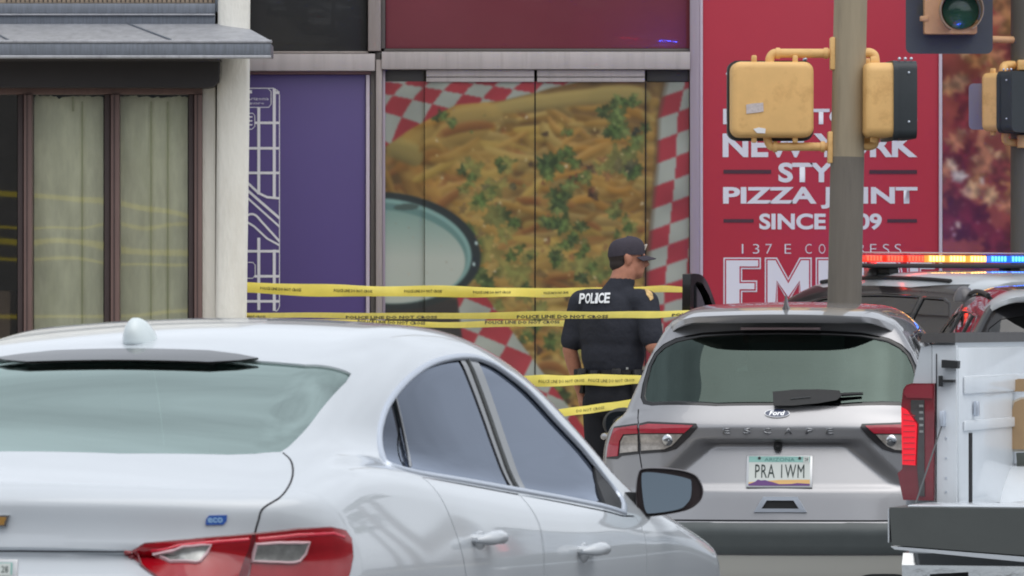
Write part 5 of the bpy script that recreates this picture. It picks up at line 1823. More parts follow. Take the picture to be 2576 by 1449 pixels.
    for s in (-1, 1):
        q = S.back(s * 0.52, 0.30)[0]
        ex = [(s * 0.52 + 0.13 * math.copysign(abs(math.cos(a)) ** 0.6, math.cos(a)), 0.27 + 0.055 * math.copysign(abs(math.sin(a)) ** 0.6, math.sin(a))) for a in np.linspace(0, 2 * math.pi, 25)[:-1]]
        cu = MB().prism([(x, q.y - 0.03, z) for x, z in ex], (0, 0.05, 0)).build('exhaust_surround', M_BLACKPLASTIC, esc, smooth=False)
        MB().lathe([(0.030, -0.02), (0.036, -0.02), (0.036, 0.08), (0.030, 0.08)], (s * 0.52, q.y - 0.03, 0.265), 'Y', 20).build('tailpipe', M_CHROME, cu)
    jl = [S.back(x, 0.586)[0] for x in np.linspace(-0.80, 0.80, 40)]
    obj('bumper_join', S.ribbon(jl, 0.010, 0.001), M_GAP, esc)
    # reflectors in the bumper
    for s in (-1, 1):
        q, qn = S.back(s * 0.66, 0.60)
        MB().box(q + qn * 0.0, (0.10, 0.012, 0.012), None, 0.004).build('reflector', M_DARKRED, esc)
    obj('body', S.solid, M_SILVER, esc, angle=30)
    # plate, handle, camera pod
    q = S.px(1961, 1185)
    q2 = S.back(0, q.z - 0.05)[0]; q3 = S.back(0, q.z + 0.05)[0]
    tilt = math.atan2(q3.y - q2.y, 0.1)
    ctr = S.back(0, q.z)[0]
    licence_plate(esc, (q.x, ctr.y - 0.014, q.z), (-tilt, 0, 0), 'PRA 1WM')
    hb = S.px(1963, 1269)
    def trap(w0, w1, h):
        return [(-w0, -h), (w0, -h), (w1, h), (-w1, h)]
    fy = min(S.back(0, hb.z - 0.04)[0].y, S.back(0, hb.z + 0.04)[0].y)
    hr = MB()
    o_, i_ = trap(0.131, 0.085, 0.038), trap(0.092, 0.066, 0.020)
    vo = [hr.bm.verts.new((hb.x + x, fy - 0.010, hb.z + z)) for x, z in o_]
    vi = [hr.bm.verts.new((hb.x + x, fy - 0.012, hb.z + z)) for x, z in i_]
    vb = [hr.bm.verts.new((hb.x + x, fy + 0.012, hb.z + z)) for x, z in o_]
    for k in range(4):
        hr.bm.faces.new((vo[k], vo[(k + 1) % 4], vi[(k + 1) % 4], vi[k]))
        hr.bm.faces.new((vb[k], vb[(k + 1) % 4], vo[(k + 1) % 4], vo[k]))
    hnd = hr.build('tailgate_handle', M_SATIN, esc)
    MB().poly([(hb.x + x, fy - 0.004, hb.z + z) for x, z in i_]).build('handle_recess', M_BLACKPLASTIC, hnd, smooth=False)
    cp = S.px(1957, 1128)
    MB().lathe([(0.020, -0.004), (0.022, 0.018), (0.015, 0.024)], axis='Y').sph((0, -0.004, 0.0), 0.014).build('camera_pod', M_BLACKPLASTIC, esc, loc=(cp.x, cp.y - 0.03, cp.z + 0.01))
    # lettering and oval badge
    for ch, x in zip('ESCAPE', (1828, 1879, 1930, 1983, 2036, 2088)):
        q = S.px(x, 1084); _, qn = S.near(q)
        m = fit_text(ch, -0.0185, 0.0185, -0.0145, 0.0145, 0.02, res=2)
        m.transform(Matrix.Translation((0, -0.006, 0)))
        m = thicken(m, 0.005)
        ang = math.atan2(qn.x, -qn.y)
        obj('letter', m, mat('dull_chrome', (150, 152, 156), rough=0.3, metal=0.9), esc, smooth=False, loc=q, rot=(0, 0, ang))
    q = S.px(1955, 1041); _, qn = S.near(q)
    tl = math.atan2(qn.z, -qn.y)
    ov = [(0.062 * math.cos(a), 0.024 * math.sin(a)) for a in np.linspace(0, 2 * math.pi, 40)[:-1]]
    bd = MB().prism([(x, 0.0, z) for x, z in ov], (0, -0.006, 0)).build('oval_badge', M_CHROME, esc, loc=q, rot=(-tl, 0, 0))
    MB().poly([(x * 0.96, -0.0066, z * 0.90) for x, z in ov]).build('badge_field', mat('badge_blue', (44, 58, 92), rough=0.25, coat=1.0), bd, smooth=False)
    m = fit_text('Ford', -0.040, 0.040, -0.013, 0.014, 0.02, res=3, shear=0.3)
    m.transform(Matrix.Translation((0, -0.0075, 0)))
    obj('badge_script', m, M_CHROME, bd, smooth=False)
    # wiper
    pr = S.pxs([(1945, 985), (1996, 980), (2060, 979), (2112, 982), (2118, 995), (2106, 1006), (2060, 1014), (1996, 1020), (1947, 1020)])
    w = MB().prism([p + Vector((0, -0.012, 0.0)) for p in pr], (0, -0.028, 0.0)).build('wiper_arm', M_BLACKPLASTIC, esc)
    e0, e1 = S.px(2105, 993), S.px(2171, 990)
    MB().tube([e0 + Vector((0, -0.025, 0)), e1 + Vector((0, -0.02, 0))], [0.010, 0.007], 8).build('wiper_blade', M_BLACKPLASTIC, w)
    MB().tube([S.px(1990, 1003) + Vector((0, -0.043, 0)), S.px(2040, 998) + Vector((0, -0.043, 0))], [0.002, 0.002], 6).build('wiper_rib', M_GREYPLASTIC, w)
    # aerial, mirrors
    ap = S.px(1978, 786)
    fin_aerial(esc, (ap.x, ap.y, ap.z), mat('aerial_dark', (58, 54, 56), rough=0.35, coat=0.4), 0.10, 0.10, 0.055)
    for s in (-1, 1):
        sp = S.side(2.72, 1.03, s)[0]
        h = MB().sph((sp.x + s * 0.13, 2.72, 1.02), 1, (0.115, 0.075, 0.088), 14).build('door_mirror', M_BLACKPLASTIC, esc)
        g_ = [(sp.x + s * 0.13 + 0.092 * math.copysign(abs(math.cos(a)) ** 0.7, math.cos(a)), 2.655, 1.02 + 0.068 * math.copysign(abs(math.sin(a)) ** 0.7, math.sin(a))) for a in np.linspace(0, 2 * math.pi, 28)[:-1]]
        MB().prism(g_, (0, 0.02, 0)).build('mirror_glass', M_MIRRORGLASS, h)
        MB().b2((sp.x - s * 0.02, 2.70, 0.98), (sp.x + s * 0.08, 2.76, 1.03), 0.01).build('mirror_arm', M_BLACKPLASTIC, h)
    seat(esc, 0.38, 2.2, 0.55, 0.52, 0.62); seat(esc, -0.38, 2.2, 0.55, 0.52, 0.62)
    seat(esc, 0, 1.28, 0.6, 1.35, 0.50, 16, False)
    for x in (-0.42, 0, 0.42):
        MB().box((x, 0.98, 1.30), (0.24, 0.09, 0.13), None, 0.04, 3).build('rear_headrest', M_SEAT, esc)
    MB().b2((-0.8, 2.95, 0.85), (0.8, 3.5, 1.05), 0.06).build('dashboard', M_CABIN, esc)
    steering(esc, -0.38, 2.85, 0.98)
    return S
M_ESCGLASS = glass_mat('crossover_rear_glass', (100, 126, 118), 0.5, refl=0.05, ior=1.52, gtint=(214, 240, 230))
ESC_S = build_crossover()

# ---- police vehicles
def build_police(root, M, kx, ky, kz, open_door=False, white_roof=True):
    f = suv_f(kx, ky, kz, False)
    S = Skin(suv_solid(f, kx, ky, kz, 46, (10, 64, 8), (14, 26, 20)), f, M)
    S.cut(suv_cabin(f, kx, ky, kz))
    rd = Vector((0, -1, 0.45))
    rgp = [(0, 1.50), (0.35, 1.495), (0.52, 1.47), (0.585, 1.42), (0.64, 1.2), (0.62, 1.17), (0.3, 1.165), (0, 1.165)]
    r = [S.back(x * kx, z * kz)[0] for x, z in rgp]
    g3 = dense(r + [Vector((-p.x, p.y, p.z)) for p in reversed(r[1:-1])], 0.05)
    S.cut(cutter(g3, rd, 0.2, 0.12))
    obj('rear_window', S.sheet(g3, rd, 0.006, 0.1), M_DARKGLASS, root)
    suv_side_glass(S, root, kx, ky, kz, M_DARKGLASS)
    suv_windscreen(S, root, kx, ky, kz)
    skip = (('front', -1),) if open_door else ()
    if open_door:      # doorway of the open front left door
        o2 = [(1.95, 1.12), (2.5, 1.11), (3.16, 1.06), (3.18, 0.7), (3.18, 0.42), (2.03, 0.42), (1.95, 0.5)]
        o3 = yz_side(S, [(y * ky, z * kz) for y, z in o2], -1)
        S.cut(cutter(o3, (-1, 0, 0), 0.3, 0.25))
    suv_doors(S, root, M_POLICEBLACK, kx, ky, kz, skip)
    suv_wheels(S, root, kx, ky, kz, 0.37)
    spoiler(S, root, M_WHITE, kx, ky, kz, y0=0.50, y1=0.10, hw=0.60)
    for s in (-1, 1):
        q, qn = S.back(s * 0.74 * kx, 1.0 * kz)
        MB().box((0, 0, 0), (0.20, 0.05, 0.16), Matrix.Rotation(s * 0.35, 3, 'Z'), 0.02).build('tail_lamp', M_REDLENS, root, loc=q)
        MB().tube([S.top(s * 0.56 * kx, y * ky)[0] + Vector((0, 0, 0.02)) for y in np.linspace(0.75, 2.5, 10)], 0.014, 8).build('roof_rail', M_BLACKPLASTIC, root)
        sp = S.side(2.75 * ky, 1.05 * kz, s)[0]
        if not (open_door and s < 0):
            h = MB().sph((sp.x + s * 0.13, sp.y, sp.z), 1, (0.12, 0.07, 0.09), 12).build('door_mirror', M_BLACKPLASTIC, root)
            MB().prism([(sp.x + s * 0.13 + 0.09 * math.cos(a), sp.y - 0.062, sp.z + 0.066 * math.sin(a)) for a in np.linspace(0, 2 * math.pi, 24)[:-1]], (0, 0.02, 0)).build('mirror_glass', M_MIRRORGLASS, h)
    obj('body', S.solid, M_POLICEBLACK, root, angle=30)
    ro = [] if not white_roof else [(-0.55, 0.50), (-0.60, 1.2), (-0.60, 2.4), (-0.50, 2.84), (0, 2.88), (0.50, 2.84), (0.60, 2.4), (0.60, 1.2), (0.55, 0.50), (0, 0.47)]
    if white_roof: obj('roof_panel', thicken(S.sheet(dense([S.top(x * kx, y * ky)[0] for x, y in ro], 0.1), Vector((0, 0, 1)), -0.004, 0.05), 0.003), M_WHITE, root)
    bp = MB().b2((-0.92 * kx, -0.02, 0.42 * kz), (0.92 * kx, 0.35, 0.56 * kz), 0.05).build('bumper', M_BLACKPLASTIC, root)
    MB().b2((-0.155, -0.03, 0.80 * kz), (0.155, -0.005, 0.80 * kz + 0.16), 0.006).build('licence_plate', mat('plate_white', (212, 218, 214)), root, loc=(0, S.back(0, 0.85 * kz)[0].y, 0))
    seat(root, 0.4, 2.3 * ky, 0.6, 0.52, 0.66); seat(root, -0.4, 2.3 * ky, 0.6, 0.52, 0.66)
    seat(root, 0, 1.3 * ky, 0.62, 1.35, 0.55, 14, False)
    return S

POL_YAW = math.radians(25.0)
POLP = Vector((3.95, 39.75, 0.0))
pol = empty('police_suv', POLP, (0, 0, POL_YAW))
tag(pol, 'black and white police SUV with lit red, amber and blue light bar, front door open', 'police car')
POL_M = Matrix.Translation(POLP) @ Matrix.Rotation(POL_YAW, 4, 'Z')
KX, KY, KZ = 1.065, 1.095, 1.10

def puck(root, p, s=1.0, name='roof_antenna'):
    return MB().lathe([(0.055 * s, 0.0), (0.056 * s, 0.018 * s), (0.045 * s, 0.05 * s), (0.03 * s, 0.07 * s), (0.012 * s, 0.078 * s)], n=24).build(name, mat('antenna_dome', (90, 88, 92), rough=0.3, coat=0.5), root, loc=p, angle=60)

def police_one():
    S = build_police(pol, POL_M, KX, KY, KZ, True)
    # open front left door, swung out on its front hinges
    hy, hz = 3.16 * KY, 0.0
    hx = S.side(hy, 0.9, -1)[0].x
    ang = math.radians(40)
    o = MB()
    D = empty('open_door', (hx - 0.01, hy, 0), (0, 0, -ang), pol)
    # door frame: y runs back from the hinge (negative), z up, thickness in x
    outer = [(0.0, 0.48), (0.0, 1.16), (-0.30, 1.36), (-0.62, 1.56), (-0.86, 1.645), (-1.12, 1.66), (-1.25, 1.655), (-1.28, 1.20), (-1.27, 0.48)]
    hole = [(-0.14, 1.20), (-0.36, 1.34), (-0.66, 1.52), (-0.88, 1.60), (-1.06, 1.61), (-1.15, 1.58), (-1.17, 1.20)]
    outer = [(y, z * KZ) for y, z in outer]; hole = [(y, z * KZ) for y, z in hole]
    bmx = MB()
    bmx.prism([(-0.03, y, z) for y, z in smooth_path(outer[1:7], 4) + outer[7:] + outer[:1]], (0.06, 0, 0))
    me = boolean(bmx.mesh(), MB().prism([(-0.2, y, z) for y, z in hole], (0.4, 0, 0)).mesh(), 'DIFFERENCE')
    body = obj('door_frame', me, M_GLOSSBLACK, D)
    MB().prism([(-0.035, y, z) for y, z in [(-0.02, 0.5), (-0.02, 1.12), (-1.25, 1.16), (-1.25, 0.5)]], (-0.004, 0, 0)).build('door_skin', M_WHITE, D)
    MB().prism([(0.03, y, z) for y, z in [(-0.08, 0.55), (-0.08, 1.08), (-1.18, 1.12), (-1.18, 0.55)]], (0.03, 0, 0)).build('door_trim', M_BLACKPLASTIC, D)
    MB().prism([(-0.004, y, z) for y, z in hole], (0.005, 0, 0)).build('door_glass', glass_mat('clear_door_glass', (215, 225, 222), 0.95, refl=0.02), D)
    # light bar
    p = S.top(0, 1.74 * KY)[0]
    L = empty('light_bar', (0, p.y, p.z + 0.055), (0, 0, 0), pol)
    MB().b2((-0.78, -0.13, -0.03), (0.78, 0.13, 0.0), 0.012).build('bar_base', M_BLACKPLASTIC, L)
    MB().b2((-0.78, -0.14, 0.072), (0.78, 0.14, 0.082), 0.005).build('bar_lid', mat('bar_lid_clear', (170, 150, 155), rough=0.2, coat=1.0), L)
    for s in (-0.5, 0.5): MB().b2((s - 0.04, -0.09, -0.075), (s + 0.04, 0.09, -0.03), 0.008).build('bar_foot', M_BLACKPLASTIC, L)
    cols = [((255, 60, 40), 'red')] * 3 + [((255, 186, 84), 'amber')] * 3 + [((50, 120, 255), 'blue')] * 3
    for i, (c, nm) in enumerate(cols):
        x = -0.68 + i * 0.17
        em = mat('lit_' + nm, [v * 0.8 for v in c], rough=0.3, emit=c, estr={'red': 4.0, 'amber': 7.0, 'blue': 7.5}[nm])
        q = MB()
        q.b2((x - 0.070, -0.125, 0.010), (x + 0.070, 0.125, 0.060), 0.006)
        mo = q.build('light_module', mat('module_lens_' + nm, [v * 0.75 for v in c], rough=0.2, coat=1.0, emit=c, estr={'red': 0.9, 'amber': 0.8, 'blue': 0.9}[nm]), L)
        for k in range(5):
            MB().box((x - 0.052 + 0.026 * k, -0.127, 0.036), (0.015, 0.006, 0.034), None, 0.002).build('led', em, mo)
            if nm == 'blue' : MB().box((x - 0.052 + 0.026 * k, 0.127, 0.036), (0.015, 0.006, 0.034), None, 0.002).build('led', mat('lit_front_blue', (60, 90, 255), emit=(40, 80, 255), estr=900.0), mo)
            if nm == 'red': MB().box((x - 0.052 + 0.026 * k, 0.127, 0.036), (0.015, 0.006, 0.034), None, 0.002).build('led', mat('lit_front_red', (255, 60, 60), emit=(255, 40, 40), estr=110.0), mo)
    # roof antennas
    q = S.px(2197, 694)
    puck(pol, S.top(q.x, q.y)[0], 1.25)
    return S
POL_S = police_one()


PO2 = Vector((3.46, 34.0, -0.09))
pol2 = empty('police_suv', PO2, (0, 0, math.radians(-1.0)))
tag(pol2, 'second dark SUV with white spoiler and roof dome, between crossover and pickup bed', 'police car')
PO2_M = Matrix.Translation(PO2) @ Matrix.Rotation(math.radians(-1.0), 4, 'Z')
def police_two():
    S = build_police(pol2, PO2_M, KX, KY, 1.075, False, False)
    q = S.px(2411, 742)
    puck(pol2, S.top(q.x, q.y)[0], 1.25)
police_two()
# ------------------------------------------------------------------ white pickup with its tailgate down
PK_YAW = math.radians(-16.0)
_c = at(2272, 1100, 22.4)
# rear left corner of the bed at local (-1.0, 0)
_R = Matrix.Rotation(PK_YAW, 3, 'Z')
PK_O = Vector((_c.x, 22.4, 0)) - _R @ Vector((-1.0, 0, 0))
PK_O.z = -0.10
pk = empty('white_pickup', PK_O, (0, 0, PK_YAW))
tag(pk, 'white pickup truck with lowered tailgate and a glowing red tail lamp', 'pickup truck')
PK_M = Matrix.Translation(PK_O) @ Matrix.Rotation(PK_YAW, 4, 'Z')
PK_MI = PK_M.inverted()

def build_pickup():
    MW = M_WHITE
    def at_plane(px, py, yl):
        """point of the picture on the local plane y = yl"""
        o = PK_MI @ Vector((0, 0, CAMH)); d = PK_MI.to_3x3() @ ray(px, py)
        return o + d * ((yl - o.y) / d.y)
    def at_x(px, py, xl):
        o = PK_MI @ Vector((0, 0, CAMH)); d = PK_MI.to_3x3() @ ray(px, py)
        return o + d * ((xl - o.x) / d.x)
    zr = at_plane(2340, 862, 0.0).z          # rail height
    zf = at_plane(2380, 1280, 0.0).z         # bed floor
    L = 2.5
    # outer quarter panel: section swept forward (tumblehome at the rail)
    sec = [(-0.80, zr), (-0.86, zr + 0.005), (-0.90, zr - 0.01), (-0.945, zr - 0.12), (-0.975, zr - 0.28), (-0.995, zr - 0.5), (-0.995, zr - 0.72), (-0.97, zr - 0.9), (-0.93, 0.42), (-0.90, 0.42), (-0.90, zf), (-0.80, zf)]
    for s in (1, -1):
        q = MB().prism([(-s * x if s < 0 else x, 0.03, z) for x, z in sec] if s > 0 else [(-x, 0.03, z) for x, z in sec], (0, L, 0)).mesh()
        arch = MB().cyl((-1.3 * s, 1.25, 0.42), (-0.905 * s, 1.25, 0.42), 0.47, n=40).mesh()
        q = boolean(q, arch, 'DIFFERENCE')
        obj('bed_side', q, MW, pk, angle=40)
        # plastic cap on the rail
        a, b = zr + 0.012, zr + 0.04
        MB().prism([(-0.93 * s, -0.02, zr + 0.0), (-0.79 * s, -0.02, zr + 0.0), (-0.79 * s, -0.02, b), (-0.92 * s, -0.02, b - 0.005)], (0, L + 0.05, 0)).build('rail_cap', mat('rail_cap', (84, 82, 82), rough=0.55, var=0.08, vscale=10), pk, smooth=False)
        # inner wall with pressings
        MB().b2((-0.80 * s, 0.03, zf), (-0.785 * s, L, zr - 0.02), 0.003).build('bed_liner_wall', mat('bed_white', (216, 222, 228), rough=0.35, coat=0.6, var=0.03), pk)
        MB().b2((-0.784 * s, 0.10, zr - 0.20), (-0.772 * s, L - 0.1, zr - 0.13), 0.006).build('wall_ledge', mat('bed_white', (216, 222, 228)), pk)
        MB().b2((-0.784 * s, 0.10, zf + 0.30), (-0.774 * s, L - 0.1, zf + 0.34), 0.005).build('wall_ledge', mat('bed_white', (216, 222, 228)), pk)
        for yy in (0.30, 1.9): MB().box((-0.77 * s, yy, zr - 0.26), (0.02, 0.035, 0.06), None, 0.006).build('tie_down', M_SATIN, pk)
        w = MB().cyl((-0.79 * s, 1.25, 0.42), (-0.56 * s, 1.25, 0.42), 0.58, n=48).mesh()
        cutb = MB().b2((-1.5, 0, -0.5), (1.5, 2.6, zf - 0.01)).mesh()
        obj('wheel_arch', boolean(w, cutb, 'DIFFERENCE'), mat('bed_white', (206, 208, 208)), pk, angle=40)
        # rear post face beside the tailgate opening
        post = [(-0.79, zf - 0.06), (-0.79, zr - 0.01), (-0.885, zr - 0.01), (-0.885, zf - 0.06)]
        MB().prism([(x * s, 0.0, z) for x, z in post], (0, 0.028, 0)).build('rear_post', mat('bed_white', (206, 208, 208)), pk, smooth=False)
        tri = [(-0.886, zr - 0.01), (-0.93, zr - 0.02), (-0.962, zr - 0.165), (-0.886, zr - 0.165)]
        MB().prism([(x * s, -0.004, z) for x, z in tri], (0, 0.032, 0)).build('quarter_end', MW, pk, smooth=False)
    MB().b2((-0.78, 0.03, zf - 0.05), (0.78, L, zf), 0.004).build('bed_floor', mat('bed_white', (206, 208, 208)), pk)
    for k in range(9):
        x = -0.64 + k * 0.16
        MB().b2((x - 0.04, 0.05, zf + 0.0005), (x + 0.04, L - 0.05, zf + 0.012), 0.004).build('floor_rib', mat('bed_white', (206, 208, 208)), pk)
    MB().b2((-0.90, L + 0.031, zf), (0.90, L + 0.07, zr)).build('bulkhead', MW, pk)
    # left tail lamp traced on the rear face, with a little thickness; mirrored to the right
    def slab(name, pts, y, t, m, parent, flip):
        P = [at_plane(px, py, 0.0) for px, py in pts]
        P = [Vector((-p.x if flip else p.x, y, p.z)) for p in P]
        return MB().prism(P, (0, t, 0)).build(name, m, parent, smooth=False)
    lamp = [(2276, 980), (2284, 968), (2299, 964), (2355, 964), (2352, 1259), (2276, 1257), (2262, 1190), (2274, 1179), (2271, 1024)]
    lit = [(2273, 1024), (2287, 1031), (2312, 1067), (2308, 1170), (2276, 1168)]
    clear = [(2296, 1006), (2330, 1006), (2331, 1247), (2318, 1247), (2312, 1175), (2316, 1066), (2296, 1034)]
    m_lit = mat('lit_tail_lamp', (225, 36, 52), rough=0.25, emit=(255, 40, 58), estr=0.38)
    for flip in (False, True):
        b = slab('tail_lamp', lamp, -0.03, 0.03, mat('pickup_lens', (118, 22, 36), rough=0.14, coat=1.0, var=0.12, vscale=14), pk, flip)
        slab('lit_element', lit, -0.046, 0.014, m_lit, b, flip)
        slab('clear_element', clear, -0.036, 0.005, M_SMOKELENS, b, flip)
        for k in range(5):
            slab('led', [(2318, 1018 + k * 16), (2328, 1018 + k * 16), (2328, 1024 + k * 16), (2318, 1024 + k * 16)], -0.040, 0.003, M_CLEARLENS, b, flip)
        for k in range(9): slab('lens_rib', [(2279, 1040 + k * 14.5), (2308, 1040 + k * 14.5 + (4 if k < 2 else 0)), (2308, 1042.5 + k * 14.5 + (4 if k < 2 else 0)), (2279, 1042.5 + k * 14.5)], -0.0485, 0.002, mat('lens_rib_red', (190, 30, 46), rough=0.2, coat=1.0), b, flip)
        slab('upper_lens', [(2284, 972), (2300, 968), (2351, 968), (2351, 1002), (2286, 1000), (2278, 990)], -0.036, 0.005, mat('pickup_lens_light', (140, 40, 54), rough=0.14, coat=1.0), b, flip)
        slab('post_gasket', [(2355.5, 890), (2357.5, 890), (2356.5, 1270), (2354.5, 1270)], -0.006, 0.004, M_GAP, b, flip)
        slab('latch', [(2375, 905), (2416, 908), (2415, 927), (2375, 925)], -0.05, 0.05, M_BLACKPLASTIC, pk, flip)
        slab('striker', [(2366, 945), (2372, 945), (2372, 955), (2404, 955), (2404, 962), (2372, 962), (2372, 972), (2366, 972)], -0.04, 0.04, M_BLACKPLASTIC, pk, flip)
        slab('slot', [(2434, 1089), (2446, 1089), (2444, 1274), (2434, 1274)], -0.004, 0.004, M_GAP, pk, flip) if False else None
        for py in (1100, 1150, 1200, 1235): slab('rivet', [(2378, py), (2382, py), (2382, py + 4), (2378, py + 4)], -0.004, 0.004, M_SATIN, pk, flip)
    s0 = at_x(2440, 1089, -0.784)
    MB().b2((-0.79, s0.y - 0.02, zf + 0.01), (-0.780, s0.y + 0.03, s0.z)).build('drain_slot', M_GAP, pk)
    # tailgate lowered flat on its cables
    T = 0.53
    gz1 = at_plane(2400, 1278, -T).z
    gz0 = at_plane(2300, 1372, -T).z
    xl = at_plane(2237, 1300, -T).x
    g = MB().prism([(xl, -T, gz1), (-xl, -T, gz1), (-xl, -T, gz0 - 0.035), (0.0, -T, gz0 - 0.045), (-0.4, -T, gz0 - 0.035), (xl + 0.01, -T, gz0)], (0, T - 0.06, 0)).build('tailgate', mat('tailgate_edge', (84, 88, 87), rough=0.5, var=0.06, vscale=8), pk, smooth=False)
    MB().prism([(xl + 0.004, -T + 0.0, gz0 - 0.004), (-0.4, -T, gz0 - 0.040), (0.0, -T, gz0 - 0.050), (-xl, -T, gz0 - 0.040), (-xl, -T, gz0 - 0.062), (0.0, -T, gz0 - 0.07), (-0.4, -T, gz0 - 0.06), (xl + 0.02, -T, gz0 - 0.016)], (0, T - 0.08, 0)).build('gate_outer_skin', MW, g, smooth=False)
    MB().b2((xl - 0.006, -T + 0.003, gz0 + 0.01), (xl - 0.001, -0.08, gz1 - 0.004)).build('gate_edge', MW, g)
    MB().b2((xl + 0.06, -T + 0.05, gz1 + 0.0005), (-xl - 0.06, -0.10, gz1 + 0.008), 0.004).build('gate_inner_panel', mat('bed_white', (206, 208, 208)), g)
    c0, c1 = at_plane(2371, 1066, -0.03), at_plane(2300, 1277, -T + 0.22)
    for s in (1, -1):
        MB().tube([(s * c0.x, c0.y, c0.z), (s * c1.x, c1.y, c1.z)], 0.0035, 6).build('gate_cable', M_GREYPLASTIC, pk)
        MB().b2((s * c0.x - 0.008, -0.05, c0.z - 0.01), (s * c0.x + 0.008, -0.0, c0.z + 0.05), 0.003).build('cable_hook', M_SATIN, pk)
    # chrome bumper
    bz = at_plane(2275, 1388, -0.14).z
    prof = [(-0.02, bz - 0.0), (-0.14, bz - 0.005), (-0.165, bz - 0.05), (-0.16, bz - 0.12), (-0.12, bz - 0.2), (-0.02, bz - 0.2)]
    bx = at_plane(2272, 1400, -0.14).x
    bm_ = MB()
    bm_.prism([(bx, y, z) for y, z in prof], (-2 * bx, 0, 0))
    bb = bm_.build('bumper', mat('bumper_chrome', (196, 198, 198), rough=0.12, metal=1.0, bump=0.12, bscale=14), pk, smooth=False)
    for s in (1, -1):
        MB().prism([(s * (bx + 0.11), -0.168, bz - 0.085), (s * (bx + 0.26), -0.168, bz - 0.075), (s * (bx + 0.26), -0.168, bz - 0.17), (s * (bx + 0.12), -0.168, bz - 0.17)], (0, 0.02, 0)).build('step_pad', M_BLACKPLASTIC, bb, smooth=False)
        MB().lathe([(0.026, -0.002), (0.03, 0.004), (0.02, 0.008)], (s * (bx + 0.2), -0.176, bz - 0.12), 'Y', 18).build('fog_lamp', M_CHROME, bb)
    # cab
    zc = zr + 0.0
    cab = MB().prism([(-0.93, L + 0.10, 0.45), (-0.93, L + 2.15, 0.45), (-0.93, L + 2.25, zc - 0.1), (-0.93, L + 2.05, zc), (-0.93, L + 0.10, zc)], (1.86, 0, 0))
    cab.build('cab', MW, pk, smooth=False)
    gr = [(0.12, zc), (0.22, zc + 0.45), (0.42, zc + 0.50), (1.35, zc + 0.47), (2.05, zc)]
    V = []
    up = MB()
    a = [up.bm.verts.new((-0.86 if z < zc + 0.2 else -0.70, L + y, z)) for y, z in gr]
    b = [up.bm.verts.new((0.86 if z < zc + 0.2 else 0.70, L + y, z)) for y, z in gr]
    n = len(gr)
    for i in range(n): up.bm.faces.new((a[i], a[(i + 1) % n], b[(i + 1) % n], b[i]))
    up.bm.faces.new(a[::-1]); up.bm.faces.new(b)
    up.build('cab_roof', MW, pk, smooth=False)
    MB().prism([(-0.6, L + 0.135, zc + 0.06), (0.6, L + 0.135, zc + 0.06), (0.54, L + 0.205, zc + 0.38), (-0.54, L + 0.205, zc + 0.38)], (0, -0.02, 0)).build('rear_window', mat('dark_cab_glass', (30, 34, 36), rough=0.05, coat=1.0), pk, smooth=False)
    for s in (1, -1):
        MB().prism([(s * 0.835, L + 0.32, zc + 0.06), (s * 0.72, L + 0.42, zc + 0.42), (s * 0.72, L + 1.1, zc + 0.42), (s * 0.835, L + 1.2, zc + 0.06)], (s * 0.012, 0, 0.004)).build('cab_window', mat('dark_cab_glass', (30, 34, 36)), pk, smooth=False)
        MB().b2((s * 0.932, L + 0.3, 0.5), (s * 0.938, L + 1.4, zc - 0.02), 0.003).build('cab_door', MW, pk)
    hood = MB().prism([(-0.95, L + 2.0, 0.5), (-0.95, L + 3.3, 0.5), (-0.95, L + 3.35, zc - 0.22), (-0.95, L + 3.1, zc - 0.1), (-0.95, L + 2.0, zc - 0.03)], (1.9, 0, 0)).build('hood', MW, pk, smooth=False)
    for s in (1, -1):
        wheel(pk, s * 0.80, 1.25, 0.40, 0.40, 0.26); wheel(pk, s * 0.82, L + 2.55, 0.40, 0.40, 0.26)
    MB().b2((-0.5, -0.02, 0.42), (0.5, L + 3.2, 0.62)).build('chassis', M_UNDER, pk)
    return zr, zf, at_plane, at_x
PK = build_pickup()

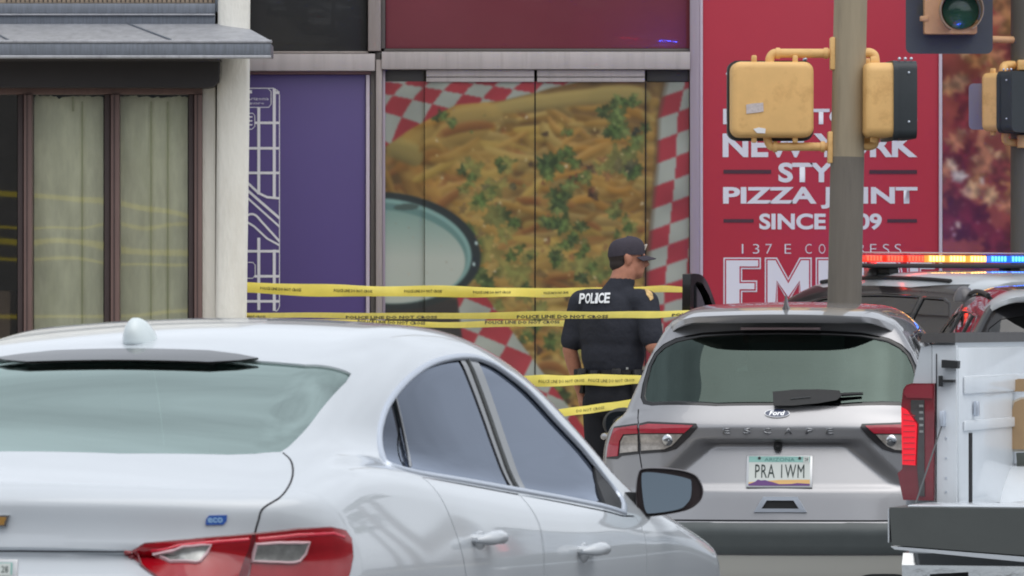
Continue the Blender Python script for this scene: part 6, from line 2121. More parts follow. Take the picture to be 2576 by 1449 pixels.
def bed_load():
    zr, zf, ap, ax = PK
    # rounded tan boards standing in the bed, at the picture's right edge
    tan = mat('tan_board', (166, 138, 104), rough=0.7, var=0.1, vscale=6)
    edge = mat('pale_edge', (206, 200, 188), rough=0.7)
    yl = 1.1
    def rounded(x0, y0, x1, y1, r):
        out = []
        for cx, cy, a0 in ((x0 + r, y1 - r, 90), (x0 + r, y0 + r, 180), (x1 - r, y0 + r, 270), (x1 - r, y1 - r, 0)):
            for a in np.linspace(a0, a0 + 90, 5): out.append((cx + r * math.cos(math.radians(a)), cy - r * math.sin(math.radians(a)) * (1)))
        return out
    def board(name, label, pts, y, th, m, cat):
        root = empty(name, PK_M @ Vector((0, y, zf)), (0, 0, PK_YAW))
        o = MB().prism([ap(px, py, y) - Vector((0, y, zf)) for px, py in pts], (0, th, 0)).build('panel', m, root, smooth=False)
        tag(root, label, cat)
        return root
    c = [(2543, 1040), (2552, 1012), (2570, 1004), (2700, 1004), (2700, 1133), (2546, 1130)]
    r = board('tan_chair_back', 'tan chair back with pale piping standing in the pickup bed', c, yl, 0.05, tan, 'chair')
    rim = [(2539, 1040), (2548, 1008), (2568, 999), (2704, 999), (2704, 1139), (2541, 1136)]
    MB().prism([ap(px, py, yl + 0.01) - Vector((0, yl, zf)) for px, py in rim], (0, 0.03, 0)).build('piping', edge, r, smooth=False)
    c2 = [(2541, 974), (2548, 958), (2562, 953), (2700, 953), (2700, 985), (2550, 985), (2542, 982)]
    MB().prism([ap(px, py, yl) - Vector((0, yl, zf)) for px, py in c2], (0, 0.05, 0)).build('headrest', tan, r, smooth=False)
    MB().prism([ap(px, py, yl) - Vector((0, yl, zf)) for px, py in ((2556, 1139), (2700, 1139), (2700, 1276), (2572, 1276), (2562, 1230))], (0, 0.05, 0)).build('seat_base', mat('grey_fabric', (86, 90, 86), rough=0.9, var=0.1), r, smooth=False)
    lg = mat('black_tube', (30, 30, 32), rough=0.4)
    MB().tube([ap(2509, 1194, yl) - Vector((0, yl, zf)), ap(2560, 1197, yl) - Vector((0, yl, zf)), ap(2558, 1240, yl) - Vector((0, yl, zf))], 0.006, 8).build('frame_tube', lg, r)
bed_load()
# ------------------------------------------------------------------ police officer
OFF_P = Vector((0.575, 32.8, 0.08))
OFF_YAW = math.radians(-31)
off_M = Matrix.Translation(OFF_P) @ Matrix.Rotation(OFF_YAW, 4, 'Z')
HEAD_C = Vector((0.062, 0.055, 1.752))
HEAD_R = Matrix.Rotation(math.radians(-47), 3, 'Z')

def blob(prims, voxel=0.012, smooth=6):
    """one continuous surface from capsules ('c', a, b, ra, rb) and ellipsoids ('e', centre, radii, rotation)"""
    m = MB()
    for p in prims:
        if p[0] == 'c':
            _, a, b, ra, rb = p
            a, b = Vector(a), Vector(b)
            k = 6
            m.tube([a.lerp(b, t / k) for t in range(k + 1)], [ra + (rb - ra) * t / k for t in range(k + 1)], 14)
            m.sph(a, ra, n=8); m.sph(b, rb, n=8)
        else:
            m.sph(p[1], 1.0, p[2], 12, p[3] if len(p) > 3 else None)
    me = m.mesh()
    o = bpy.data.objects.new('tmp', me)
    TMP.collection.objects.link(o)
    r = o.modifiers.new('r', 'REMESH'); r.mode = 'VOXEL'; r.voxel_size = voxel
    s = o.modifiers.new('s', 'SMOOTH'); s.factor = 0.5; s.iterations = smooth
    out = evaluated_mesh(o)
    bpy.data.objects.remove(o)
    return out

def hd(x, y, z):
    return HEAD_C + HEAD_R @ Vector((x, y, z))

def hand_prims(w, d, side, palm):
    """palm and five fingers from wrist w along d; palm: inward normal"""
    d = Vector(d).normalized(); palm = Vector(palm).normalized(); u = d.cross(palm).normalized()
    w = Vector(w)
    P = [('e', w + d * 0.045, (0.042, 0.042, 0.042), None)]
    P = [('c', w, w + d * 0.08, 0.028, 0.034)]
    for i, (o_, L) in enumerate(((-0.030, 0.066), (-0.010, 0.076), (0.010, 0.072), (0.029, 0.056))):
        b = w + d * 0.085 + u * o_
        k1 = b + d * L * 0.5 + palm * 0.008
        k2 = k1 + (d * 0.75 + palm * 0.65).normalized() * L * 0.3
        k3 = k2 + (d * 0.4 + palm * 0.9).normalized() * L * 0.28
        P += [('c', b, k1, 0.0095, 0.009), ('c', k1, k2, 0.009, 0.0085), ('c', k2, k3, 0.0085, 0.0075)]
    t0 = w + d * 0.025 - u * 0.03 * side + palm * 0.006
    t1 = t0 + (d * 0.6 - u * side * 0.55 + palm * 0.4).normalized() * 0.045
    t2 = t1 + (d * 0.8 + palm * 0.5).normalized() * 0.032
    P += [('c', t0, t1, 0.014, 0.011), ('c', t1, t2, 0.011, 0.009)]
    return P

def build_officer():
    root = empty('person', OFF_P, (0, 0, OFF_YAW))
    tag(root, 'police officer in dark uniform and cap, back turned, looking towards the red sign', 'person')
    skin = mat('skin', (176, 122, 100), rough=0.55, var=0.12, vscale=30, spec=0.35)
    navy = mat('navy_uniform', (50, 52, 60), rough=0.85, var=0.16, vscale=7, bump=2.2, bscale=9, spec=0.2)
    dark = mat('dark_trousers', (38, 39, 44), rough=0.85, var=0.12, vscale=8, bump=0.5, bscale=12, spec=0.2)
    leather = mat('black_leather', (26, 26, 28), rough=0.45)
    SL, EL, WL = Vector((-0.205, 0.0, 1.50)), Vector((-0.268, -0.03, 1.235)), Vector((-0.232, 0.04, 0.985))
    SR, ER, WR = Vector((0.215, 0.0, 1.50)), Vector((0.292, -0.055, 1.255)), Vector((0.30, 0.19, 1.17))
    body = [('e', (0, 0, 1.0), (0.155, 0.11, 0.14)), ('e', (0, 0, 1.17), (0.155, 0.115, 0.17)), ('e', (0, 0, 1.38), (0.17, 0.12, 0.2)),
            ('c', (-0.16, 0, 1.51), (0.16, 0, 1.51), 0.06, 0.06), ('c', (0.015, 0.0, 1.52), HEAD_C + Vector((-0.004, -0.02, -0.07)), 0.072, 0.068)]
    for s, S_, E_, W_ in ((-1, SL, EL, WL), (1, SR, ER, WR)):
        body += [('c', S_, E_, 0.052, 0.043), ('c', E_, E_.lerp(W_, 0.35), 0.043, 0.042), ('c', E_.lerp(W_, 0.35), W_, 0.042, 0.028)]
        d = (W_ - E_).normalized()
        body += hand_prims(W_, d + Vector((0, 0.1, -0.1 if s < 0 else -0.2)), s, Vector((-s, 0.2, 0)) if s < 0 else Vector((-0.3, 0.1, -1)))
        hip, kn, an = Vector((s * 0.09, 0, 0.94)), Vector((s * 0.105, 0.025, 0.52)), Vector((s * 0.11, -0.02, 0.10))
        body += [('c', hip, kn, 0.085, 0.058), ('c', kn, kn.lerp(an, 0.3), 0.058, 0.056), ('c', kn.lerp(an, 0.3), an, 0.056, 0.04), ('c', an, an + Vector((0, 0.15, -0.05)), 0.042, 0.034)]
    # head turned to the right: skull, jaw, cheeks, nose, brow, lips, ears
    def E(x, y, z, a, b, c): return ('e', hd(x, y, z), (a, b, c), HEAD_R)
    body += [E(0, -0.008, 0.028, 0.076, 0.098, 0.088), E(0, 0.022, -0.035, 0.064, 0.075, 0.078), E(0, 0.055, -0.088, 0.036, 0.036, 0.028), E(0, 0.045, -0.07, 0.052, 0.05, 0.04),
             E(0, 0.084, 0.022, 0.050, 0.018, 0.014), E(0.034, 0.068, -0.02, 0.022, 0.02, 0.02), E(-0.034, 0.068, -0.02, 0.022, 0.02, 0.02),
             ('c', hd(0, 0.092, 0.012), hd(0, 0.118, -0.030), 0.009, 0.013), ('c', hd(0, 0.112, -0.034), hd(0, 0.09, -0.036), 0.013, 0.014),
             ('c', hd(-0.018, 0.090, -0.058), hd(0.018, 0.090, -0.058), 0.0085, 0.0085), ('c', hd(-0.016, 0.087, -0.070), hd(0.016, 0.087, -0.070), 0.009, 0.009)]
    for s in (-1, 1):
        body += [E(s * 0.079, -0.012, -0.005, 0.010, 0.022, 0.034), E(s * 0.084, -0.024, 0.006, 0.008, 0.012, 0.026)]
    bme = blob(body, 0.0075, 3)
    b = obj('body', bme, skin, root, angle=180)
    # eyes, brows, stubble, hair
    for s in (-1, 1):
        MB().sph((0, 0, 0), 0.011, n=8).build('eye', mat('eye_dark', (60, 50, 46), rough=0.2), b, loc=hd(s * 0.031, 0.083, 0.002))
        MB().tube([hd(s * 0.015, 0.094, 0.020), hd(s * 0.034, 0.088, 0.026), hd(s * 0.052, 0.072, 0.020)], 0.004, 6).build('eyebrow', mat('hair', (48, 40, 38), rough=0.8), b)
    hair = blob([E(0, -0.022, 0.022, 0.0785, 0.090, 0.080), E(0, -0.045, -0.03, 0.068, 0.058, 0.052)], 0.007, 2)
    obj('hair', hair, mat('hair', (48, 40, 38), rough=0.8, var=0.2, vscale=60), b)
    # shirt with short sleeves over a vest
    sh = [('e', (0, 0.005, 1.36), (0.215, 0.165, 0.235)), ('e', (0, 0.0, 1.22), (0.195, 0.15, 0.20)), ('e', (0, 0, 1.14), (0.18, 0.138, 0.09)), ('c', (-0.17, 0, 1.50), (0.175, 0, 1.50), 0.084, 0.084),
          ('c', (0.01, -0.01, 1.53), HEAD_C + Vector((-0.014, -0.030, -0.132)), 0.088, 0.072), ('e', (0, -0.06, 1.44), (0.16, 0.09, 0.13))]
    for S_, E_ in ((SL, EL), (SR, ER)):
        sh += [('c', S_, S_.lerp(E_, 0.80), 0.078, 0.068)]
    shm = blob(sh, 0.011, 4)
    tx = shm.copy()
    shirt = obj('shirt', shm, navy, root, angle=180)
    tr = [('e', (0, 0, 1.02), (0.172, 0.128, 0.13)), ('e', (0, -0.02, 0.95), (0.17, 0.13, 0.12))]
    for s in (-1, 1):
        hip, kn, an = Vector((s * 0.09, 0, 0.93)), Vector((s * 0.105, 0.025, 0.52)), Vector((s * 0.11, -0.02, 0.09))
        tr += [('c', hip, kn, 0.10, 0.075), ('c', kn, an, 0.075, 0.066)]
    obj('trousers', blob(tr, 0.012, 4), dark, root, angle=180)
    for s in (-1, 1):
        obj('boot', blob([('c', (s * 0.11, -0.02, 0.10), (s * 0.11, -0.01, 0.05), 0.055, 0.05), ('c', (s * 0.11, -0.02, 0.045), (s * 0.13, 0.15, 0.038), 0.046, 0.042)], 0.01, 3), leather, root)
    # duty belt with pouches
    belt = MB()
    ring = []
    N = 40
    for k in range(N):
        a = 2 * math.pi * k / N
        ring.append((0.186 * math.cos(a), 0.143 * math.sin(a)))
    V, F = [], []
    for (x, y) in ring:
        V += [(x, y, 1.06), (x * 1.07, y * 1.08, 1.06), (x * 1.07, y * 1.08, 1.12), (x, y, 1.12)]
    for k in range(N):
        j = (k + 1) % N
        for q in range(4): F.append((k * 4 + q, k * 4 + (q + 1) % 4, j * 4 + (q + 1) % 4, j * 4 + q))
    bo = obj('duty_belt', mesh('belt', V, F), leather, root)
    for a, w, h in ((200, 0.05, 0.08), (235, 0.06, 0.09), (265, 0.05, 0.07), (300, 0.055, 0.09), (335, 0.05, 0.16), (170, 0.05, 0.12)):
        r = math.radians(a)
        MB().box((0.215 * math.cos(r), 0.172 * math.sin(r), 1.085 - (0.04 if h > 0.1 else 0)), (w, 0.035, h), Matrix.Rotation(r + math.pi / 2, 3, 'Z'), 0.008).build('pouch', leather, bo)
    MB().box((0.215 * math.cos(math.radians(318)), 0.172 * math.sin(math.radians(318)), 1.13), (0.012, 0.01, 0.012)).build('key_clip', M_CHROME, bo)
    # cap: crown with a band, curved peak, front badge
    capm = mat('navy_cap', (66, 62, 70), rough=0.85, var=0.08, vscale=30, bump=0.2, bscale=80, spec=0.2)
    prof = []
    V, F = [], []
    N = 36
    rows = [(0.0, 1.0), (0.018, 1.015), (0.045, 0.985), (0.068, 0.90), (0.086, 0.74), (0.097, 0.50), (0.102, 0.24), (0.103, 0.02)]
    for h, sc in rows:
        for k in range(N):
            a = 2 * math.pi * k / N
            fr = max(0.0, math.sin(a))
            V.append(hd(0.084 * sc * math.cos(a), -0.008 + (0.104 + 0.004 * fr) * sc * math.sin(a) + 0.004 * (h / 0.1), 0.022 + h * (1.0 + 0.06 * math.sin(a)) - 0.012 * max(0, -math.sin(a)) * (1 - h / 0.1)))
    for i in range(len(rows) - 1):
        for k in range(N): F.append((i * N + k, i * N + (k + 1) % N, (i + 1) * N + (k + 1) % N, (i + 1) * N + k))
    F.append(tuple((len(rows) - 1) * N + k for k in range(N)))
    cap = obj('cap', mesh('cap', V, F), capm, root, angle=60)
    V, F = [], []
    n, m_ = 14, 6
    for i in range(n + 1):
        t = -1 + 2 * i / n
        for j in range(m_ + 1):
            u = j / m_
            x = t * 0.078
            y0 = -0.008 + 0.104 * math.sqrt(max(0, 1 - (t * 0.9) ** 2))
            y = y0 + u * 0.072 * math.sqrt(max(0.02, 1 - 0.75 * t * t))
            z = 0.024 - 0.020 * u - 0.016 * t * t
            V.append(hd(x, y, z))
    for i in range(n):
        for j in range(m_): F.append((i * (m_ + 1) + j, (i + 1) * (m_ + 1) + j, (i + 1) * (m_ + 1) + j + 1, i * (m_ + 1) + j + 1))
    pm = mesh('peak', V, F)
    obj('cap_peak', thicken(pm, 0.005), capm, cap)
    MB().box(hd(0, 0.103, 0.066), (0.045, 0.006, 0.038), HEAD_R @ Matrix.Rotation(math.radians(-22), 3, 'X'), 0.002).build('cap_badge', mat('cap_badge', (206, 196, 184), rough=0.5), cap)
    # lettering on the back and the shoulder patch, laid on the shirt
    S = Skin(tx, None, off_M)
    cam_l = S.Mi @ Vector((0, 0, CAMH))
    for ch, x0, x1 in zip('POLICE', (1456, 1471, 1485, 1496, 1504, 1519), (1470, 1484, 1495, 1503, 1518, 1533)):
        me = text_mesh(ch, 0.03, 3)
        co = np.array([v.co[:] for v in me.vertices]); lo, hi = co.min(0), co.max(0)
        for v in me.vertices:
            u = (v.co.x - lo[0]) / (hi[0] - lo[0]); w = (v.co.y - lo[1]) / (hi[1] - lo[1])
            px = x0 + (x1 - x0) * u + 2.5 * w; py = 764 - 26 * w - 2 * (px - 1456) / 78
            q = S.px(px, py)
            v.co = q + (cam_l - q).normalized() * 0.022
        me.update()
        obj('back_lettering', me, mat('reflective_white', (226, 228, 230), rough=0.5), shirt, smooth=False)
    pt = S.pxs([(1619, 722), (1628, 722), (1640, 738), (1643, 752), (1636, 757), (1626, 742)])
    pc = sum(pt, Vector()) / len(pt)
    qn = S.near(pc)[1]
    ps = thicken(S.sheet(pt, qn, -0.004, 0.05), 0.003)
    obj('shoulder_patch', ps, mat('gold_patch', (196, 164, 112), rough=0.8, var=0.5, vscale=60), shirt)
build_officer()
# ------------------------------------------------------------------ traffic signal poles
M_SIGY = mat('signal_yellow', (228, 184, 120), rough=0.5, var=0.07, vscale=5, dirt=(176, 126, 70), dirt_amt=0.5, dscale=7)
M_SIGBK = mat('signal_black', (50, 56, 60), rough=0.5, var=0.08, vscale=8)
M_POLEU = mat('pole_tan_paint', (154, 142, 120), rough=0.6, var=0.10, vscale=3, stretch=(6, 6, 0.6), dirt=(112, 104, 92), dirt_amt=0.6, dscale=1.6)
M_POLEL = mat('pole_grey_paint', (112, 106, 98), rough=0.6, var=0.10, vscale=3, stretch=(6, 6, 0.6), dirt=(86, 82, 78), dirt_amt=0.5, dscale=2)

def rounded_box(w, d, h, r, seg=5):
    m = MB()
    m.box((0, 0, 0), (w, d, h))
    es = [e for e in m.bm.edges if abs(e.verts[0].co.y - e.verts[1].co.y) > 1e-5]
    bmesh.ops.bevel(m.bm, geom=es, offset=r, segments=seg, affect='EDGES', profile=0.5)
    return m

def ped_signal(name, label, loc, rotz, w, h, group=None, stickers=False):
    """pedestrian signal: local -Y is the back, +Y the face"""
    root = empty(name, loc, (0, 0, rotz))
    tag(root, label, 'signal', group)
    m = rounded_box(w, 0.16, h, 0.055)
    back = [e for e in m.bm.edges if all(v.co.y < -0.07 for v in e.verts)]
    bmesh.ops.bevel(m.bm, geom=back, offset=0.035, segments=4, affect='EDGES', profile=0.5)
    m.build('housing', M_SIGY, root, angle=40)
    rounded_box(w + 0.025, 0.03, h + 0.03, 0.06).build('gasket', M_SIGBK, root, loc=(0.0, 0.095, -0.003))
    v = rounded_box(w + 0.01, 0.11, h + 0.02, 0.05)
    v.build('visor', M_SIGBK, root, loc=(0, 0.165, 0))
    for x in (-w * 0.22, w * 0.28):
        MB().box((x, -0.02, h / 2 + 0.016), (0.03, 0.04, 0.045), None, 0.008).build('lug', M_SIGY, root)
        MB().box((x, -0.02, -h / 2 - 0.012), (0.03, 0.04, 0.04), None, 0.008).build('lug', M_SIGY, root)
    for k in range(3):
        MB().sph((w / 2 - 0.03 - 0.0, 0.12 + 0.035 * k, h / 2 + 0.022), 0.010, n=6).build('screw', M_SATIN, root)
    for z in (0.36, -0.30):
        MB().sph((-(w / 2 + 0.006), 0.17, z * h), 0.008, n=6).build('screw', M_SATIN, root)
        MB().sph(((w / 2 + 0.006), 0.17, z * h), 0.008, n=6).build('screw', M_SATIN, root)
    return root

def build_poles():
    Y1 = 33.9
    s1 = Y1 / FPX
    a, b = at(2138.5, 60, Y1), at(2124.5, 757, Y1)
    d = (a - b).normalized()
    base = b + d * ((0.09 - b.z) / d.z)
    top = b + d * ((7.4 - b.z) / d.z)
    split = at(2131.5, 395, Y1)
    sp = b + d * ((split.z - b.z) / d.z)
    r = 0.0985
    root = empty('signal_pole', base)
    tag(root, 'tan and grey painted signal pole rising behind the silver crossover', 'pole')
    MB().cyl(base, sp, r * 1.03, r * 1.01, 36).build('lower_shaft', M_POLEL, root, loc=-base)
    MB().cyl(sp, top, r, r * 0.96, 36).build('upper_shaft', M_POLEU, root, loc=-base)
    MB().lathe([(0.20, 0.0), (0.20, 0.03), (0.14, 0.06), (0.13, 0.16), (0.10, 0.2)], n=32).build('base_flange', M_POLEL, root)
    for k in range(4):
        an = math.pi / 4 + k * math.pi / 2
        MB().cyl((0.17 * math.cos(an), 0.17 * math.sin(an), 0.03), (0.17 * math.cos(an), 0.17 * math.sin(an), 0.07), 0.015, n=6).build('anchor_nut', M_SATIN, root)
    MB().lathe([(r, 0), (r * 0.9, 0.03), (r * 0.4, 0.06), (0.01, 0.07)], n=24).build('pole_cap', M_POLEU, root, loc=top - base)
    # left signal, seen from its back
    c = at(1941.5, 251, Y1 - 0.02)
    w, h = 207 * s1, 190 * s1
    p1 = ped_signal('pedestrian_signal', 'yellow pedestrian signal seen from behind with a torn sticker', c, math.radians(3), w, h)
    # stickers: pale torn labels on the back
    st = mat('grey_sticker', (196, 186, 186), rough=0.7, var=0.15, vscale=90)
    def lab(pts, m, nm='sticker'):
        P = [at(x, y, Y1 - 0.0) - c for x, y in pts]
        for p in P: p.y = -0.0855
        MB().prism(P, (0, 0.004, 0)).build(nm, m, p1, smooth=False)
    lab([(1873, 265), (1890, 262), (1916, 260), (1917, 282), (1900, 285), (1874, 288)], st)
    lab([(1891, 326), (1905, 322), (1922, 325), (1921, 337), (1900, 336)], mat('white_scrap', (226, 226, 228), rough=0.7))
    # brackets
    def pipes(sig, pts, rr, flange):
        g = MB().tube(smooth_path(pts, 6), rr, 14)
        o = g.build('bracket', M_SIGY, sig, loc=-Vector(sig.location))
        o.parent = sig
        o.matrix_parent_inverse = Matrix.Identity(4)
        o.rotation_euler = (0, 0, -sig.rotation_euler.z)
        o.location = Matrix.Rotation(-sig.rotation_euler.z, 3, 'Z') @ (-Vector(sig.location))
        return o
    A = lambda x, y: at(x, y, Y1 - 0.0)
    o = pipes(p1, [A(1937, 165), A(1937, 148), A(1945, 136), A(1960, 134), A(2020, 134), A(2100, 134)], 11.5 * s1, None)
    o2 = pipes(p1, [A(1930, 335), A(1931, 352), A(1938, 366), A(1950, 369), A(2020, 369), A(2095, 369)], 10.5 * s1, None)
    def stub(sig, P, s, nm='pole_clamp', m=M_SIGY):
        q = MB().box(P, s, None, 0.008).build(nm, m, sig)
        q.rotation_euler = (0, 0, -sig.rotation_euler.z)
        q.location = Matrix.Rotation(-sig.rotation_euler.z, 3, 'Z') @ (-Vector(sig.location))
    stub(p1, A(2094, 135) + Vector((0, 0, 0)), (0.03, 0.10, 82 * s1)); stub(p1, A(2088, 371), (0.03, 0.10, 80 * s1))
    for x, y in ((1957, 134), (2078, 134), (1950, 369), (2070, 369)):
        pp = A(x, y)
        g = MB().cyl(pp - Vector((0.012, 0, 0)), pp + Vector((0.012, 0, 0)), 14.0 * s1, n=16).build('pipe_collar', M_SIGY, p1)
        g.rotation_euler = (0, 0, -p1.rotation_euler.z); g.location = Matrix.Rotation(-p1.rotation_euler.z, 3, 'Z') @ (-Vector(p1.location))
    # right signal, turned to face across the street
    c2 = at(2205, 254, Y1 + 0.05)
    p2 = ped_signal('pedestrian_signal', 'yellow pedestrian signal with black visor turned side-on beside the tan pole', c2 + Vector((-0.02, 0, 0)), math.radians(-84), w, h * 0.98)
    pipes(p2, [A(2176, 133), A(2188, 133), A(2198, 139), A(2201, 152), A(2201, 166)], 12 * s1, None)
    pipes(p2, [A(2172, 368), A(2190, 368), A(2200, 362), A(2203, 345)], 10 * s1, None)
    # far pole with vehicle signal and another pedestrian signal
    Y2 = 46.0
    s2 = Y2 / FPX
    q = at(2580, 757, Y2)
    base = Vector((q.x, Y2, 0.10))
    root = empty('signal_pole', base)
    tag(root, 'dark olive signal pole on the far pavement beside the pizza poster', 'pole')
    M_POLE2 = mat('pole_olive', (92, 90, 80), rough=0.6, var=0.1, vscale=3, stretch=(6, 6, 0.6))
    MB().cyl((0, 0, 0), (0, 0, 8.0), 0.125, 0.11, 32).build('shaft', M_POLE2, root)
    MB().lathe([(0.24, 0.0), (0.24, 0.03), (0.16, 0.06), (0.15, 0.2), (0.125, 0.25)], n=32).build('base_flange', M_POLE2, root)
    # vehicle signal
    c = at(2390, 27, Y2 - 0.3)
    v = empty('traffic_signal', c)
    tag(v, 'traffic signal with unlit green lens and dark backplate near the top edge', 'traffic light')
    pw, ph = 218 * s2, 1.25
    bp = rounded_box(pw, 0.01, ph, 0.05).mesh()
    zoff = (c.z - at(2390, 134, Y2 - 0.3).z) * -1 + ph / 2
    obj('backplate', bp, mat('backplate', (70, 76, 82), rough=0.55, var=0.06, vscale=5), v, loc=(0, 0.09, zoff))
    hw = 131 * s2
    hz0 = at(2390, 86, Y2 - 0.3).z - c.z
    ty = mat('faded_signal_yellow', (206, 160, 118), rough=0.5, var=0.08, vscale=6)
    lens_x = at(2414, 27, Y2 - 0.3).x - c.x
    colours = [mat('green_lens', (34, 84, 62), rough=0.2, coat=0.8, bump=0.2, bscale=60), mat('amber_lens_off', (96, 66, 22), rough=0.2, coat=0.8), mat('red_lens_off', (86, 20, 20), rough=0.2, coat=0.8)]
    for k in range(3):
        z0 = hz0 + k * 0.365
        sec = rounded_box(hw, 0.16, 0.36, 0.015, 3).build('signal_section', ty, v, loc=(0, 0.0, z0 + 0.18))
        MB().lathe([(0.148, -0.03), (0.14, -0.045), (0.10, -0.06), (0.02, -0.068)], (lens_x, -0.06, 0.0), 'Y', 36).build('lens', colours[k], sec)
        # tunnel visor, cut away underneath
        V, F = [], []
        N = 40
        for j in range(N + 1):
            an = math.radians(-62 + 304 * j / N)
            ln = 0.24 - 0.10 * (0.5 - 0.5 * math.sin(an))
            for rr in (0.165, 0.172):
                V += [(lens_x + rr * math.cos(an), -0.078, rr * math.sin(an)), (lens_x + rr * math.cos(an) * 1.0, -0.078 - ln, rr * math.sin(an))]
        for j in range(N):
            a_ = j * 4
            F += [(a_, a_ + 1, a_ + 5, a_ + 4), (a_ + 2, a_ + 6, a_ + 7, a_ + 3), (a_ + 1, a_ + 3, a_ + 7, a_ + 5), (a_, a_ + 4, a_ + 6, a_ + 2)]
        me = mesh('visor', V, F)
        obj('visor', me, mat('visor_paint', (170, 150, 128), rough=0.55), sec)
        MB().b2((-hw / 2 - 0.035, -0.09, -0.08), (-hw / 2 + 0.03, -0.02, -0.04), 0.006).build('hinge', ty, sec)
        MB().b2((hw / 2 - 0.02, -0.09, -0.10), (hw / 2 + 0.015, -0.02, -0.07), 0.006).build('latch', ty, sec)
    br = at(2498, 98, Y2 - 0.2)
    MB().cyl((pw / 2 - 0.1, 0.12, br.z - c.z), (base.x - c.x, 0.30, br.z - c.z), 0.028, n=14).build('arm', ty, v)
    # pedestrian signal on that pole
    c3 = at(2505, 258, Y2 - 0.15)
    p3 = ped_signal('pedestrian_signal', 'yellow and black pedestrian signal with a green sticker on the dark olive pole', c3 + Vector((0.06, 0, 0)), math.radians(-128), 0.42, 146 * s2)
    st2 = mat('green_sticker', (168, 190, 110), rough=0.7)
    lp = [(2481, 252), (2484, 228), (2488, 228), (2490, 250), (2500, 262), (2494, 274), (2480, 275), (2474, 262)]
    k_ = MB().prism([at(x, y, Y2 - 0.36) for x, y in lp], (0, 0.05, 0)) if False else None
    S3 = None
    bz = MB().tube(smooth_path([at(2524, 190, Y2 - 0.15), at(2524, 172, Y2 - 0.15), at(2534, 164, Y2 - 0.1), at(2580, 164, Y2)], 5), 0.034, 12).build('bracket', M_SIGY, p3)
    bz.rotation_euler = (0, 0, -p3.rotation_euler.z); bz.location = Matrix.Rotation(-p3.rotation_euler.z, 3, 'Z') @ (-Vector(p3.location))
    bz = MB().tube(smooth_path([at(2530, 330, Y2 - 0.15), at(2532, 356, Y2 - 0.15), at(2580, 360, Y2)], 5), 0.03, 12).build('bracket', M_SIGY, p3)
    bz.rotation_euler = (0, 0, -p3.rotation_euler.z); bz.location = Matrix.Rotation(-p3.rotation_euler.z, 3, 'Z') @ (-Vector(p3.location))
    for y0, y1 in ((152, 176), (340, 372)):
        g = MB().b2(at(2560, y1, Y2 - 0.16), at(2588, y0, Y2 - 0.05), 0.01).build('clamp', M_SIGY, p3)
        g.rotation_euler = (0, 0, -p3.rotation_euler.z); g.location = Matrix.Rotation(-p3.rotation_euler.z, 3, 'Z') @ (-Vector(p3.location))
    # small grey sign edge behind it
    a_, b_ = at(2437, 326, Y2 + 0.05), at(2490, 210, Y2 + 0.05)
    sg = rounded_box(b_.x - a_.x, 0.006, b_.z - a_.z, 0.04).build('street_sign', mat('grey_sign_back', (142, 142, 150), rough=0.5, metal=0.3), None, loc=((a_.x + b_.x) / 2, Y2 + 0.05, (a_.z + b_.z) / 2))
    tag(sg, 'small grey sign plate mounted behind the far pedestrian signal', 'sign')
    MB().b2((0.0, 0.004, -0.02), (base.x - (a_.x + b_.x) / 2, 0.02, 0.02)).build('sign_bracket', M_SATIN, sg)
build_poles()

# ------------------------------------------------------------------ police tape
M_TAPEY = mat('police_tape_yellow', (240, 226, 108), rough=0.35, var=0.08, vscale=8, spec=0.5)
def _tape_nodes():
    nt = M_TAPEY.node_tree
    b = nt.nodes['Principled BSDF']
    tr = nt.nodes.new('ShaderNodeBsdfTranslucent')
    tr.inputs[0].default_value = (*lin((240, 224, 96)), 1)
    mx = nt.nodes.new('ShaderNodeMixShader')
    mx.inputs[0].default_value = 0.3
    out = next(n for n in nt.nodes if n.type == 'OUTPUT_MATERIAL')
    nt.links.new(b.outputs[0], mx.inputs[1]); nt.links.new(tr.outputs[0], mx.inputs[2]); nt.links.new(mx.outputs[0], out.inputs[0])
_tape_nodes()
M_TAPEK = mat('tape_print', (40, 36, 24), rough=0.5)

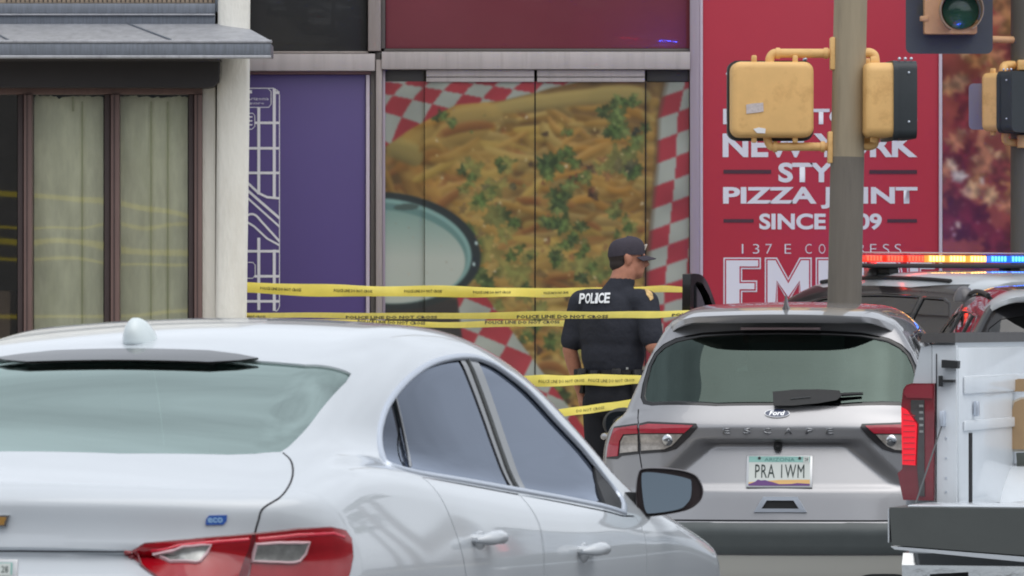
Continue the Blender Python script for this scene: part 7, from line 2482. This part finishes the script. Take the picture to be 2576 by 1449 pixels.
class Tape:
    def __init__(self, label, ctrl, seed, wob=1.0, name='police_tape'):
        """ctrl: (px, py, depth, apparent height in px)"""
        pts = smooth_path(ctrl, 14)
        r = np.random.default_rng(seed)
        ph = r.random(6) * 6.28
        self.rows = []
        for i, (x, y, Y, h) in enumerate(pts):
            s = i * 0.11
            yy = y + wob * (1.1 * math.sin(s * 1.3 + ph[0]) + 0.6 * math.sin(s * 3.1 + ph[1]))
            hh = h * (1 + 0.08 * wob * math.sin(s * 2.2 + ph[2]))
            sc = FPX / Y
            ph_ = min(0.0755, hh / sc)
            dep = math.sqrt(max(0.0, 0.0762 ** 2 - ph_ ** 2)) * 0.8
            t = at(x, yy - hh / 2, Y + dep / 2); b = at(x, yy + hh / 2, Y - dep / 2)
            w = 0.006 * math.sin(s * 2.7 + ph[3])
            m = (t + b) / 2 + Vector((0, -0.012 + w, 0))
            self.rows.append((x, t, m, b))
        V = [p for row in self.rows for p in row[1:]]
        F = []
        for i in range(len(self.rows) - 1):
            for k in range(2): F.append((i * 3 + k, i * 3 + k + 1, (i + 1) * 3 + k + 1, (i + 1) * 3 + k))
        o0 = self.rows[0][1].copy()
        self.o = obj(name, thicken(mesh('tape', [v - o0 for v in V], F), 0.0006), M_TAPEY, None, angle=60, loc=o0)
        self.o0 = o0
        tag(self.o, label, 'police tape')
    def pos(self, x, v):
        """v from 0 at the lower edge to 1 at the upper"""
        xs = [r[0] for r in self.rows]
        i = int(np.clip(np.searchsorted(xs, x) - 1, 0, len(xs) - 2))
        f = (x - xs[i]) / (xs[i + 1] - xs[i])
        L = [self.rows[i][k].lerp(self.rows[i + 1][k], f) for k in (1, 2, 3)]
        p = L[1].lerp(L[0], (v - 0.5) * 2) if v > 0.5 else L[2].lerp(L[1], v * 2)
        return p
    def text(self, s, x0, x1, v0=0.25, v1=0.75, bold=0.02, res=1):
        me = text_mesh(s, bold, res)
        co = np.array([v.co[:] for v in me.vertices]); lo, hi = co.min(0), co.max(0)
        for v in me.vertices:
            u = (v.co.x - lo[0]) / (hi[0] - lo[0]); w = (v.co.y - lo[1]) / (hi[1] - lo[1])
            p = self.pos(x0 + (x1 - x0) * u, v0 + (v1 - v0) * w)
            v.co = p + Vector((0, -0.004, 0.0005)) - self.o0
        me.update()
        tag(obj('tape_lettering', me, M_TAPEK, self.o, smooth=False), kind='stuff')

PLT = 'POLICE LINE DO NOT CROSS'
tA = Tape('broad upper yellow police tape running behind the officer to the police SUV door', [(560, 722, 41.0, 29), (622, 725, 40.9, 29), (800, 729, 40.9, 29), (960, 732, 41.0, 28), (1150, 735, 41.1, 26), (1300, 735, 41.1, 24), (1440, 734, 41.6, 20), (1600, 730, 42.6, 16), (1700, 727, 43.4, 15), (1752, 726, 43.8, 14)], 1, 1.3)
for x0, x1 in ((655, 758), (840, 937), (1017, 1112), (1190, 1285), (1368, 1430)): tA.text(PLT, x0, x1, 0.36, 0.62)
tB = Tape('thin police tape with black lettering crossing in front of the officer\'s back', [(560, 794, 40.6, 13), (622, 794, 40.2, 13), (800, 794, 38.6, 14), (1000, 794, 36.6, 15), (1250, 794, 34.0, 17), (1450, 793, 32.4, 18), (1600, 791, 31.6, 17), (1700, 789, 31.3, 15), (1752, 787, 31.2, 14)], 2, 0.9)
for x0, x1 in ((560, 668), (870, 1100), (1300, 1530), (1690, 1750)): tB.text(PLT if x1 - x0 > 60 else 'POLICE', x0, x1, 0.02, 0.5, 0.03)
tC = Tape('thin sagging police tape just under the lettered one, ending at the officer', [(560, 800, 41.3, 8), (700, 805, 41.2, 9), (860, 811, 41.0, 12), (1000, 815, 40.6, 15), (1150, 816, 39.8, 15), (1300, 815, 38.6, 15), (1412, 814, 37.6, 15), (1500, 813, 36.9, 15)], 3, 1.1)
for x0, x1 in ((900, 1070), (1220, 1408)): tC.text(PLT, x0, x1, 0.45, 0.98, 0.03)
tD = Tape('crumpled police tape at the officer\'s waist between sedan and crossover', [(600, 930, 39.9, 20), (850, 938, 36.9, 22), (1060, 948, 34.2, 24), (1250, 955, 32.2, 26), (1345, 957, 31.7, 27), (1430, 957, 31.7, 28), (1520, 957, 31.7, 27), (1600, 954, 31.7, 24), (1626, 953, 31.7, 22)], 4, 1.3)
for x0, x1 in ((1355, 1470), (1480, 1596)): tD.text(PLT, x0, x1, 0.30, 0.58, 0.0)
tE = Tape('slanting police tape low in front of the officer\'s legs', [(600, 1110, 39.9, 18), (900, 1098, 36.0, 20), (1120, 1086, 33.4, 21), (1300, 1060, 31.8, 22), (1430, 1036, 31.5, 21), (1500, 1027, 31.5, 20), (1560, 1019, 31.5, 20), (1622, 1010, 31.5, 20)], 5, 0.5)
tE.text('DO NOT CROSS', 1450, 1520, 0.3, 0.62, 0.0)

# tapes strung along the kerb to the left, which the papered windows mirror
YT = 30.6
pr = []
for k, (X, Yp_) in enumerate(((-5.9, YT), (-2.765, YT + 0.05))):
    p = empty('tape_post', (X, Yp_, 0.08))
    tag(p, ('steel tape post at the kerb, farther from the crossover' if k == 0 else 'steel tape post at the kerb, nearer the crossover'), 'post', 'posts that carry the tape along the kerb')
    MB().cyl((0, 0, 0), (0, 0, 2.75), 0.03, 0.028, 16).build('shaft', M_GREYPLASTIC, p)
    MB().lathe([(0.13, 0), (0.13, 0.02), (0.05, 0.05), (0.03, 0.1)], n=20).build('foot', M_GREYPLASTIC, p)
names = ('topmost', 'second highest', 'middle', 'second lowest', 'lowest')
for k, (z0, zm, z1) in enumerate(((2.48, 2.62, 2.36), (2.36, 2.30, 2.30), (2.22, 2.16, 2.10), (2.12, 2.02, 2.0), (1.62, 1.56, 1.58))):
    V, F = [], []
    n = 24
    for i in range(n + 1):
        t = i / n
        x = -5.9 + 3.135 * t
        z = z0 * (1 - t) ** 2 + 2 * (2 * zm - (z0 + z1) / 2) * t * (1 - t) + z1 * t * t
        for v in (0, 1):
            V.append((x, YT - 0.035 + 0.01 * math.sin(9 * t + k), z + (v - 0.5) * (0.05 if k in (0, 2) else 0.028)))
    for i in range(n): F.append((i * 2, i * 2 + 1, i * 2 + 3, i * 2 + 2))
    o = obj('police_tape', thicken(mesh('tape', V, F), 0.0006), M_TAPEY, None)
    tag(o, f'{names[k]} of the police tapes strung between the kerb posts and mirrored in the windows', 'police tape', 'tapes between the kerb posts')

bpy.data.scenes.remove(TMP)
